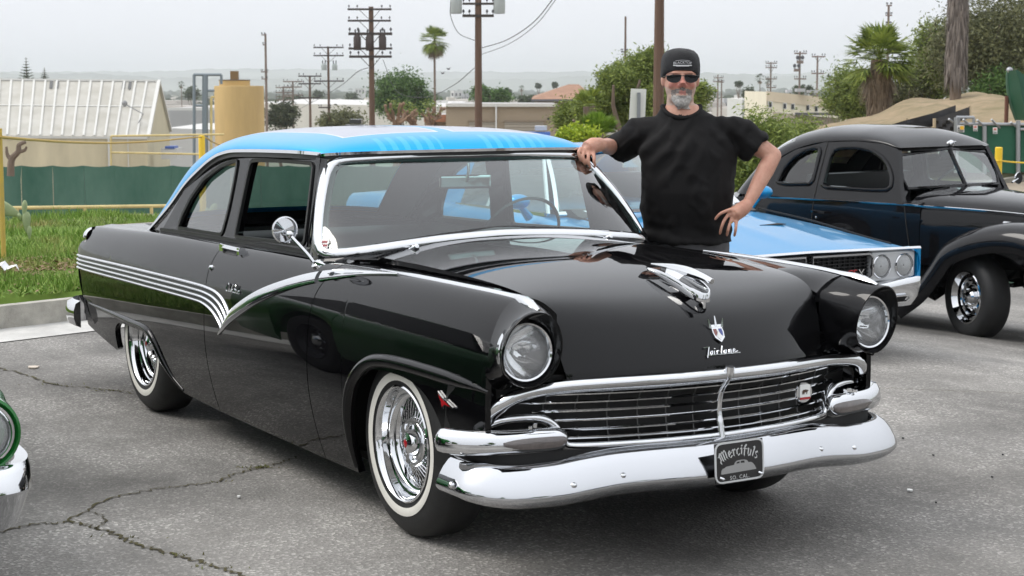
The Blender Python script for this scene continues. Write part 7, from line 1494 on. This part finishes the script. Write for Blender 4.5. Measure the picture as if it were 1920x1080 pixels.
# pollarded street trees
STUMP = mat('pruned_bark', (.30, .19, .12), .9, col2=(.20, .13, .09), scale=4)
for i, (u, vt, d, lab) in enumerate(((742, 192, 100, 'hard pruned brown tree beside the dark pole'), (806, 198, 104, 'hard pruned brown tree beside the slender palm trunk'), (775, 205, 102, 'hard pruned brown tree, middle of three above the roof'))):
    f = foot(u, d); rg = random.Random(130 + i); t = empty('pollard_tree', f, 0, lab, 'tree', 'pruned street trees'); tb = MB(); H = pz(232, d) - f.z
    P_, R2 = limb(V((0, 0, -.3)), V((0, 0, H)), .3, .22, rg); tb.tube(P_, R2, 8)
    for k in range(9):
        a = rg.uniform(0, 6.3); e_ = V((cos(a) * rg.uniform(.3, 1.1), sin(a) * rg.uniform(.3, 1.1), rg.uniform(.5, (232 - vt) * pxm(d)))) + V((0, 0, H)); P_, R2 = limb(V((0, 0, H - .1)), e_, .10, .06, rg, wob=.14); tb.tube(P_, R2, 6); tb.ball(e_, .10, 6, 5)
    tb.build('trunk', STUMP, t); crown_mb(V((0, 0, H + .9)), (.9, .9, .5), 160, .06, 8, 131 + i).build('shoots', PEPPER, t, smooth=False, fix=False)['kind'] = 'stuff'
# norfolk pines far left
def norfolk(u, vt, vb, d, wp, label, seed):
    f = foot(u, d); rg = random.Random(seed); t = empty('norfolk_pine', f, 0, label, 'tree'); zt_ = pz(vt, d) - f.z; zb_ = pz(vb, d) - f.z; b = MB(); R_ = wp * pxm(d) / 2
    MB().tube([V((0, 0, 0)), V((0, 0, zt_))], [.3, .03], 6).build('trunk', BARK, t)
    for k in range(9):
        q = k / 8; z = lerp(zb_, zt_ - .2, q); r_ = R_ * (1 - .8 * q)
        for j in range(12):
            a = 2 * pi * j / 12 + rg.uniform(-.2, .2); d_ = V((cos(a), sin(a), .28)); s_ = V((-sin(a), cos(a), 0)) * r_ * .13
            for m_ in range(5): p = V((0, 0, z)) + d_ * r_ * (m_ + .5) / 5; b.poly([p - s_ * .9, p + d_ * r_ * .14, p + s_ * .9, p - d_ * r_ * .1 + V((0, 0, -.12 * r_))])
    b.build('crown', FARLEAF, t, smooth=False, fix=False)
norfolk(50, 108, 156, 190, 38, 'larger tiered pine above the shed roof ridge', 141); norfolk(84, 127, 158, 200, 28, 'smaller tiered pine above the shed roof ridge', 142)
# hazy far trees: single individuals with simple crowns
fars = [(340,158,12,300,'p'),(1425,147,16,230,'p'),(1440,152,12,250,'p'),(1385,158,14,330,'t'),(978,165,10,420,'p'),(1010,160,10,430,'t'),(1040,158,12,420,'t'),(280,168,30,380,'t'),(240,172,40,420,'t'),(360,176,30,360,'t'),(1400,172,26,260,'t'),(1310,176,30,240,'t'),(1500,166,30,200,'t'),(1520,168,20,205,'t'),(655,180,26,380,'t'),(700,176,18,420,'t'),(950,172,16,380,'t'),(1555,150,18,80,'p2'),(595,178,24,420,'t'),(470,176,26,420,'t'),(420,172,26,460,'t'),(560,184,20,330,'t')]
ip_, it_ = [i for i, q in enumerate(fars) if q[4][0] == 'p'], [i for i, q in enumerate(fars) if q[4][0] == 't']; lp_ = far_label('little palm', [fars[i][0] for i in ip_]); lt_ = far_label('round tree', [fars[i][0] for i in it_]); labs = {**{i: lp_[k] for k, i in enumerate(ip_)}, **{i: lt_[k] for k, i in enumerate(it_)}}
for i, (u, v, wp, d, kd) in enumerate(fars):
    if kd[0] == 'p': fan_palm(u, v, 0, d, wp * .8, 1.6, labs[i], 200 + i, n=22, dead=6, m=FARLEAF)['group'] = 'far palms'
    else:
        o = px_tree('far_tree', u, v - wp * .35, v + wp * .45, wp, d, 500, 2.0, FARLEAF, labs[i], 220 + i, clumps=9); o['group'] = 'far trees'
# tree cover of the far plain and the ridge beyond: a mass nobody could count
rg = random.Random(301); b = MB()
for _ in range(9000):
    d = 450 * (3200 / 450) ** rg.random(); u = rg.uniform(-500, 2400); p = at(u, 155, d); z = terr(p.x, p.y); s = rg.uniform(1.6, 3.6) * (1 + d / 2500); c = V((p.x, p.y, z + s * .6))
    for k in range(3):
        a = rg.uniform(-.6, .6); q = RT * cos(a) + FH * sin(a); o = V((rg.gauss(0, s * .6), rg.gauss(0, s * .6), rg.gauss(0, s * .25))); b.poly([c + o + q * (cos(j * pi / 4) * s * rg.uniform(.7, 1.1)) + V((0, 0, sin(j * pi / 4) * s * rg.uniform(.55, .95))) for j in range(8)])
tag(b.build('far_woodland', FARLEAF, smooth=False, fix=False), 'hazy mass of far trees covering the town plain', 'trees', kind='stuff')
rg = random.Random(302); b = MB()
for _ in range(1500):
    d = 320 * (2400 / 320) ** rg.random(); u = rg.uniform(-500, 2400); p = at(u, 155, d); s_ = rg.uniform(5, 16); b.box((p.x, p.y, terr(p.x, p.y) + rg.uniform(1, 3.5)), (s_, s_ * rg.uniform(.5, 1), rg.uniform(5, 9)), Matrix.Rotation(rg.uniform(0, 3), 3, 'Z'))
tag(b.build('far_town', mat('town_pale', (.60, .57, .52), .9, col2=(.40, .36, .33), scale=.02), smooth=False, fix=False), 'hazy mass of far pale town roofs across the plain', 'town', kind='stuff')
for k, (d, amp, v0, sd_) in enumerate(((3000, 8, 143, 5), (4200, 6, 134, 9))):
    rows = []
    for i in range(601):
        u = -1200 + 4400 * i / 600; h = v0 + amp * (sin(u * .004 + sd_) + .5 * sin(u * .011 + sd_ * 2) + .25 * sin(u * .027) + .22 * sin(u * .071 + sd_) + .18 * sin(u * .19 + 2 * sd_) + .12 * sin(u * .47)) * .6; p = at(u, h, d); q = at(u, h, d + 900); rows.append([V((p.x - FH.x * 700, p.y - FH.y * 700, -60)), p, V((q.x, q.y, p.z * .9)), V((q.x, q.y, -60))])
    tag(MB().grid(rows).build('hills', mat('hill_green', (.22, .24, .21), .95, var=.3, scale=.004)), kind='structure')
# ---------------- dirt mound and yard at the right
DIRT = mat('dirt', (.33, .24, .15), .95, col2=(.15, .125, .055), scale=1.3, bump=.9, bscale=5, detail=12)
rows = []
for i in range(61):
    u = 1440 + 900 * i / 60; cr = ip(u, [1440,1500,1560,1620,1690,1760,1850,2000,2340], [262,245,236,220,197,184,180,178,175]); toe = ip(u, [1440,1700,1800,1900,2340], [290,270,262,255,250]); row = []
    for j in range(26):
        t = j / 25; d = lerp(30, 58, t); v = lerp(toe, cr, sstep(0, .62, t) ** .8) if t < .62 else None
        if t <= .62: p = at(u, v, d); 
        else: p = at(u, cr, 30 + 28 * .62); q = at(u, 155, d); p = V((q.x, q.y, lerp(p.z, p.z - 1.5, (t - .62) / .38)))
        p.z += .10 * sin(p.x * 2.1 + p.y) * sin(p.y * 1.7) + .07 * sin(p.x * 5.3 - p.y * 3) * sin(p.y * 4.1 + p.x); row.append(p)
    rows.append(row)
tag(MB().grid(rows).build('dirt_mound', DIRT), kind='structure')
# yard surface in front of the enclosure, level with its gate
rows = []
for i in range(31):
    u = 1600 + 840 * i / 30; rows.append([V((*at(u, 155, d).xy, lotz(*at(u, 155, d).xy) * sstep(29, 25, d) + .02 + .02 * sin(u * .05 + d * 2))) for d in (24.5, 25.5, 26.5, 27.5, 28.5, 30, 33, 36)])
tag(MB().grid(rows).build('dirt_yard', mat('yard_dirt', (.36, .30, .23), .95, col2=(.26, .22, .17), scale=1.2, bump=.2, bscale=8, detail=9)), kind='structure')
SILT = mat('silt_fabric', (.016, .016, .018), .8, var=.3, scale=4); STAKE = mat('stake_wood', (.45, .36, .24), .85)
def mound_d(u, v):
    cr = ip(u, [1440,1500,1560,1620,1690,1760,1850,2000,2340], [262,245,236,220,197,184,180,178,175]); toe = ip(u, [1440,1700,1800,1900,2340], [290,270,262,255,250]); q = clamp((toe - v) / (toe - cr)) ** (1 / .8); lo, hi = 0.0, 1.0
    for _ in range(30):
        m = (lo + hi) / 2
        if m * m * (3 - 2 * m) < q: lo = m
        else: hi = m
    return lerp(30, 58, lo * .62)
def silt(pts, label, stakes):
    d = mound_d(pts[0][0], pts[0][2]) - .3; o0 = at(pts[0][0], pts[0][2], d); t = empty('silt_fence', o0, 0, label, 'fence'); L_ = []
    for i, (u, vt, vb) in enumerate(pts): L_.append((u, vt, vb))
    rows = []
    for i in range(len(L_) - 1):
        for k in range(6):
            q = k / 6; u, vt, vb = (lerp(L_[i][m_], L_[i + 1][m_], q) for m_ in range(3)); rows.append([at(u, lerp(vt, vb, j / 4), mound_d(u, vb) - .35 + .06 * sin(j * 2 + u * .3)) - o0 for j in range(5)])
    u, vt, vb = L_[-1]; rows.append([at(u, lerp(vt, vb, j / 4), mound_d(u, vb) - .35) - o0 for j in range(5)])
    MB().grid(rows).build('fabric', SILT, t)
    for u, v0, v1 in stakes: MB().tube([at(u, v0, mound_d(u, v1) - .5) - o0, at(u, v1, mound_d(u, v1) - .5) - o0], .03, 6).build('stake', STAKE, t)
silt([(1640,243,262),(1700,225,250),(1750,212,240),(1792,197,228)], 'long black silt fence climbing the dirt mound', [(1700,221,243),(1774,205,226)])
silt([(1752,224,244),(1790,210,230),(1818,200,222)], 'short black silt fence higher on the dirt mound', [(1818,198,220)])
silt([(1752,226,250),(1796,226,250)], 'black silt fence flap beside the enclosure corner', [(1752,222,250)])
# enclosure
ENC = mat('enclosure_green', (.010, .085, .045), .7, col2=(.015, .11, .06), scale=1.5, bump=.1, bscale=20); GALV = MATS['galvanised']; d = 29.0
e_o = at(1794, 322, d); en = empty('green_enclosure', e_o, 0, 'green slatted fence enclosure with grey posts behind the coupe', 'fence')
for u0, u1, dd in ((1794, 1845, 0), (1847, 1908, 0), (1910, 1990, 0), (1992, 2080, 0)):
    P = [at(u0, 234, d), at(u1, 236, d), at(u1, 326, d), at(u0, 322, d)]; MB().prism([p - e_o for p in P], FH * .04).build('slat_panel_sheet', ENC, en, smooth=False)
for u, v0, v1 in ((1793, 220, 324), (1846, 236, 326), (1909, 226, 328), (1991, 226, 330)): MB().tube([at(u, v0, d - .05) - e_o, at(u, v1, d - .05) - e_o], .038, 8).build('post', GALV, en)
for pts in ([(1793,220),(1826,220)], [(1793,232),(1990,234)], [(1826,220),(1826,234)], [(1798,220),(1798,234)], [(1909,242),(1990,244)]): MB().tube([at(u, v, d - .03) - e_o for u, v in pts], .025, 7).build('rail', GALV, en)
for u, v, du, dv in ((1793,233,-14,-10),(1820,236,-14,-12),(1846,237,-14,-12),(1875,240,-16,-16),(1909,241,-14,-12)): MB().tube([at(u, v, d) - e_o, at(u + du, v + dv, d - .1) - e_o], .018, 6).build('barb_arm', GALV, en)
for u, v, wd, h, cols, lab in ((1795, 235, 13, 13, ('w', 'y'), 'white and yellow warning notice on the enclosure corner'), (1825, 235, 8, 11, ('w', 'r'), 'small white notice in the middle of the enclosure'), (1862, 239, 8, 12, ('w', 'r'), 'small red and white notice nearest the next post')):
    P = [at(u, v, d - .09), at(u + wd, v, d - .09), at(u + wd, v + h, d - .09), at(u, v + h, d - .09)]; s_ = MB().prism([p - P[0] for p in P], FH * .01).build('warning_sign', mat('sign_white', (.78, .78, .76), .5), loc=P[0], smooth=False); tag(s_, lab, 'sign')
    q = [(.42, .1, .95, .62)] if cols[1] == 'y' else [(.2, .12, .8, .45)]
    for a0, b0, a1, b1 in q: MB().prism([at(u + wd * x, v + h * y, d - .105) - P[0] for x, y in ((a0, b0), (a1, b0), (a1, b1), (a0, b1))], FH * .01).build('sign_panel', mat('sign_yellow', (.75, .42, .02), .5) if cols[1] == 'y' else mat('sign_red', (.60, .20, .16), .5), s_, smooth=False)
    if cols[1] == 'y': MB().prism([at(u + wd * x, v + h * y, d - .105) - P[0] for x, y in ((.08, .6), (.36, .6), (.22, .15))], FH * .01).build('sign_triangle', DARKW, s_, smooth=False)
    for k in range(2): MB().prism([at(u + wd * x, v + h * y, d - .105) - P[0] for x, y in ((.1, .72 + .13 * k), (.9, .72 + .13 * k), (.9, .78 + .13 * k), (.1, .78 + .13 * k))], FH * .01).build('sign_line', DARKW, s_, smooth=False)
pb = at(1873, 276, 26.5); o = MB().lathe([(.055, -1.6), (.055, -.01), (.045, .0), (.0001, .004)], 14).build('bollard', YEL2, loc=pb); tag(o, 'bright yellow bollard in front of the green enclosure', 'bollard')
tag(MB().tube(spline([at(1852, 305, 27), at(1873, 301, 26.4), at(1900, 304, 26.8), at(1990, 309, 27)], 6), .012, 5).build('yellow_rope', YEL2), 'yellow rope strung from the bright yellow bollard', 'rope')
# tall dark green steel chute at the edge
cho = at(1905, 235, 31); ch = empty('steel_chute', cho, 0, 'curved dark green steel hood with a rusty post above the enclosure', 'machine')
Lc = spline([at(u, v, 31) - cho for u, v in ((1890,133),(1889,150),(1891,175),(1897,200),(1906,225))], 6); Rc = spline([at(u, v, 31) - cho for u, v in ((1900,130),(1925,145),(1935,170),(1935,200),(1922,226))], 6)
MB().grid([[a for a in Lc], [a.lerp(b_, .3) - FH * .35 for a, b_ in zip(Lc, Rc)], [a.lerp(b_, .7) - FH * .35 for a, b_ in zip(Lc, Rc)], Rc]).build('hood', mat('hood_green', (.012, .075, .04), .45), ch); MB().tube(Lc, .03, 6).build('hood_edge', mat('hood_edge', (.05, .12, .07), .5), ch)
MB().tube([at(1888, 180, 31) - cho, at(1886, 245, 31) - cho], .035, 6).build('rusty_post', mat('rust', (.14, .06, .04), .9), ch); MB().ball(at(1893, 132, 31) - cho, .06, 8, 6).build('hook', GALV, ch)
# white sign seen from behind
so = foot(1196, 24); sg = empty('sign_board', so, 0, 'back of a white rectangular sign beside the man', 'sign'); P = [at(1183, 166, 24), at(1212, 167, 24), at(1209, 232, 24), at(1179, 231, 24)]
MB().prism([p - so for p in P], FH * .012).build('plate', mat('sign_back', (.66, .65, .60), .55, var=.05, scale=3), sg, smooth=False)
MB().box(((P[0] + P[1]) / 2 - so - V((0, 0, 1.2)) - FH * .03), (.045, .045, 2.3), Matrix.Rotation(YAW, 3, 'Z')).build('channel_post', mat('post_grey', (.25, .26, .27), .5, .6), sg, smooth=False)
# blue pickup glimpsed over the roof
bo = at(1008, 244, 100); bt = empty('blue_truck', bo, 0, 'small blue vehicle seen just over the sedan roof', 'truck'); k = pxm(100)
MB().box((0, 0, -.3), (46 * k, 1.6, 14 * k), Matrix.Rotation(YAW - pi / 2, 3, 'Z')).build('body', mat('truck_blue', (.05, .16, .55), .35, coat=.5), bt, smooth=False); MB().box(V((0, 0, .12)) + RT * 6 * k, (22 * k, 1.4, 8 * k), Matrix.Rotation(YAW - pi / 2, 3, 'Z')).build('cab', mat('truck_glass', (.45, .50, .60), .2), bt, smooth=False)
# dark parked car under the far poles
bo = at(668, 233, 110); bt = empty('dark_car', bo, 0, 'dark car parked beneath the far poles', 'car'); k = pxm(110)
MB().box((0, 0, -.2), (40 * k, 1.6, 10 * k), Matrix.Rotation(YAW - pi / 2, 3, 'Z')).build('body', mat('dark_car_body', (.02, .025, .035), .3), bt, smooth=False); MB().box((0, 0, .18), (22 * k, 1.4, 8 * k), Matrix.Rotation(YAW - pi / 2, 3, 'Z')).build('cabin', DARKW, bt, smooth=False)
# two birds
for i, (u, v) in enumerate(((830, 138), (841, 130))):
    p = at(u, v, 55); o = MB().poly([RT * -.09 + V((0, 0, .05)), V((0, 0, 0)), V((0, 0, .03))]).poly([RT * .09 + V((0, 0, .07)), V((0, 0, .03)), V((0, 0, 0))]).ball((0, 0, .01), (.05, .05, .025), 8, 6).build('bird', INS, loc=p, smooth=False); tag(o, ['lower of two birds flying near the slender palm', 'upper of two birds flying near the slender palm'][i], 'bird')
# prickly pear at the left edge and a second pad group behind the sedan
CACT = mat('cactus_green', (.30, .36, .19), .7, var=.15, scale=14, bump=.12, bscale=40)
def cactus(u, v, d, pads, label):
    f = foot(u, d); o = at(u, v, d); t = empty('prickly_pear', V((o.x, o.y, terr(o.x, o.y))), 0, label, 'cactus'); O = t.location
    for (pu, pv, wp, hp, rot, yawp) in pads:
        c = at(pu, pv, d) - O; M = Matrix.Translation(c) @ Matrix.Rotation(YAW - pi / 2 + yawp, 4, 'Z') @ Matrix.Rotation(rot, 4, 'Y'); k = pxm(d); m = MB(); rows = []
        for i in range(16):
            row = []
            for j in range(9): th = pi * j / 8; w_ = sin(th) * (.75 + .35 * cos(th)); row.append(M @ V((cos(2*pi*i/16) * w_ * wp * k / 2, sin(2*pi*i/16) * w_ * .028, cos(th) * hp * k / 2)))
            rows.append(row)
        m.grid(rows, cu=True).build('pad', CACT, t)
cactus(50, 440, 15.8, ((10, 392, 34, 62, -1.15, .2), (-16, 372, 36, 60, -.6, .1), (46, 392, 14, 34, .1, 1.2), (50, 417, 20, 42, .0, .5), (38, 408, 10, 18, -.5, .8), (55, 436, 12, 26, 0, .3)), 'pale prickly pear cactus growing on the grass bank')
cactus(398, 445, 16.5, ((398, 395, 16, 30, .5, .2), (392, 402, 14, 26, -.4, .6), (396, 420, 12, 30, 0, 0)), 'small prickly pear seen just behind the sedan rear window')
# dead branch by the shed
f = at(24, 312, 40); rg = random.Random(77); t = empty('dead_trunk', V((f.x, f.y, f.z - 1)), 0, 'bare gnarled dead tree trunk in front of the shed', 'tree'); tb = MB(); O = t.location
for pts, r_ in (([(20,330),(22,300),(34,285),(36,272),(48,266)], .09), ([(22,300),(14,290),(12,275)], .06), ([(34,285),(46,282),(50,275)], .05)): P_ = spline([at(u, v, 40) - O for u, v in pts], 4); tb.tube(P_, [lerp(r_, r_ * .45, i / (len(P_) - 1)) for i in range(len(P_))], 7)
tb.build('trunk', BARK, t)
# foliage added out of view beside the lot for the paint to mirror
for i, (x, y, w2, h) in enumerate(((-9, -16, 6, 2.6), (-3, -18, 6, 3.0), (4, -19, 6, 2.4), (-17, -13, 6, 3.4))):
    o = empty('hedge', (x, y, 0), 0, ['clipped hedge mirrored in the sedan door', 'clipped hedge mirrored in the sedan front fender', 'clipped hedge mirrored in the front bumper end', 'tall hedge mirrored in the sedan rear quarter'][i], 'hedge'); crown_mb((0, 0, h / 2), (w2 * .62, 1.4, h / 2), 2600, .16, 26, 400 + i, spread=.55).build('foliage', DARKLEAF, o, smooth=False, fix=False); MB().tube([V((0, 0, -.2)), V((0, 0, h * .6))], .08, 6).build('stem', BARK, o)

for src, loc, rz, lab in ((bu, (12.5, -1.5, 0), pi + .1, 'second blue coupe parked behind the camera, mirrored in the chrome'), (ck, (12.0, 3.0, 0), pi, 'second black coupe parked behind the camera, mirrored in the chrome'), (ck, (11.5, -9.0, 0), pi - .3, 'third black coupe behind the camera, mirrored in the bumper end')):
    c = copy_tree(src); c.location = loc; c.rotation_euler = (0, 0, rz); c['label'] = lab  # car copies added out of view so chrome and paint have something to mirror
for i, (x, y, h, w2) in enumerate(((24, -14, 7, 4), (27, 2, 6, 4), (22, 14, 8, 5))):  # unseen trees added behind the camera as reflection content
    tree('round_tree', (x, y, 0), (x, y, h * .65), (w2 * .5, w2 * .5, h * .4), 2600, .16, DARKLEAF, ['tree behind the camera, mirrored at the bumper end', 'tree behind the camera, mirrored in the hood front', 'tree behind the camera, mirrored in the far bumper end'][i], 500 + i)
# ================================================================== haze: one closed box of pale air
hb = MB().box((-1500, 1300, -1), (8600, 8600, 124)); hm = bpy.data.materials.new('haze_air'); hm.use_nodes = True; N, L = nodes(hm); N.remove(N['Principled BSDF']); pv = N.new('ShaderNodeVolumePrincipled'); pv.inputs['Color'].default_value = (.96, .98, 1.0, 1); pv.inputs['Density'].default_value = .00030; pv.inputs['Anisotropy'].default_value = .85; L.new(pv.outputs[0], N['Material Output'].inputs['Volume'])
hz_o = hb.build('haze', hm, smooth=False); tag(hz_o, 'pale haze thickening towards the distant hills', 'haze', kind='stuff')
